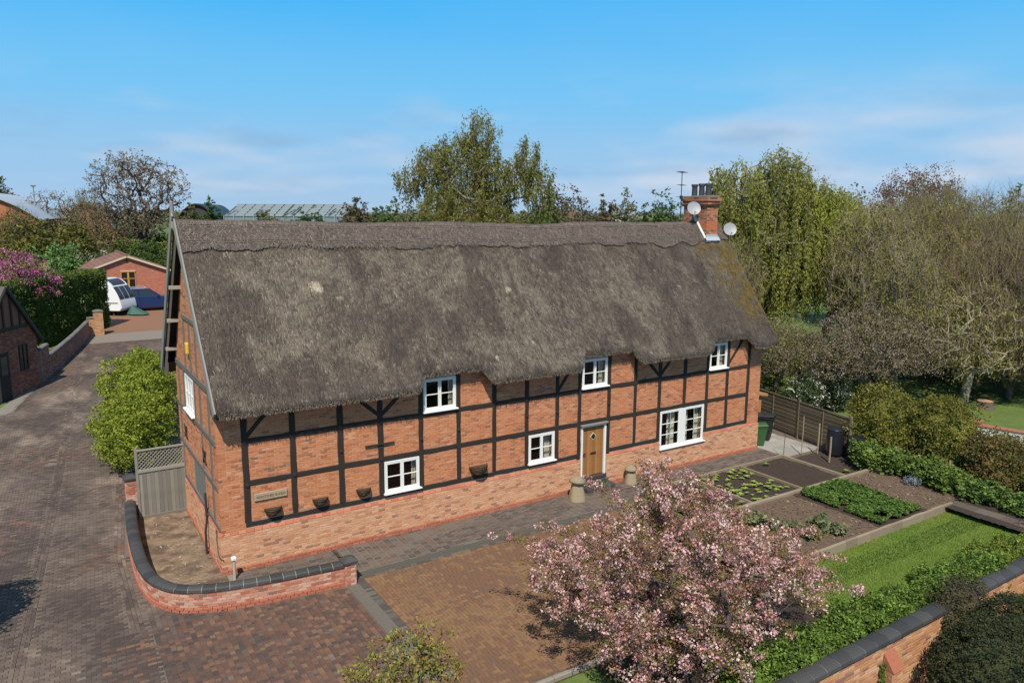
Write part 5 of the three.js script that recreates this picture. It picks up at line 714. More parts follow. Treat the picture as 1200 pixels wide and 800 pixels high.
// ---------------------------------------------------------------- leaf helpers
const TAU = Math.PI * 2;
function leafQuad(g, x, y, z, L, W, R, flat = 0) { // a diamond leaf folded along nothing: axis d, width w
  let a = R() * TAU, t = (R() * 2 - 1) * (1 - flat), dx = Math.cos(a) * Math.sqrt(1 - t * t), dy = t, dz = Math.sin(a) * Math.sqrt(1 - t * t);
  let b = R() * TAU, s = R() * 2 - 1, q = Math.sqrt(1 - s * s), ux = Math.cos(b) * q, uy = flat ? s * (1 - flat) : s, uz = Math.sin(b) * q, k = ux * dx + uy * dy + uz * dz; ux -= k * dx; uy -= k * dy; uz -= k * dz; const l = Math.hypot(ux, uy, uz) || 1; ux *= W / 2 / l; uy *= W / 2 / l; uz *= W / 2 / l; dx *= L / 2; dy *= L / 2; dz *= L / 2;
  const i = g.vert(x - dx, y - dy, z - dz); g.vert(x + ux, y + uy, z + uz); g.vert(x + dx, y + dy, z + dz); g.vert(x - ux, y - uy, z - uz); g.i.push(i, i + 1, i + 2, i, i + 2, i + 3);
}
const pickC = (cols, R) => { const c = cols[R() * cols.length | 0], b = 0.75 + 0.5 * R(); return [c[0] * b, c[1] * b, c[2] * b]; };
// lettuces: one built, the rest copies
{
  const R = rng(63), mk = (name, label, cols, n, r, h, cat, group) => { const t = thing(name, label, cat, [0, 0, 0], 0, group), g = new GB(); for (let k = 0; k < n; k++) { const a = k * 2.4 + R(), q = k / n, l = r * (1 - q * 0.6), e = 0.25 + q * 1.0; g.col(pickC(cols, R)); const ca = Math.cos(a), sa = Math.sin(a), w = l * 0.42, y1 = Math.sin(e) * l * h; g.quad([0, 0.02, 0], [ca * l * 0.6 - sa * w, y1 * 0.8, sa * l * 0.6 + ca * w], [ca * l, y1 * (0.75 + 0.3 * R()), sa * l], [ca * l * 0.6 + sa * w, y1 * 0.8, sa * l * 0.6 - ca * w]); } obj('leaves', g, leafMat, t); return t; };
  const let0 = mk('lettuce', 'pale green young lettuce in the planted dark soil bed', [[0.34, 0.42, 0.10], [0.42, 0.48, 0.14], [0.27, 0.36, 0.08]], 9, 0.17, 1.0, 'lettuce', 'lettuces in rows'); let first = true;
  for (let i = 0; i < 8; i++) for (let j = 0; j < 9; j++) { const x = 17.35 + i * 0.305 + (R() - 0.5) * 0.2, z = 1.85 + j * 0.31 + (R() - 0.5) * 0.2; if (R() < 0.3) continue; const o = first ? let0 : copyOf(let0); first = false; o.position.set(x, 0.1, z); o.rotation.y = R() * 6; const s = 0.55 + R() * 0.75; o.scale.set(s, s, s); }
  const sd = mk('seedling', 'grey green seedling in the bed between path and blossom twigs', [[0.17, 0.22, 0.10], [0.21, 0.25, 0.13]], 8, 0.2, 1.1, 'seedling', 'seedlings in the bed by the path'); for (let k = 0; k < 16; k++) { const o = k ? copyOf(sd) : sd; o.position.set(14.9 + R() * 2, 0.1, 1.8 + R() * 2.6); o.rotation.y = R() * 6; }
  const sp = mk('sprout', 'small bright sprout alone in the empty dark soil bed', [[0.16, 0.24, 0.05]], 8, 0.2, 1.2, 'sprout'); sp.position.set(20.9, 0.1, 1.95);
  const sp2 = mk('sprout', 'small yellow green sprout in the staked soil bed', [[0.2, 0.24, 0.06]], 8, 0.2, 1.2, 'sprout'); sp2.position.set(23.0, 0.1, 4.2);
  // strawberry rows: one mass of trifoliate leaves
  const g = new GB(); for (let k = 0; k < 15000; k++) { const z = 4.95 + R() * 3.2, x = 19.1 + R() * 2.4 - (z - 4.9) * 0.02, row = Math.abs(((x - 19.1) / 0.48) % 1 - 0.5), h = 0.08 + (0.26 - row * 0.30) * (0.35 + 0.9 * fbm(x * 3, z * 3, 821, 3)); if (fbm(x * 2.4, z * 2.4, 823, 3) < 0.36) continue; g.col(pickC([[0.08, 0.16, 0.025], [0.11, 0.20, 0.03], [0.14, 0.23, 0.045], [0.06, 0.12, 0.02]], R)); leafQuad(g, x, 0.16 + h * (0.55 + 0.45 * R()), z, 0.08 + R() * 0.05, 0.06 + R() * 0.03, R, 0.55); }
  tag(stuff(obj('strawberry_plants', g, leafMat)), 'dense low rows of dark green strawberry plants', 'strawberries');
  // clods, twigs and weeds on the dry bed
  const d = new GB(); for (let k = 0; k < 1600; k++) { const q = R(), x = q < 0.7 ? 13 + R() * 5.8 : 21.8 + R() * 2.2, z = 4.9 + R() * 3.3; d.col(R() < 0.16 ? [0.13, 0.19, 0.06] : R() < 0.3 ? [0.3, 0.24, 0.17] : [0.12, 0.088, 0.068]); const s = 0.015 + R() * 0.035; leafQuad(d, x, 0.19 + R() * 0.03, z, s * 2.4, s, R, 0.5); } tag(stuff(obj('soil_litter', d, std({ vertexColors: true, side: THREE.DoubleSide, roughness: 1 }))), 'clods, stalks and small weeds on the dry brown beds', 'litter');
}
// ---------------------------------------------------------------- fence, bins, butts, stakes, shed
{
  const R = rng(64), A = new V3(26.25, 0, -3.4), B = new V3(24.95, 0, 3.0), mid = A.clone().lerp(B, 0.52), fenceMat = [[0.20, 0.155, 0.10], [0.24, 0.19, 0.125], [0.16, 0.125, 0.085]].map((c) => woodMat(c));
  [[A, mid, 'waney lap fence panel beside the timber lean-to'], [mid, B, 'waney lap fence panel behind the black water butts']].forEach(([p, q, label]) => { const d = q.clone().sub(p), len = d.length(), t = thing('fence_panel', label, 'fence', [p.x, 0, p.z], Math.atan2(-d.z, d.x), 'waney lap fence panels'); for (let k = 0; k < 17; k++) obj('slat', new GB().cbox(len - 0.12, 0.125, 0.02, 0.004, M4(len / 2, 0.16 + k * 0.092, (k % 2 ? 0.008 : -0.006), 0, 0.12, (R() - 0.5) * 0.014)), fenceMat[R() * 3 | 0], t); obj('post', new GB().cbox(0.1, 1.85, 0.1, 0.01, M4(0, 0.92, 0)), fenceMat[1], t); obj('post', new GB().cbox(0.1, 1.85, 0.1, 0.01, M4(len, 0.92, 0)), fenceMat[1], t); obj('cap_rail', new GB().cbox(len, 0.04, 0.07, 0.006, M4(len / 2, 1.74, 0)), fenceMat[2], t); obj('batten', new GB().cbox(0.05, 1.55, 0.03, 0.004, M4(len * 0.5, 0.9, 0.035)), fenceMat[1], t); });
  // wheelie bins
  const bin = (x, z, ry, col, lidc, label, s = 1) => { const t = thing('wheelie_bin', label, 'wheelie bin', [x, 0.02, z], ry), m = std({ color: lin(...col), roughness: 0.5 }), g = new GB(), ring = (y, a, b) => [[-a, y, b], [a, y, b], [a, y, -b], [-a, y, -b]]; let pv; for (const [y, a, b] of [[0.04, 0.2, 0.24], [0.5, 0.245, 0.3], [0.93, 0.285, 0.35], [0.94, 0.31, 0.375], [1.0, 0.31, 0.375]].map((q) => q.map((v) => v * s))) { const r = ring(y, a, b); if (pv) for (let k = 0; k < 4; k++) { const l = (k + 1) % 4; g.quad(pv[k], pv[l], r[l], r[k]); } else g.quad(r[0], r[1], r[2], r[3]); pv = r; } obj('body', g, m, t);
    const lm = std({ color: lin(...lidc), roughness: 0.45 }), lg = new GB(); for (const [y, e] of [[1.01, 0]]) lg.cbox(0.64 * s, 0.07 * s, 0.8 * s, 0.03 * s, M4(0, 1.035 * s, 0.0, 0, -0.06)); obj('lid', lg, lm, t); obj('handle', new GB().tube([[-0.24 * s, 0.95 * s, -0.45 * s], [0.24 * s, 0.95 * s, -0.45 * s]], [0.02, 0.02], 6), lm, t); for (const q of [-1, 1]) obj('wheel', new THREE.CylinderGeometry(0.13 * s, 0.13 * s, 0.06, 16).rotateZ(Math.PI / 2).translate(q * 0.25 * s, 0.12 * s, -0.26 * s), std({ color: lin(0.015, 0.015, 0.015) }), t); return t; };
  bin(23.12, -0.28, 0.9, [0.035, 0.10, 0.028], [0.045, 0.12, 0.035], 'green wheelie bin standing at the corner of the house', 0.92);
  const gb = bin(24.05, -0.72, 0.5, [0.022, 0.024, 0.028], [0.026, 0.028, 0.033], 'dark grey wheelie bin with a white emblem behind the green one', 1.12);
  const em = new GB(); em.quad([-0.08, 0.72, 0.381], [0.08, 0.72, 0.381], [0.08, 0.86, 0.402], [-0.08, 0.86, 0.402]).tri([-0.05, 0.66, 0.374], [0.05, 0.66, 0.374], [0, 0.71, 0.381]); obj('emblem', em, whitePaint, gb);
  const sh = thing('timber_lean_to', 'orange stained timber lean-to store behind the house corner', 'store', [23.0, 0, -2.6]), om = [[0.48, 0.22, 0.06], [0.52, 0.25, 0.075], [0.44, 0.2, 0.055]].map((c) => { const tt = reTex(woodT, 1, 0.8); tt.rotation = Math.PI / 2; return woodMat(c, { map: tt }); }); for (let k = 0; k < 12; k++) obj('board', new GB().cbox(0.146, 2.0, 0.03, 0.005, M4(0.08 + k * 0.15, 1.0, 1.0)), om[R() * 3 | 0], sh); for (let k = 0; k < 10; k++) obj('board', new GB().cbox(0.03, 1.9, 0.146, 0.005, M4(1.82, 0.95, 0.9 - k * 0.15)), om[R() * 3 | 0], sh); obj('roof', new GB().cbox(2.2, 0.07, 2.0, 0.01, M4(0.98, 2.1, 0.15, 0, 0, -0.2)), woodMat([0.42, 0.24, 0.10]), sh); obj('fascia', new GB().cbox(2.2, 0.12, 0.03, 0.006, M4(0.98, 2.06, 1.16, 0, 0, -0.2)), woodMat([0.5, 0.27, 0.1]), sh);
  const butt = (x, z, r, h, label) => { const t = thing('water_butt', label, 'water butt', [x, 0.08, z], 0, 'black plastic butts by the hedge'), m = std({ color: lin(0.014, 0.016, 0.022), roughness: 0.35 }); obj('barrel', new THREE.LatheGeometry([[0, 0], [r * 0.86, 0], [r * 0.92, h * 0.1], [r, h * 0.4], [r * 0.98, h * 0.44], [r, h * 0.48], [r * 0.95, h * 0.8], [r * 0.92, h * 0.84], [r * 0.95, h * 0.88], [r * 0.9, h]].map(([a, b]) => new THREE.Vector2(a, b)), 28), m, t); obj('lid', new THREE.LatheGeometry([[r * 0.97, h], [r * 0.97, h + 0.04], [r * 0.5, h + 0.09], [0, h + 0.1]].map(([a, b]) => new THREE.Vector2(a, b)), 28), m, t); return t; };
  butt(24.6, 2.55, 0.36, 1.15, 'tall black water butt in front of the lapped fence'); butt(24.75, 3.5, 0.42, 0.95, 'wide black compost butt beside the leafy currant bush');
  const stake = (x, z, h, r, label, g, mat) => { const t = obj('stake', new GB().tube([[0, 0, 0], [0.01, h * 0.5, 0.01], [0.02, h, 0]], [r, r, r * 0.9], 6), mat); t.position.set(x, 0.08, z); tag(t, label, 'stake', g); };
  const sw = woodMat([0.40, 0.30, 0.2]), thin = std({ color: lin(0.05, 0.04, 0.03) });
  stake(24.15, 2.05, 1.35, 0.035, 'rough wooden stake nearest the water butt in the staked bed', 'stakes in the vegetable beds', sw); stake(23.55, 3.05, 1.1, 0.04, 'short round stake standing in front of the water butt', 'stakes in the vegetable beds', sw); stake(23.6, 1.65, 1.65, 0.022, 'tall stake at the corner of the paving slabs', 'stakes in the vegetable beds', sw); stake(22.5, 1.58, 1.75, 0.012, 'thin dark cane at the corner of the path', 'stakes in the vegetable beds', thin); stake(24.7, 7.3, 1.1, 0.04, 'wooden stake among the shrubs below the hedge', 'stakes in the vegetable beds', sw); stake(24.3, 5.4, 1.2, 0.03, 'slim stake in the currant bush', 'stakes in the vegetable beds', sw); stake(24.6, 6.2, 1.25, 0.025, 'slim dark stake beside the bare currant stems', 'stakes in the vegetable beds', thin);
  const st = thing('stone_block', 'pale flat stone half hidden by the currant bush', 'stone', [24.3, 0.2, 4.95]); obj('stone', new GB().cbox(0.8, 0.22, 0.3, 0.04), grainMat([0.38, 0.3, 0.22]), st);
  // garden wall on the lane side
  const oc = [[0.50, 0.27, 0.13], [0.46, 0.23, 0.11], [0.54, 0.32, 0.18], [0.40, 0.18, 0.10], [0.46, 0.21, 0.12], [0.56, 0.36, 0.22], [0.26, 0.14, 0.10], [0.42, 0.16, 0.09], [0.40, 0.15, 0.09]];
  bendWall([[5.0, 12.62], [9, 12.6], [13.8, 12.56], [18.5, 12.5], [21, 12.48]], 0.66, 0.3, 'tall orange brick garden wall with blue slate coping below the shrubs', { seed: 65, base: -1.35, pal: oc, capW: 0.44, capL: 0.46, capH: 0.13, redBase: false, both: false, most: 300 });
  const bt = thing('wall_buttress', 'narrow sloping topped brick buttress on the garden wall', 'buttress', [11.95, -1.35, 12.86]); { const l = [], Rb = rng(66); obj('core', new GB().box(-0.18, 0, -0.12, 0.18, 1.42, 0.1), grainMat([0.4, 0.3, 0.22]), bt); lay(l, [0, 0, 0.12], eX, eY, eZ, -0.2, 0.2, 0, 1.42, Rb, (u, v, r) => r() * 5 | 0); lay(l, [-0.2, 0, 0], eZ, eY, nX, -0.12, 0.12, 0, 1.42, Rb, (u, v, r) => r() * 5 | 0); pieces(l, bt, 'brick', 'bricks', oc, 30); obj('sloped_cap', new GB().quad([-0.21, 1.4, 0.16], [0.21, 1.4, 0.16], [0.21, 1.78, -0.12], [-0.21, 1.78, -0.12]).tri([-0.21, 1.4, 0.16], [-0.21, 1.4, -0.12], [-0.21, 1.78, -0.12]).tri([0.21, 1.4, 0.16], [0.21, 1.4, -0.12], [0.21, 1.78, -0.12]), grainMat([0.40, 0.14, 0.08]), bt); }
  // white rendered wall and stump beyond the hedge
  const ww = thing('white_wall', 'low white rendered wall with brick edge beyond the hedge', 'wall', [32.6, 0, 5.2]); obj('render', new GB().cbox(0.3, 1.0, 7, 0.02, M4(-0.4, 0.5, 3.2, 0.28)), grainMat([0.78, 0.78, 0.77]), ww); obj('brick_edge', new GB().cbox(0.36, 0.1, 7, 0.02, M4(-0.4, 1.05, 3.2, 0.28)), grainMat([0.36, 0.15, 0.09]), ww); obj('end_pier', new GB().cbox(0.45, 1.25, 0.45, 0.02, M4(-1.3, 0.62, -0.25)), grainMat([0.40, 0.18, 0.1]), ww);
  const sp = thing('tree_stump', 'cut tree stump on the far lawn', 'stump', [39.2, -0.02, 1.6]); obj('trunk', new THREE.LatheGeometry([[0.55, 0], [0.42, 0.15], [0.38, 0.4]].map(([a, b]) => new THREE.Vector2(a, b)), 14), grainMat([0.12, 0.09, 0.06]), sp); obj('cut_face', new THREE.CircleGeometry(0.39, 14).rotateX(-Math.PI / 2).translate(0, 0.4, 0), grainMat([0.5, 0.3, 0.17]), sp);
}

// ================================================================ TREES, SHRUBS, HEDGES
// branches grow from the trunk to points spread through the crown; thickness follows how many tips a branch feeds
function grow({ base, trunk, targets, seed = 1, rTip = 0.012, pow = 0.42, seg = 0.7, sag = 0, wig = 0.12, minR = 0.006 }) {
  const R = rng(seed), N = []; const add = (p, par) => { N.push({ p, par, n: 0 }); return N.length - 1; };
  let last = add(base, -1); for (const q of trunk) { const a = N[last].p, d = Math.hypot(q[0] - a[0], q[1] - a[1], q[2] - a[2]), k = Math.max(1, Math.round(d / seg)); for (let j = 1; j <= k; j++) last = add([mix(a[0], q[0], j / k) + (R() - 0.5) * 0.06 * seg, mix(a[1], q[1], j / k), mix(a[2], q[2], j / k) + (R() - 0.5) * 0.06 * seg], last); }
  const t0 = N[last].p, tips = [], ord = targets.map((t) => [t, Math.hypot(t[0] - t0[0], t[1] - t0[1], t[2] - t0[2]) * (0.8 + 0.4 * R())]).sort((a, b) => a[1] - b[1]);
  for (const [t] of ord) {
    let best = -1, bd = 1e9; for (let k = Math.min(2, N.length - 1); k < N.length; k++) { const p = N[k].p, dx = t[0] - p[0], dy = t[1] - p[1], dz = t[2] - p[2]; let d = dx * dx + dy * dy + dz * dz; if (dy < 0 && !sag) d += dy * dy * 2; if (d < bd) { bd = d; best = k; } }
    const a = N[best].p, d = Math.sqrt(bd), k = Math.max(1, Math.round(d / seg)), ox = (R() - 0.5) * wig * d, oy = (R() * 0.9 - 0.1) * wig * d, oz = (R() - 0.5) * wig * d; let par = best;
    for (let j = 1; j <= k; j++) { const q = j / k, b = 4 * q * (1 - q); par = add([mix(a[0], t[0], q) + ox * b, mix(a[1], t[1], q) + oy * b, mix(a[2], t[2], q) + oz * b], par); }
    tips.push(par); for (let c = par; c >= 0; c = N[c].par) N[c].n++;
  }
  for (const m of N) m.r = Math.max(minR, rTip * Math.max(1, m.n) ** pow); return { N, tips };
}
function woodGeo(t, col, R, tint = 0.3) { const g = new GB(); for (const m of t.N) if (m.par >= 0) { const q = t.N[m.par], r0 = Math.min(q.r, m.r * 1.5); const b = 1 - tint / 2 + tint * R(); g.col([col[0] * b, col[1] * b, col[2] * b]); g.tube([q.p, m.p], [r0, m.r], m.r > 0.08 ? 8 : m.r > 0.03 ? 5 : 3, false); } return g; }
// points inside a set of ellipsoids [x, y, z, rx, ry, rz], denser towards the outside
function fill(ells, n, R, inner = 0.35, gap) { const vol = ells.map((e) => e[3] * e[4] * e[5]), sum = vol.reduce((a, b) => a + b), o = []; while (o.length < n) { let k = 0, q = R() * sum; while (q > vol[k]) q -= vol[k++]; const e = ells[k], a = R() * TAU, s = R() * 2 - 1, c = Math.sqrt(1 - s * s), r = (inner + (1 - inner) * R()) ** 0.6; if (gap && fbm(e[0] + Math.cos(a) * c * r * e[3] * gap[0] + 40 + s * r * e[4] * gap[0] * 0.6, Math.sin(a) * c * r * e[5] * gap[0] + s * r * e[4] * gap[0] + 40, 977, 2) < gap[1]) continue; o.push([e[0] + Math.cos(a) * c * r * e[3], e[1] + s * r * e[4], e[2] + Math.sin(a) * c * r * e[5]]); } return o; }
function clumps(g, pts, { per, rad, size, aspect = 0.6, cols, R, flat = 0, drop = 0 }) { for (const p of pts) { const c0 = cols[R() * cols.length | 0], b0 = 0.95 + 0.5 * R(); for (let k = 0; k < per; k++) { const a = R() * TAU, s = R() * 2 - 1, c = Math.sqrt(1 - s * s), r = rad * Math.cbrt(R()), b = b0 * (0.75 + 0.5 * R()), m = R() < 0.25 ? cols[R() * cols.length | 0] : c0; g.col([m[0] * b, m[1] * b, m[2] * b]); const l = size * (0.6 + 0.8 * R()); leafQuad(g, p[0] + Math.cos(a) * c * r, p[1] + s * r * 0.8 - drop * R(), p[2] + Math.sin(a) * c * r, l, l * aspect, R, flat); } } return g; }
const BARK = [0.10, 0.08, 0.062], GREYB = [0.17, 0.15, 0.125];
function tree(name, label, cat, o) { // o: base, trunk, ells, tips, leaf settings
  const t = thing(name, label, cat, o.at, 0, o.group), R = rng(o.seed); const w = grow({ base: [0, 0, 0], trunk: o.trunk, targets: fill(o.ells, o.tips, R, o.inner ?? 0.35, o.gap), seed: o.seed + 1, rTip: o.rTip, pow: o.pow, seg: o.seg, sag: o.sag, wig: o.wig, minR: o.minR });
  obj('trunk', woodGeo(w, o.bark ?? BARK, R), barkMat, t); const pts = w.tips.map((k) => w.N[k].p);
  if (o.spray) { const sg = new GB(), b = o.bark ?? BARK; for (const p of pts) for (let k = 0; k < o.spray[0]; k++) { const a = R() * TAU, L = o.spray[1] * (0.4 + 0.9 * R()), q = 1.1 * R() ** 1.3, c = 0.7 + 0.7 * R(); sg.col(R() < 0.4 ? [0.19 * c, 0.175 * c, 0.055 * c] : [b[0] * c, b[1] * c, b[2] * c]); sg.tube([[p[0], p[1] - L * 0.3, p[2]], [p[0] + Math.cos(a) * L * q, p[1] + L * 0.7, p[2] + Math.sin(a) * L * q]], [0.011, 0.004], 3, false); } obj('twigs', sg, barkMat, t); }
  for (const l of o.leaves ?? []) { const sel = pts.filter(() => R() < (l.share ?? 1)); obj(l.name ?? 'crown', clumps(new GB(), sel, { ...l, R }), leafMat, t); } return { t, w, pts, R };
}

// ---- blossoming crab apple in front
{
  const PINK = [[0.54, 0.295, 0.31], [0.61, 0.41, 0.405], [0.46, 0.21, 0.24], [0.63, 0.47, 0.45], [0.54, 0.325, 0.33]], BRZ = [[0.17, 0.14, 0.035], [0.22, 0.14, 0.05], [0.13, 0.14, 0.03], [0.24, 0.12, 0.07]];
  const ells = [[0, 2.35, 0.1, 2.3, 1.7, 2.1], [-0.9, 2.1, -1.2, 1.5, 1.3, 1.4], [1.5, 2.5, -1.0, 1.6, 1.2, 1.4], [0.2, 3.3, -0.2, 1.5, 0.9, 1.3], [1.6, 2.0, 0.9, 1.7, 1.2, 1.2], [-0.4, 1.4, 1.0, 1.9, 1.1, 1.4], [1.2, 3.2, -1.5, 0.9, 0.8, 0.8], [2.5, 1.8, 0.5, 1.0, 0.7, 0.8]];
  const o = tree('crab_apple_tree', 'crab apple tree covered in pale pink blossom beside the patio', 'tree', { at: [7.32, 0.02, 10.25], seed: 511, trunk: [[0.05, 0.5, 0.02], [0.1, 0.95, -0.05]], ells, gap: [1.5, 0.52], tips: 1500, rTip: 0.005, pow: 0.45, seg: 0.3, minR: 0.004, inner: 0.3, bark: [0.075, 0.055, 0.05] });
  // sprays that reach out of the crown
  const R = rng(512), sprays = [[-1.55, 2.1, -3.2], [-1.9, 1.9, -2.7], [-1.2, 2.5, -3.0], [3.7, 1.85, 1.25], [4.0, 1.7, 1.0], [3.5, 2.2, 0.4], [2.4, 3.2, -2.6], [1.9, 3.7, -2.3], [2.9, 2.9, -2.2], [3.4, 2.6, -1.3], [-0.2, 3.6, -2.5], [0.8, 4.0, -1.8], [-2.3, 1.5, 0.6], [3.9, 2.3, 0.0], [0.5, 3.9, -0.9], [4.5, 1.9, 0.9], [4.7, 2.3, 0.3], [4.3, 1.5, 1.7], [-2.0, 2.2, -3.5]];
  const spp = []; for (const s of sprays) { const sw = new GB(); sw.col([0.075, 0.055, 0.05]); const a = [s[0] * 0.55, s[1] * 0.85 + 0.3, s[2] * 0.55]; const pts = [a, [mix(a[0], s[0], 0.5) + 0.1, mix(a[1], s[1], 0.5) + 0.15, mix(a[2], s[2], 0.5)], s]; sw.tube(pts, [0.018, 0.012, 0.006], 4); obj('branch', sw, barkMat, o.t); for (let k = 0; k < 26; k++) { const q = k / 25; spp.push([mix(a[0], s[0], q) + (R() - 0.5) * 0.28, mix(a[1], s[1], q) + 0.12 * Math.sin(q * 3) + (R() - 0.5) * 0.2, mix(a[2], s[2], q) + (R() - 0.5) * 0.28]); } }
  const all = [...o.pts, ...spp]; for (let k = 0; k < 1500; k++) { const p = o.pts[R() * o.pts.length | 0]; all.push([p[0] + (R() - 0.5) * 0.36, p[1] + (R() - 0.5) * 0.3, p[2] + (R() - 0.5) * 0.36]); }
  const fl = new GB(), lf = new GB(); for (const p of all) { const q = R(); const cl = fbm(p[0] * 2.2 + 30 + p[2], p[1] * 2.2 + p[2] * 1.4 + 30, 978, 2); if (cl > 0.47 ? q < 0.8 : q < 0.22) clumps(fl, [p], { per: 22, rad: 0.12, size: 0.05, aspect: 0.85, cols: PINK, R }); if (q > 0.45) clumps(lf, [p], { per: 20, rad: 0.16, size: 0.055, aspect: 0.5, cols: BRZ, R }); else clumps(lf, [p], { per: 9, rad: 0.13, size: 0.05, aspect: 0.5, cols: BRZ, R }); }
  o.t.scale.setScalar(1.06); obj('blossom', fl, leafMat, o.t); obj('leaves', lf, leafMat, o.t);
}
// ---- bronze leaved young tree at the lower edge
tree('bronze_shrub', 'loose shrub with bronze green young leaves beside the driveway kerb', 'shrub', { at: [0.95, 0, 10.5], seed: 521, trunk: [[0.02, 0.5, 0]], ells: [[-0.05, 1.9, -0.1, 1.15, 1.15, 1.0], [-0.6, 2.2, -0.1, 0.7, 0.7, 0.6], [0.65, 2.2, -0.1, 0.7, 0.75, 0.65], [0.5, 2.75, -0.3, 0.4, 0.5, 0.35], [-0.2, 2.7, -0.45, 0.3, 0.5, 0.35]], tips: 420, rTip: 0.005, seg: 0.3, minR: 0.003, inner: 0.1, bark: [0.12, 0.10, 0.09], leaves: [{ per: 14, rad: 0.13, size: 0.075, aspect: 0.55, cols: [[0.21, 0.21, 0.035], [0.17, 0.17, 0.03], [0.25, 0.19, 0.05], [0.20, 0.11, 0.035], [0.27, 0.27, 0.06]] }] });

// rounded masses of small leaves: a solid inner core, added to block light, with leaves standing off an uneven surface
function bush(name, label, cat, o) {
  const t = thing(name, label, cat, o.at, o.turn ?? 0, o.group), R = rng(o.seed), g = new GB(), surf = (k, a, s) => { const e = o.ells[k], c = Math.sqrt(1 - s * s), n = 1 + (o.rough ?? 0.22) * (fbm(Math.cos(a) * c * 2.2 + k * 7 + 20, s * 2.2 + Math.sin(a) * c * 2.2 + 20, o.seed, 3) - 0.5) * 2; return [e[0] + Math.cos(a) * c * e[3] * n, e[1] + s * e[4] * n, e[2] + Math.sin(a) * c * e[5] * n]; };
  const inside = (p, f) => o.ells.some((e) => ((p[0] - e[0]) / e[3]) ** 2 + ((p[1] - e[1]) / e[4]) ** 2 + ((p[2] - e[2]) / e[5]) ** 2 < f);
  const area = o.ells.map((e) => (e[3] * e[4] + e[4] * e[5] + e[3] * e[5])), sum = area.reduce((a, b) => a + b), pts = []; let guard = 0;
  const want = Math.round(o.clumps * (o.more ?? 1.7)); while (pts.length < want && guard++ < want * 20) { let k = 0, q = R() * sum; while (q > area[k]) q -= area[k++]; const p = surf(k, R() * TAU, R() * 2 - 1); if (p[1] < (o.low ?? 0.05) || inside(p, 0.62)) continue; const f = 1 - R() * (o.deep ?? 0.16), e = o.ells[k]; pts.push([e[0] + (p[0] - e[0]) * f, e[1] + (p[1] - e[1]) * f, e[2] + (p[2] - e[2]) * f]); }
  clumps(g, pts, { per: o.per, rad: o.rad, size: o.size, aspect: o.aspect ?? 0.6, cols: o.cols, R, flat: o.flat ?? 0.2 }); obj('leaves', g, leafMat, t);
  const core = new GB(), cs = o.coreSize ?? 0.64; core.col(o.cols[0]); for (const e of o.ells) { const s0 = core.p.length / 3, nu = 16, nv = 10; for (let j = 0; j <= nv; j++) for (let i = 0; i <= nu; i++) { const a = i / nu * TAU, s = -Math.cos(j / nv * Math.PI), c = Math.sqrt(Math.max(0, 1 - s * s)); core.vert(e[0] + Math.cos(a) * c * e[3] * cs * (1 + 0.5 * (fbm(Math.cos(a) * 3 + 9, s * 3 + Math.sin(a) * 3 + 9, o.seed, 2) - 0.5)), Math.max(e[1] + s * e[4] * cs, 0), e[2] + Math.sin(a) * c * e[5] * cs * (1 + 0.5 * (fbm(Math.cos(a) * 3 + 9, s * 3 + Math.sin(a) * 3 + 9, o.seed, 2) - 0.5))); } for (let j = 0; j < nv; j++) for (let i = 0; i < nu; i++) { const a = s0 + j * (nu + 1) + i; core.i.push(a, a + 1, a + nu + 2, a, a + nu + 2, a + nu + 1); } } if (!o.noCore) obj('twigs', core, std({ vertexColors: true, roughness: 1 }), t);  // solid core in leaf colour, added so light does not pass through
  return t;
}
bush('evergreen_bush', 'large bright yellow green clipped bush beside the gable wall', 'bush', { at: [-0.9, 0.1, -12.3], seed: 531, ells: [[0, 1.5, 0, 1.45, 1.5, 2.4], [0.7, 2.2, -2.8, 1.6, 1.7, 2.2], [-0.2, 1.2, 1.2, 1.2, 1.2, 1.4], [1.1, 2.3, -4.8, 1.2, 1.5, 1.6]], clumps: 1500, per: 14, rad: 0.17, size: 0.105, rough: 0.34, deep: 0.3, cols: [[0.17, 0.21, 0.018], [0.21, 0.25, 0.025], [0.12, 0.155, 0.014], [0.25, 0.28, 0.035]] });
// shrubs along the garden wall
{
  const R = rng(541); const labs = ['leafy green border shrub nearest the blossom tree behind the wall', 'leafy green border shrub second from the blossom tree', 'leafy green border shrub third from the blossom tree', 'leafy green border shrub in the middle of the wall', 'leafy green border shrub past the middle of the wall', 'leafy green border shrub beside the dark clipped bush', 'leafy green border shrub behind the dark clipped bush', 'yellow green border shrub at the far end of the lawn', 'yellow green border shrub by the grey sleeper edge'];
  for (let k = 0; k < 9; k++) { const x = 8.9 + k * 1.5; bush('border_shrub', labs[k], 'shrub', { at: [x, 0.0, 11.72 + (R() - 0.5) * 0.2], seed: 542 + k, group: 'shrubs along the garden wall', ells: [[0, 0.32, 0.08, 0.95, 0.5 + R() * 0.15, 0.6], [(R() - 0.5), 0.35, 0.3, 0.6, 0.6 + R() * 0.12, 0.5], [(R() - 0.5) * 1.2, 0.2, -0.45 - R() * 0.25, 0.45, 0.3 + R() * 0.2, 0.35]], clumps: 260, per: 15, rad: 0.13, size: 0.075, rough: 0.4, deep: 0.3, cols: k > 6 ? [[0.14, 0.19, 0.025], [0.18, 0.22, 0.035], [0.09, 0.13, 0.02]] : [[0.085, 0.15, 0.02], [0.12, 0.20, 0.03], [0.06, 0.10, 0.015], [0.15, 0.23, 0.04]] }); }
}
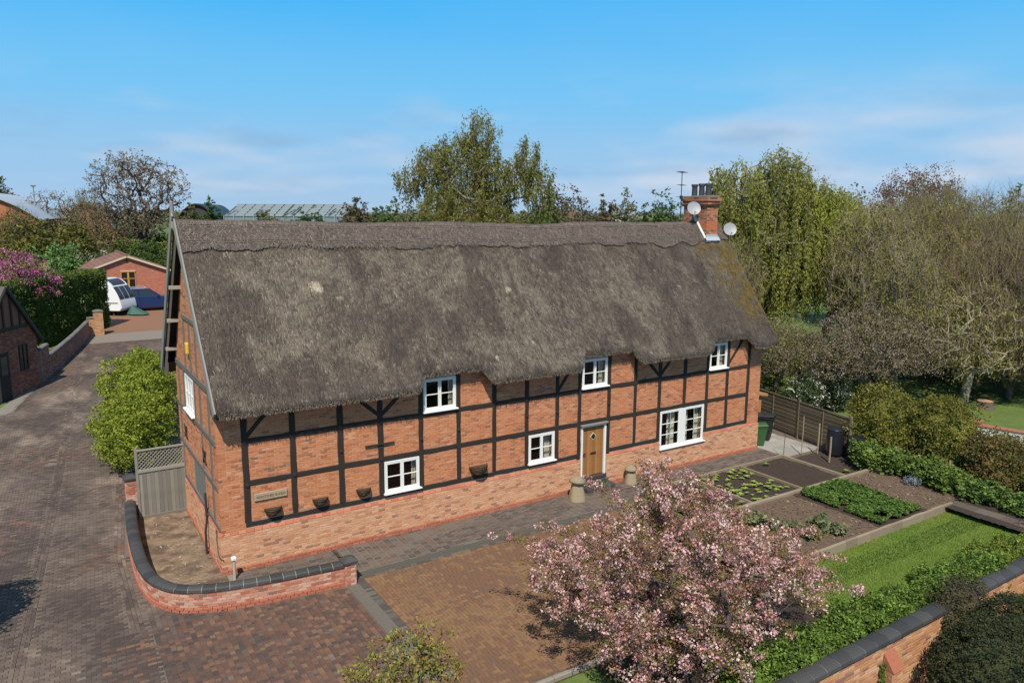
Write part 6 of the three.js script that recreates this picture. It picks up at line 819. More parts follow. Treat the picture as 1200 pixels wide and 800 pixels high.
bush('clipped_bush', 'big dark glossy clipped bush in front of the garden wall', 'bush', { at: [13.9, -1.35, 14.1], seed: 551, ells: [[0, 1.25, 0, 1.7, 1.35, 1.15], [1.3, 1.4, -0.1, 1.5, 1.3, 1.1]], clumps: 1500, per: 14, rad: 0.11, size: 0.058, rough: 0.1, deep: 0.1, cols: [[0.03, 0.042, 0.014], [0.045, 0.055, 0.018], [0.022, 0.032, 0.012], [0.065, 0.06, 0.028]] });
bush('dusky_shrub', 'dusky brown leaved shrub growing over the garden wall coping', 'shrub', { at: [15.3, -0.2, 12.55], seed: 552, ells: [[0, 0.7, 0, 0.9, 0.75, 0.6], [-0.7, 0.5, 0.1, 0.6, 0.7, 0.45]], clumps: 330, per: 14, rad: 0.13, size: 0.06, rough: 0.4, deep: 0.3, cols: [[0.075, 0.06, 0.035], [0.05, 0.055, 0.022], [0.1, 0.07, 0.045], [0.06, 0.08, 0.025]] });
bush('yellow_shrub', 'yellow leaved shrub outside the far end of the garden wall', 'shrub', { at: [17.7, -1.35, 13.7], seed: 553, ells: [[0, 1.0, 0, 0.9, 1.15, 0.8], [0.8, 1.1, 0.1, 0.8, 1.0, 0.7]], clumps: 420, per: 14, rad: 0.14, size: 0.08, rough: 0.4, deep: 0.3, cols: [[0.22, 0.20, 0.03], [0.16, 0.18, 0.025], [0.25, 0.15, 0.04], [0.09, 0.13, 0.02]] });
// an ivy strand on the garden wall buttress
{ const g = new GB(), R = rng(554); for (let k = 0; k < 260; k++) { g.col(pickC([[0.09, 0.17, 0.025], [0.13, 0.2, 0.03]], R)); leafQuad(g, 11.62 + (R() - 0.5) * 0.16, -0.9 + R() * 1.15, 12.80 + R() * 0.07, 0.07, 0.06, R); } tag(obj('ivy', g, leafMat), 'narrow green ivy strand climbing the wall beside the buttress', 'ivy'); }
// ---- hedge along the garden side and shrubs at its foot
{
  const R = rng(561), H1 = [['dark evergreen hedge stretch behind the black water butts', 26.4, 3.6, 2.9], ['tall yellow green hedge stretch below the old apple tree', 26.9, 5.9, 2.9], ['bronze tinged hedge stretch next to the white wall', 26.5, 8.4, 1.9], ['dark hedge stretch with hanging shoots at the end of the border', 26.0, 10.9, 1.6]];
  H1.forEach(([l, x, z, h], k) => bush('hedge', l, 'hedge', { at: [x, 0.05, z], seed: 562 + k, group: 'hedge beside the kitchen garden', ells: [[0, h * 0.5, 0, 1.5, h * 0.5, 1.6], [-0.4, h * 0.35, 0.5, 1.3, h * 0.42, 1.3], [0.3, h * 0.62, -0.5, 1.3, h * 0.42, 1.2]], clumps: 860, per: 13, rad: 0.2, size: 0.095, rough: 0.5, deep: 0.4, cols: k === 2 ? [[0.13, 0.095, 0.028], [0.09, 0.105, 0.02], [0.16, 0.11, 0.04], [0.06, 0.07, 0.018]] : [[0.12, 0.125, 0.02], [0.155, 0.155, 0.025], [0.075, 0.085, 0.016], [0.19, 0.175, 0.03]] }));
  const curr = [['bright green currant bush beside the compost butt', 24.2, 4.35, 0.75, 0.6], ['bright green fruit bush behind the pale stone', 24.3, 5.3, 0.6, 0.55], ['bright green fruit bush at the end of the dry bed', 24.4, 6.6, 0.65, 0.55], ['bright green fruit bush beside the wooden stake', 24.3, 7.5, 0.7, 0.55], ['low rhubarb like leaves beside the grey sleepers', 24.3, 8.8, 0.75, 0.4], ['low broad leaves along the dark border', 24.3, 10.2, 0.75, 0.4]];
  curr.forEach(([l, x, z, r, h], k) => bush('fruit_bush', l, 'bush', { at: [x, 0.1, z], seed: 571 + k, group: 'fruit bushes below the hedge', ells: [[0, h * 0.9, 0, r, h, r], [0.25, h * 0.7, 0.35, r * 0.7, h * 0.8, r * 0.6]], clumps: 190, per: 11, rad: 0.15, size: 0.105, aspect: 0.75, rough: 0.5, deep: 0.4, flat: 0.45, cols: k < 4 ? [[0.11, 0.17, 0.028], [0.15, 0.21, 0.04], [0.075, 0.12, 0.02]] : [[0.09, 0.16, 0.03], [0.13, 0.20, 0.045], [0.065, 0.11, 0.02]] }));
  bush('lavender_clump', 'small blue grey clump at the end of the dry bed', 'plant', { at: [23.75, 0.15, 6.5], seed: 579, ells: [[0, 0.15, 0, 0.32, 0.22, 0.3]], clumps: 90, per: 8, rad: 0.08, size: 0.05, cols: [[0.22, 0.25, 0.30], [0.16, 0.19, 0.2]] });
  bush('white_flowering_shrub', 'dark shrub dotted with white flowers behind the lapped fence', 'shrub', { at: [30.6, 0, -3.2], seed: 581, ells: [[0, 0.9, 0, 1.3, 1.1, 1.1], [1.0, 1.0, 0.8, 0.8, 0.9, 0.8]], clumps: 420, per: 11, rad: 0.17, size: 0.1, rough: 0.4, cols: [[0.03, 0.05, 0.015], [0.045, 0.07, 0.02], [0.06, 0.09, 0.03], [0.55, 0.53, 0.5]] });
  bush('laurel_bush', 'dark laurel bush in the shade behind the lean-to', 'bush', { at: [28.2, 0, -6.8], seed: 582, ells: [[0, 1.2, 0, 2.0, 1.4, 1.8], [2.4, 1.0, -1.5, 1.8, 1.2, 1.6]], clumps: 500, per: 11, rad: 0.22, size: 0.13, rough: 0.4, cols: [[0.035, 0.06, 0.015], [0.05, 0.085, 0.02], [0.08, 0.13, 0.03]] });
  bush('yellow_green_shrub', 'tall yellow green shrub under the willow past the thatch', 'shrub', { at: [31.5, 0.1, -8.5], seed: 583, ells: [[0, 2.2, 0, 2.0, 2.4, 1.8], [1.9, 1.8, 0.8, 1.5, 1.9, 1.5]], clumps: 650, per: 11, rad: 0.25, size: 0.12, rough: 0.45, deep: 0.4, cols: [[0.15, 0.18, 0.025], [0.11, 0.14, 0.02], [0.19, 0.21, 0.04]] });
}
console.log('near plants done');

// ---- bare and budding trees on the right
const twiggy = (label, x, z, h, w, o = {}) => tree(o.name ?? 'bare_tree', label, 'tree', { at: [x, H(z), z], seed: o.seed, group: o.group ?? 'budding trees beyond the fence', trunk: [[0.15, h * 0.14, 0], [0.1, h * 0.26, 0.1]], ells: o.ells ?? [[0, h * 0.62, 0, w, h * 0.38, w]], tips: o.tips ?? 1500, rTip: o.rTip ?? 0.0075, pow: o.pow ?? 0.43, seg: o.seg ?? 0.6, minR: o.minR ?? 0.006, spray: o.spray, inner: o.inner ?? 0.15, wig: o.wig ?? 0.07, bark: o.bark ?? [0.13, 0.098, 0.07], leaves: o.leaves ?? [{ name: 'buds', share: 1, per: 10, rad: 0.35, size: 0.11, aspect: 0.6, cols: [[0.20, 0.19, 0.035], [0.15, 0.15, 0.03], [0.17, 0.11, 0.045], [0.24, 0.23, 0.045]] }] });
twiggy('old spreading apple tree with dark trunk and pale twigs behind the hedge', 33.2, -1.6, 5.6, 3.8, { name: 'apple_tree', seed: 601, ells: [[0, 3.6, 0, 3.6, 2.0, 3.2], [2.4, 3.3, 1.5, 2.4, 1.5, 2.2], [-2.2, 3.0, -0.5, 2.0, 1.3, 1.8]], tips: 1900, bark: [0.13, 0.10, 0.075], rTip: 0.008, wig: 0.16, group: 'fruit trees behind the hedge', leaves: [{ name: 'buds', share: 1, per: 9, rad: 0.3, size: 0.09, cols: [[0.22, 0.18, 0.13], [0.17, 0.16, 0.05], [0.13, 0.11, 0.05], [0.28, 0.22, 0.18]] }] });
twiggy('small budding fruit tree between the lapped fence and the old apple tree', 30.0, -5.0, 5.2, 2.4, { name: 'apple_tree', seed: 602, ells: [[0, 3.2, 0, 2.2, 1.8, 2.0], [1.6, 3.0, 0.8, 1.6, 1.4, 1.5]], tips: 900, bark: [0.12, 0.095, 0.07], group: 'fruit trees behind the hedge', leaves: [{ name: 'blossom', share: 1, per: 9, rad: 0.3, size: 0.09, cols: [[0.22, 0.18, 0.13], [0.17, 0.17, 0.05], [0.13, 0.11, 0.05]] }] });
twiggy('bare pale limbed tree leaning over the far lawn', 39.0, 0.6, 7.0, 4.4, { seed: 603, spray: [1, 0.6], rTip: 0.011, tips: 1300, bark: [0.33, 0.28, 0.21], ells: [[0, 4.2, 0, 4.2, 2.6, 3.4], [-2, 3.2, 1, 2.4, 1.6, 2.0], [2.5, 3.4, 1.5, 3, 1.9, 2.2]], wig: 0.16 });
twiggy('tall upright bare tree between the apple tree and the willow', 39.2, -5.4, 11.4, 3.4, { seed: 604, spray: [3, 1.0], rTip: 0.011, bark: [0.22, 0.175, 0.13], tips: 1300, ells: [[0, 7, 0, 3.2, 4.4, 3.0], [1.4, 4.5, 0.6, 2.6, 3, 2.4]] });
twiggy('dense grey brown bare tree behind the pale limbed one', 49.2, -2.6, 13, 5.2, { seed: 605, spray: [4, 1.2], rTip: 0.010, bark: [0.17, 0.135, 0.10], tips: 1600, ells: [[0, 6.6, 0, 5.2, 5.4, 4.6], [4, 5.6, 2.5, 4, 5.0, 3.6]] });
twiggy('brownish bare tree above the white wall', 42.6, 1.2, 9.2, 4.4, { seed: 606, spray: [5, 1.0], tips: 1700, bark: [0.15, 0.105, 0.08], ells: [[0, 5, 0, 5, 4.4, 4.4], [2, 3, 3, 4.5, 3, 3.5]], leaves: [{ name: 'buds', share: 1, per: 10, rad: 0.4, size: 0.12, cols: [[0.14, 0.09, 0.05], [0.11, 0.08, 0.045], [0.12, 0.11, 0.03]] }] });
twiggy('reddish brown leafing tree rising over the bare trees', 57.6, -14.0, 15, 4.2, { name: 'copper_tree', seed: 607, tips: 1600, ells: [[-1.6, 10.5, 0, 2.6, 3.6, 2.6], [2.0, 10.8, 0.6, 2.4, 3.6, 2.4], [0, 6, 0, 4, 3.4, 4], [4.3, 10.4, 1.5, 1.0, 1.3, 1.0]], group: 'far trees past the garden', leaves: [{ name: 'leaves', per: 14, rad: 0.45, size: 0.17, share: 1, cols: [[0.20, 0.115, 0.065], [0.16, 0.095, 0.06], [0.13, 0.09, 0.05], [0.22, 0.13, 0.085]] }] });
twiggy('greenish hedgerow tree at the far end of the bare trees', 56, -6.5, 12.4, 6, { seed: 608, spray: [3, 1.3], tips: 1500, ells: [[0, 7, 0, 6, 5.2, 5], [4, 6.4, 3, 5, 5.4, 5]], group: 'far trees past the garden', leaves: [{ name: 'leaves', per: 7, rad: 0.5, size: 0.16, cols: [[0.13, 0.13, 0.035], [0.10, 0.10, 0.03], [0.12, 0.09, 0.04]] }] });
twiggy('bare tree standing close against the willow above the chimney', 31.6, -9.8, 8.8, 2.4, { seed: 609, spray: [3, 0.9], tips: 1000, bark: [0.17, 0.13, 0.10], ells: [[0, 5.4, 0, 2.0, 3.2, 2.0], [-0.4, 3.4, 0.6, 1.8, 2.4, 1.8]], leaves: [{ name: 'buds', share: 1, per: 8, rad: 0.35, size: 0.11, cols: [[0.13, 0.09, 0.05], [0.12, 0.11, 0.03]] }] });
// ---- weeping willow
function weeping(label, name, at, seed, ells, n, strand, cols, size, per, extra = {}) {
  const { t, w, pts, R } = tree(name, label, 'tree', { at, seed, trunk: extra.trunk ?? [[0.1, 1.6, 0], [0.2, 3.0, 0.1]], ells, tips: n, rTip: extra.rTip ?? 0.016, seg: 0.8, minR: 0.009, inner: 0.25, bark: extra.bark ?? [0.15, 0.13, 0.085], group: extra.group });
  const g = new GB(), s = new GB(); s.col(extra.bark2 ?? [0.17, 0.155, 0.06]); for (const p of pts) { const L = strand * (0.35 + 0.9 * R()), k = Math.max(3, Math.ceil(L / 0.55)), ang = R() * TAU, c0 = cols[R() * cols.length | 0]; let q = [...p], prev = [...p]; for (let j = 1; j <= k; j++) { const f = j / k; q = [p[0] + Math.cos(ang) * 0.35 * Math.sqrt(f) * strand * 0.35, Math.max(0.4, p[1] - L * f * f * 0.55 - L * f * 0.45), p[2] + Math.sin(ang) * 0.35 * Math.sqrt(f) * strand * 0.35]; if (j % 2 === 0 || j === k) { s.tube([prev, q], [0.008, 0.006], 3, false); prev = [...q]; } for (let m = 0; m < per; m++) { const b = 0.7 + 0.6 * R(); g.col([c0[0] * b, c0[1] * b, c0[2] * b]); const l = size * (0.6 + 0.8 * R()), x = q[0] + (R() - 0.5) * 0.3, y = q[1] + (R() - 0.5) * 0.6, z = q[2] + (R() - 0.5) * 0.3, a = R() * TAU, i = g.vert(x, y + l / 2, z); const dx = Math.cos(a) * l * 0.22, dz = Math.sin(a) * l * 0.22; g.vert(x + dx, y, z + dz); g.vert(x + (R() - 0.5) * l * 1.1, y - l * 0.45, z + (R() - 0.5) * l * 1.1); g.vert(x - dx, y, z - dz); g.i.push(i, i + 1, i + 2, i, i + 2, i + 3); } } }
  clumps(g, pts, { per: extra.tipPer ?? 10, rad: extra.tipRad ?? 0.5, size: size * 0.8, aspect: 0.5, cols, R }); obj('crown', g, leafMat, t); obj('hanging_twigs', s, barkMat, t); return t;
}
weeping('tall weeping willow with yellow green hanging shoots behind the chimney', 'willow_tree', [37.8, 0.1, -12.4], 621, [[-2.6, 11.0, -1.0, 2.6, 2.8, 2.4], [1.0, 11.8, 0.2, 2.8, 2.8, 2.6], [0, 8, 0, 4.2, 3.4, 3.8], [3.0, 10.0, 1.6, 2.2, 2.4, 2.0], [-3.6, 7.4, -1.4, 2.4, 3.2, 2.2]], 1500, 3.0, [[0.25, 0.275, 0.05], [0.30, 0.32, 0.065], [0.21, 0.23, 0.045], [0.21, 0.19, 0.06]], 0.17, 13, { rTip: 0.02 });
weeping('lower weeping willow with bright hanging shoots beside the tall one', 'willow_tree', [41.2, 0.1, -10.0], 622, [[0, 9.6, 0, 2.6, 2.6, 2.4], [1.8, 8.6, 1.0, 2.0, 2.4, 1.8], [-1.2, 10.4, -0.6, 1.8, 2.0, 1.8]], 760, 3.6, [[0.30, 0.325, 0.05], [0.25, 0.28, 0.045], [0.34, 0.355, 0.07]], 0.17, 13);
// ---- birch behind the ridge
weeping('tall silver birch with drooping fresh green twigs behind the ridge', 'birch_tree', [25.0, H(-28), -28.5], 631, [[0.1, 15.4, 0, 1.5, 2.0, 1.5], [-1.2, 13.6, -0.6, 2.4, 2.0, 2.2], [-3.2, 13.0, -2, 1.9, 1.7, 1.8], [-4.6, 12.2, -2.9, 1.2, 1.3, 1.2], [2.9, 13.4, 1.8, 1.3, 1.9, 1.3], [3.8, 11.6, 2.4, 1.4, 1.7, 1.4], [1.2, 12.2, 0.6, 2.2, 2.0, 2.2], [-1, 10, -0.5, 3.6, 2.2, 3.4], [0, 7.5, 0, 4.6, 2.5, 4]], 1900, 1.2, [[0.18, 0.185, 0.035], [0.21, 0.21, 0.045], [0.15, 0.15, 0.03], [0.18, 0.145, 0.045]], 0.19, 9, { trunk: [[0, 4, 0], [0.1, 8.5, 0]], rTip: 0.011, bark: [0.26, 0.235, 0.2], bark2: [0.10, 0.08, 0.05] });
console.log('big trees done');

// ---- left: clipped conifer hedge, pink cherry, brown oak, dark shrubs
{
  const t = thing('conifer_hedge', 'tall dark green clipped conifer hedge above the boundary wall', 'hedge', [0, 0, 0]), R = rng(641), g = new GB(), A = new V3(-6.2, 0, -36.0), B = new V3(0.2, 0, -45.9), D = B.clone().sub(A), L = D.length(); D.normalize(); const Nn = new V3(-D.z, 0, D.x), y0 = 0.9, hgt = 4.75;
  const P = (u, v, w) => A.clone().addScaledVector(D, u).addScaledVector(Nn, w).setY(y0 + v); const put = (p, n) => { g.col(pickC([[0.085, 0.135, 0.02], [0.11, 0.165, 0.025], [0.06, 0.10, 0.016], [0.14, 0.175, 0.035]], R)); for (let k = 0; k < 4; k++) leafQuad(g, p.x + (R() - 0.5) * 0.25, p.y + (R() - 0.5) * 0.25, p.z + (R() - 0.5) * 0.25, 0.17, 0.10, R); };
  const wob = (u, v) => 0.4 * (fbm(u * 1.4, v * 1.4 + 5, 643, 4) - 0.5); for (let k = 0; k < 7600; k++) { const q = R(), u = R() * L, v = R() * hgt; if (q < 0.6) put(P(u, v, 0.9 + wob(u, v))); else if (q < 0.85) put(P(u, hgt + wob(u, v) * 0.8, (R() * 2 - 1) * 0.9)); else put(P(L + wob(v, u), v, (R() * 2 - 1) * 0.9)); }
  for (let k = 0; k < 5200; k++) put(P(R() * (L - 0.2), R() * (hgt - 0.2), (R() * 2 - 1) * 0.7)); obj('leaves', g, leafMat, t); const st = new GB(); st.col(BARK); for (let u = 0.4; u < L; u += 0.8) { const p = P(u, 0, 0); st.tube([[p.x, p.y - 0.4, p.z], [p.x, p.y + hgt * 0.85, p.z]], [0.09, 0.03], 6); } obj('stems', st, barkMat, t);
}
bush('grass_clump', 'pale tufted grasses behind the curved wall end', 'plant', { at: [-3.9, H(-31) + 0.5, -31.2], seed: 645, ells: [[0, 0.4, 0, 0.7, 0.6, 1.2]], clumps: 130, per: 10, rad: 0.16, size: 0.15, aspect: 0.25, cols: [[0.19, 0.2, 0.05], [0.24, 0.2, 0.1], [0.1, 0.13, 0.03]] });
tree('cherry_tree', 'deep pink blossoming cherry tree behind the dark outbuilding', 'tree', { at: [-4.8, H(-38), -38.8], seed: 651, trunk: [[0.1, 1.6, 0], [0, 2.4, 0]], ells: [[0, 4.9, 0, 2.0, 1.9, 2.0], [1.2, 4.2, -1.0, 1.5, 1.3, 1.4], [-1.5, 4.4, 0.5, 1.6, 1.5, 1.6], [0.6, 5.8, -0.6, 0.9, 0.8, 0.9]], tips: 420, rTip: 0.011, bark: [0.07, 0.05, 0.05], leaves: [{ name: 'blossom', per: 22, rad: 0.26, size: 0.1, aspect: 0.8, cols: [[0.42, 0.10, 0.24], [0.50, 0.17, 0.31], [0.34, 0.07, 0.19], [0.55, 0.26, 0.36], [0.2, 0.13, 0.06]] }] });
twiggy('large leafless oak like tree with brown buds behind the garage', 7.4, -80, 15.4, 6, { name: 'oak_tree', seed: 661, tips: 1500, rTip: 0.016, minR: 0.016, seg: 0.9, bark: [0.13, 0.10, 0.075], ells: [[-2.2, 10.8, 0, 3.2, 4.0, 3.2], [2.6, 10.6, 0, 3.6, 3.4, 3.4], [0, 13, 0, 2.8, 2.0, 2.6], [0, 7, 0, 4.4, 2.6, 4.0]], group: 'trees behind the garage', leaves: [{ name: 'leaves', share: 0.75, per: 6, rad: 0.45, size: 0.24, cols: [[0.16, 0.115, 0.07], [0.13, 0.095, 0.06], [0.20, 0.15, 0.09]] }] });
[['round dark evergreen shrub behind the garage ridge', 8.8, -71, 3.4, 3.0, 0], ['dark evergreen shrub next to the big brown tree', 5.0, -71, 3.2, 3.2, 0], ['dark green shrub with pale shoots beyond the hedge', 1.2, -69, 3.0, 3.4, 2], ['bright green young tree beyond the hedge', -2.4, -66, 2.8, 4.2, 1], ['bright yellow green bush beside the brick warehouse', -5.6, -62, 2.6, 3.6, 3], ['tangled brown green thicket beyond the cherry', -1.6, -76, 3.6, 5.8, 4], ['tangled olive thicket in front of the round brick building', 3.4, -79, 3.4, 5.0, 4], ['olive green tree behind the ridge end', 12.4, -76, 3.0, 5.2, 3], ['dark hedge bush by the white gate posts', 3.6, -67.5, 2.2, 1.7, 0]].forEach(([l, x, z, r, h, c], k) => bush('thicket', l, 'bush', { at: [x, H(z), z], seed: 671 + k, group: 'thickets behind the garage', ells: [[0, h * 0.55, 0, r, h * 0.6, r], [r * 0.5, h * 0.7, 0.4, r * 0.6, h * 0.5, r * 0.6], [-r * 0.55, h * 0.6, 0.3, r * 0.6, h * 0.5, r * 0.6]], clumps: 560, per: 12, rad: 0.4, size: 0.26, rough: 0.6, deep: 0.55, coreSize: 0.55, more: 1, cols: [[[0.04, 0.07, 0.015], [0.06, 0.10, 0.02], [0.085, 0.13, 0.03]], [[0.12, 0.22, 0.06], [0.09, 0.17, 0.04], [0.16, 0.25, 0.09]], [[0.05, 0.08, 0.02], [0.08, 0.12, 0.03], [0.3, 0.3, 0.25]], [[0.15, 0.15, 0.025], [0.11, 0.12, 0.02], [0.19, 0.17, 0.04]], [[0.12, 0.10, 0.045], [0.10, 0.085, 0.045], [0.14, 0.13, 0.035]]][c] }));
twiggy('thin bare saplings standing beyond the cherry tree', -1.2, -82, 10.4, 3.4, { name: 'sapling', seed: 685, tips: 700, rTip: 0.016, minR: 0.014, bark: [0.15, 0.12, 0.1], group: 'trees behind the garage', leaves: [{ name: 'buds', share: 0.6, per: 4, rad: 0.4, size: 0.18, cols: [[0.13, 0.11, 0.05], [0.12, 0.12, 0.03]] }] });
bush('round_tree', 'rounded olive tree behind the curved metal roof', 'tree', { at: [-9.3, H(-118), -118], seed: 691, ells: [[0, 6.6, 0, 4.6, 6.0, 4], [3.5, 5.0, 0, 3.2, 4.4, 3]], clumps: 520, per: 9, rad: 0.6, size: 0.4, rough: 0.35, cols: [[0.11, 0.12, 0.03], [0.09, 0.10, 0.025], [0.13, 0.12, 0.035]] });
// ---- the tree outside the frame whose shade falls on the driveway edge
bush('driveway_shrub', 'rounded shrub beside the driveway that shades the dark blocks', 'shrub', { at: [-7.3, 0, 0.5], seed: 695, ells: [[0, 2.0, 0, 1.5, 1.7, 1.5], [0.6, 2.9, -0.2, 1.0, 0.9, 1.0]], clumps: 380, per: 10, rad: 0.25, size: 0.12, cols: [[0.08, 0.13, 0.02], [0.11, 0.17, 0.03]] });
// ---- more of the tangle of trees beyond the fence
{
  const olive = [{ name: 'buds', share: 1, per: 10, rad: 0.4, size: 0.12, cols: [[0.23, 0.22, 0.035], [0.18, 0.18, 0.035], [0.17, 0.125, 0.045]] }];
  const brown = [{ name: 'buds', share: 0.8, per: 5, rad: 0.4, size: 0.1, cols: [[0.17, 0.12, 0.065], [0.12, 0.09, 0.05], [0.13, 0.12, 0.035]] }];
  twiggy('slender budding tree in front of the lower willow', 37.0, -2.4, 9.8, 2.8, { seed: 801, spray: [3, 1.0], rTip: 0.010, bark: [0.20, 0.165, 0.125], tips: 1100, ells: [[0, 5.2, 0, 2.8, 3.8, 2.6]], leaves: olive });
  twiggy('olive budding tree between the bare trees', 46.5, -6.5, 11.4, 4.2, { seed: 802, spray: [4, 1.2], tips: 1600, ells: [[0, 6.6, 0, 4.2, 5.2, 4]], leaves: olive });
  twiggy('olive twiggy tree in the middle of the bare trees', 44.5, -3.4, 9.6, 3.6, { seed: 803, spray: [4, 0.9], tips: 1500, bark: [0.19, 0.135, 0.10], ells: [[0, 5.4, 0, 3.8, 4.2, 3.4]], leaves: olive });
  twiggy('brown twiggy tree behind the far lawn', 46.5, 1.6, 11.2, 4.4, { seed: 804, spray: [5, 1.1], tips: 1600, bark: [0.18, 0.125, 0.095], ells: [[0, 5.6, 0, 5.0, 5.2, 4.6]], leaves: brown });
  twiggy('budding tree behind the copper one', 52, -9, 12.2, 4.6, { seed: 805, spray: [4, 1.2], tips: 1500, ells: [[0, 7, 0, 4.8, 5.6, 4.6]], leaves: olive });
  twiggy('bare tree between chimney and willow', 30.0, -9.0, 7.4, 2.0, { seed: 806, spray: [3, 0.8], tips: 800, bark: [0.2, 0.155, 0.12], ells: [[0, 4.4, 0, 2.0, 2.8, 2.0]], leaves: olive });
  [['rough olive bramble bank behind the old apple tree', 38.5, -9.5, 3.2, 2.4], ['rough olive bramble bank below the lower willow', 43.5, -4.5, 3.4, 2.6], ['rough brown bramble bank behind the bare trees', 50, 2.5, 4.0, 2.8], ['rough brown bramble bank beyond the far lawn', 54, 12, 4.5, 3.6], ['green bramble bank below the tall willow', 35.5, -12.5, 2.8, 2.6], ['olive bramble bank behind the copper tree', 56, -6, 5, 5.0]].forEach(([l, x, z, r, h], k) => bush('bramble', l, 'bush', { at: [x, H(z), z], seed: 811 + k, group: 'brambles beyond the fence', ells: [[0, h * 0.5, 0, r, h * 0.55, r * 0.8], [r * 0.8, h * 0.4, 0.5, r * 0.7, h * 0.45, r * 0.6]], clumps: 520, per: 10, rad: 0.4, size: 0.16, rough: 0.6, deep: 0.6, coreSize: 0.5, more: 1.2, cols: k === 4 ? [[0.12, 0.16, 0.025], [0.09, 0.12, 0.02]] : [[0.12, 0.11, 0.035], [0.10, 0.085, 0.04], [0.085, 0.1, 0.025], [0.15, 0.14, 0.035]] }));
}
[['dark evergreen mass behind the garage roof', 10.6, -67, 2.6, 4.2], ['dark leafy bush between garage and brown tree', 6.2, -74.5, 2.8, 4.6], ['leafy green bush beside the barn end', 14.6, -82, 3.2, 6.0], ['dark green bush at the foot of the brown tree', 8.6, -84, 3.6, 5.0], ['olive bush screening the warehouse corner', -4.2, -68, 2.6, 7.2], ['olive brown bush between warehouse and round brick building', -0.4, -72, 2.4, 6.4]].forEach(([l, x, z, r, h], k) => bush('thicket', l, 'bush', { at: [x, H(z), z], seed: 841 + k, group: 'thickets behind the garage', ells: [[0, h * 0.5, 0, r, h * 0.55, r], [r * 0.5, h * 0.62, 0.4, r * 0.6, h * 0.4, r * 0.6]], clumps: 560, per: 12, rad: 0.4, size: 0.26, rough: 0.6, deep: 0.55, coreSize: 0.5, more: 1, cols: k < 4 ? [[0.05, 0.085, 0.016], [0.07, 0.11, 0.02], [0.09, 0.13, 0.025]] : [[0.14, 0.135, 0.025], [0.12, 0.10, 0.035], [0.11, 0.12, 0.025]] }));
twiggy('thin budding tree in front of the round brick building', 2.6, -86, 10.2, 3.0, { name: 'sapling', seed: 861, tips: 700, rTip: 0.013, minR: 0.012, spray: [3, 0.8], bark: [0.16, 0.13, 0.10], group: 'trees behind the garage', leaves: [{ name: 'buds', per: 5, rad: 0.45, size: 0.17, cols: [[0.15, 0.13, 0.05], [0.14, 0.14, 0.035]] }] });
twiggy('thin budding tree beside the warehouse window', -4.6, -70, 8.6, 2.6, { name: 'sapling', seed: 862, tips: 700, rTip: 0.012, minR: 0.011, spray: [3, 0.8], bark: [0.16, 0.13, 0.10], group: 'trees behind the garage', leaves: [{ name: 'buds', per: 7, rad: 0.45, size: 0.17, cols: [[0.19, 0.17, 0.035], [0.15, 0.14, 0.035]] }] });
{ // cabbages on the dry bed
  const R = rng(871), k0 = bush('cabbage_plant', 'grey green leafy cabbage plant on the dry brown bed', 'cabbage', { at: [15.9, 0.15, 6.6], seed: 872, group: 'cabbages on the dry bed', ells: [[0, 0.16, 0, 0.24, 0.22, 0.23]], clumps: 26, per: 7, rad: 0.1, size: 0.17, aspect: 0.7, rough: 0.6, deep: 0.5, flat: 0.3, low: 0.02, coreSize: 0.35, cols: [[0.15, 0.185, 0.09], [0.18, 0.21, 0.12], [0.12, 0.15, 0.06], [0.22, 0.18, 0.09]] });
  [[16.35, 6.95], [16.9, 7.35], [15.55, 5.95], [17.25, 7.75], [16.2, 7.6], [15.25, 5.55]].forEach(([x, z]) => { const o = copyOf(k0); o.position.set(x, 0.15, z); o.rotation.y = R() * 6; const s = 0.7 + R() * 0.7; o.scale.set(s, s * (0.8 + 0.5 * R()), s); });
}

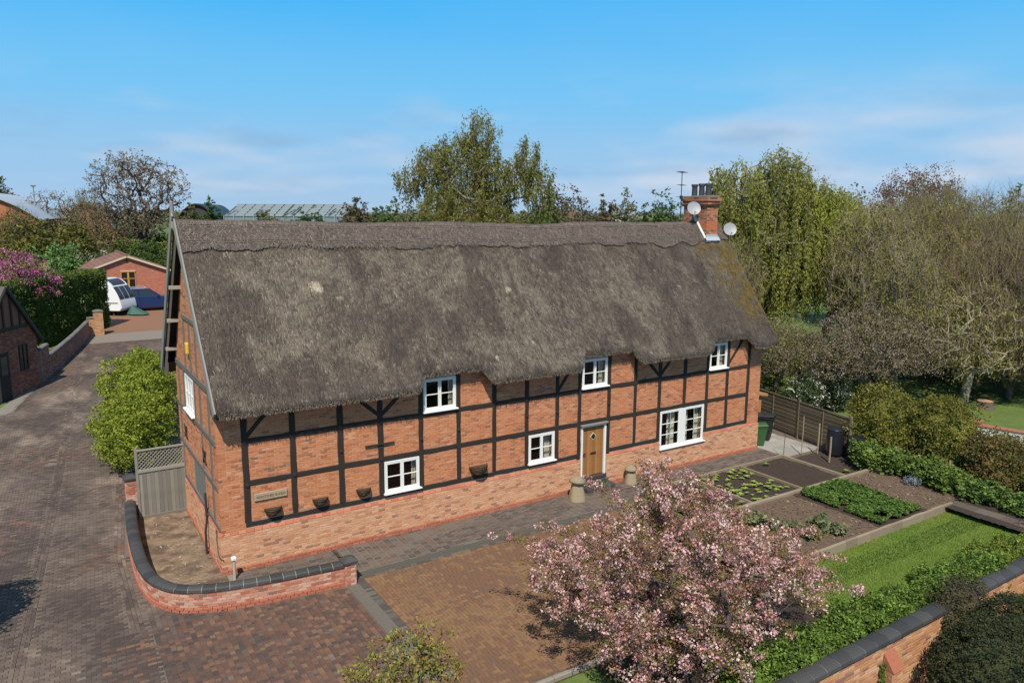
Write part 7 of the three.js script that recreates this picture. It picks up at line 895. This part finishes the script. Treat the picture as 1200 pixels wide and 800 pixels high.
// ================================================================ FAR BUILDINGS AND HORIZON
{
  // brick warehouse with a curved metal roof
  const arch = (name, label, x, z, w, len, eave, rise, wallC, roofC, turn, extra) => { const t = thing(name, label, 'building', [x, H(z), z], turn); const s = new THREE.Shape(); s.moveTo(-w / 2, 0); s.lineTo(w / 2, 0); s.lineTo(w / 2, eave); for (let k = 1; k <= 12; k++) { const a = k / 12, X = mix(w / 2, -w / 2, a); s.lineTo(X, eave + rise * (1 - (2 * a - 1) ** 2)); } s.closePath(); const g = new THREE.ExtrudeGeometry(s, { depth: len, bevelEnabled: false }).translate(0, 0, -len); g.deleteAttribute('normal'); obj('wall', g, grainMat(wallC), t);
    const r = new GB(); let pv; for (let k = 0; k <= 16; k++) { const a = k / 16, X = mix(w / 2 + 0.35, -w / 2 - 0.35, a), y = eave + rise * (1 - (2 * a - 1) ** 2) + 0.18; const i = r.vert(X, y, 0.4); r.vert(X, y, -len - 0.4); r.vert(X, y - 0.22, 0.4); if (pv !== undefined) { r.i.push(pv, pv + 1, i + 1, pv, i + 1, i); r.i.push(pv, pv + 2, i + 2, pv, i + 2, i); } pv = i; } obj('roof', r, std({ color: lin(...roofC), roughness: 0.5, metalness: 0.1 }), t); extra?.(t); return t; };
  arch('warehouse', 'orange brick warehouse with pale curved metal roof at the end of the lane', -9.2, -72, 13, 20, 7.0, 2.9, [0.52, 0.19, 0.095], [0.42, 0.46, 0.52], -0.15, (t) => { obj('vent', new GB().cbox(0.5, 0.5, 0.1, 0.02, M4(2.6, 6.3, 0.05)), std({ color: lin(0.1, 0.1, 0.12) }), t); const w = new THREE.Group(); w.name = 'window'; t.add(w); obj('pane', new GB().cbox(1.4, 1.8, 0.06, 0.02, M4(4.7, 5.6, 0.03)), new THREE.MeshPhysicalMaterial({ color: lin(0.12, 0.16, 0.12), roughness: 0.15 }), w); obj('frame', new GB().cbox(1.5, 0.1, 0.1, 0.02, M4(4.7, 6.55, 0.05)).cbox(0.08, 1.8, 0.1, 0.02, M4(4.7, 5.6, 0.05)), whitePaint, w); });
  arch('brick_barn', 'round topped orange brick building half hidden by the brown tree', 3.0, -96, 6.4, 12, 4.2, 4.0, [0.38, 0.19, 0.115], [0.36, 0.19, 0.12], -0.1);
  arch('dark_barn', 'low dark arched barn roof beyond the ridge end', 19.3, -109, 4.6, 22, 5.9, 2.0, [0.06, 0.05, 0.055], [0.03, 0.026, 0.03], -0.35, (t) => { for (const x of [-2.2, 0.6, 2.0]) obj('post', new GB().cbox(0.25, 5.6, 0.2, 0.02, M4(x, 2.8, 0.25)), whitePaint, t); });
  { const A = atD(262, 250, 122), B = atD(404, 250, 118), d = B.clone().sub(A).setY(0), L = d.length(), y = H(A.z), t = thing('glasshouse', 'long pale glasshouse with grey frame beyond the ridge', 'glasshouse', [A.x, y, A.z], Math.atan2(-d.z, d.x)); const top = 11.5 - y, ev = 9.6 - y, gm = std({ color: lin(0.21, 0.26, 0.28), roughness: 0.4, metalness: 0.1 }), fm = std({ color: lin(0.30, 0.36, 0.38), roughness: 0.6 }), dm = std({ color: lin(0.03, 0.035, 0.04) });
    for (let k = 0; k < 12; k++) { const x0 = L * k / 12, x1 = L * (k + 1) / 12; obj('roof_panel', new GB().quad([x0 + 0.1, ev, 0], [x1 - 0.1, ev, 0], [x1 - 0.1, top, -4], [x0 + 0.1, top, -4]), gm, t); obj('wall_panel', new GB().quad([x0 + 0.1, 0, 0], [x1 - 0.1, 0, 0], [x1 - 0.1, ev, 0], [x0 + 0.1, ev, 0]), gm, t); obj('glazing_post', new GB().cbox(0.12, ev, 0.12, 0.02, M4(x0, ev / 2, 0.05)), fm, t); }
    for (let r = 0; r < 6; r++) obj('glazing_rail', new GB().cbox(L, 0.09, 0.1, 0.02, M4(L / 2, mix(ev, top, r / 5), -4 * r / 5 + 0.08)), fm, t); for (const [x, w] of [[L * 0.02, 1.2], [L * 0.26, 0.8], [L * 0.86, 1.0], [L * 0.5, 1.6], [L * 0.56, 1.1]]) obj('open_vent', new GB().quad([x, ev + 0.25, 0.1], [x + 0.3, ev + 0.25, 0.1], [x + 0.3 + w * 0.6, ev + 0.25 + w, -1.6], [x + w * 0.6, ev + 0.25 + w, -1.6]), dm, t); obj('rear_slope', new GB().quad([0, top, -4], [L, top, -4], [L, ev, -8], [0, ev, -8]), gm, t); }
  const pole = thing('telegraph_pole', 'thin grey pole standing behind the curved metal roof', 'pole', [-2.5, H(-112), -112]); obj('shaft', new GB().tube([[0, 0, 0], [0, 10.3, 0]], [0.16, 0.1], 6), std({ color: lin(0.3, 0.3, 0.3) }), pole); obj('lamp_head', new GB().cbox(0.7, 0.2, 0.4, 0.04, M4(0, 10.3, 0)), std({ color: lin(0.2, 0.2, 0.2) }), pole);
  const gp = thing('gate_post', 'weathered pale gate post behind the garage', 'post', [1.0, H(-64), -64.5]); obj('post', new GB().cbox(0.4, 2.9, 0.4, 0.04, M4(0, 1.45, 0)), grainMat([0.34, 0.32, 0.28]), gp);
  const wg = thing('field_gate', 'small white painted gate behind the garage', 'gate', [2.6, H(-65), -65]); for (const y of [2.2, 2.7, 3.1]) obj('rail', new GB().cbox(1.5, 0.16, 0.06, 0.01, M4(0, y - 0.4, 0)), whitePaint, wg); for (const x of [-0.7, 0.7, 0]) obj('upright', new GB().cbox(0.12, 1.6, 0.06, 0.01, M4(x, 1.9, 0.05)), whitePaint, wg);
  const bw = thing('yard_wall', 'dark brick yard wall behind the conifer hedge', 'wall', [-4, H(-63), -63.5], -0.12); obj('wall', new GB().box(0, 0, -0.3, 6.8, 2.3, 0), grainMat([0.16, 0.09, 0.06]), bw);
}
// hedgerow trees and woods on the horizon
{
  const far = (label, px, top, depth, w, c, seed, base = 252) => { const p = atD(px, top, depth), y = H(p.z), h = p.y - y; bush('hedgerow_tree', label, 'tree', { at: [p.x, y, p.z], seed, group: 'hedgerow trees on the horizon', ells: [[0, h * 0.5, 0, w, h * 0.5, w * 0.8], [w * 0.6, h * 0.4, 0, w * 0.7, h * 0.4, w * 0.6], [-w * 0.7, h * 0.42, 0, w * 0.6, h * 0.42, w * 0.6]], clumps: 420, per: 12, rad: w * 0.15, size: 0.36 * depth / 100, rough: 0.6, deep: 0.55, coreSize: 0.5, cols: c }); };
  const OL = [[0.11, 0.11, 0.035], [0.09, 0.095, 0.03], [0.13, 0.12, 0.045]], BR = [[0.12, 0.09, 0.055], [0.10, 0.08, 0.05], [0.13, 0.105, 0.05]], GR = [[0.06, 0.10, 0.02], [0.08, 0.13, 0.025], [0.05, 0.08, 0.018]], WH = [[0.35, 0.35, 0.3], [0.2, 0.2, 0.12], [0.1, 0.11, 0.04]];
  far('bare twiggy hedgerow bush left of the birch', 418, 230, 88, 2.2, BR, 701); far('small bright green bush beside the birch foot', 452, 237, 80, 1.6, GR, 702); far('olive hedgerow tree against the birch foot', 490, 228, 78, 3.4, OL, 703); far('brown hedgerow tree right of the birch', 668, 217, 95, 4.2, BR, 704); far('broad olive hedgerow bush right of the birch', 640, 230, 84, 3.6, OL, 705); far('dark evergreen bush right of the birch foot', 637, 238, 70, 1.9, GR, 706); far('flowering white hedgerow bush near the chimney', 735, 231, 90, 2.2, WH, 707); far('bare hedgerow bush beside the white one', 716, 226, 100, 2.0, BR, 708); far('bright green hedgerow bush beside the satellite dish', 783, 235, 78, 2.6, GR, 709); far('green hedgerow bush behind the chimney', 762, 240, 82, 2.2, OL, 710); far('green shrub in front of the dark arched barn', 246, 241, 92, 1.8, GR, 711); far('yellow green shrub before the dark barn', 222, 244, 90, 1.5, OL, 712); far('low olive shrub before the glasshouse', 312, 247, 88, 2.2, OL, 713); far('low green shrub before the glasshouse', 362, 246, 90, 2.0, GR, 714); far('olive tree filling the gap past the willows', 1010, 214, 66, 3.0, OL, 716); far('dark pine tip at the edge of the bare trees', 1190, 219, 82, 2.6, GR, 717);
  const g = new GB(), R = rng(720); for (let k = 0; k < 900; k++) { const px = -60 + R() * 1330, d = 150 + R() * 170, p = atD(px, 250, d), y = H(p.z), h = 3.4 + 3.2 * fbm(px * 0.02, 0, 721, 3) + R() * 1.2; const c = [[0.10, 0.11, 0.045], [0.085, 0.10, 0.035], [0.11, 0.095, 0.055]][R() * 3 | 0]; clumps(g, [[p.x, y + h * 0.35, p.z], [p.x + R() * 3, y + h * (0.5 + 0.4 * R()), p.z], [p.x - R() * 3, y + h * 0.6 * R(), p.z]], { per: 8, rad: 1.5, size: 1.1, cols: [c], R }); }
  tag(stuff(obj('treeline', g, leafMat)), 'hazy band of distant hedgerows and woods along the horizon', 'treeline');
}

renderer.render(scene, camera);
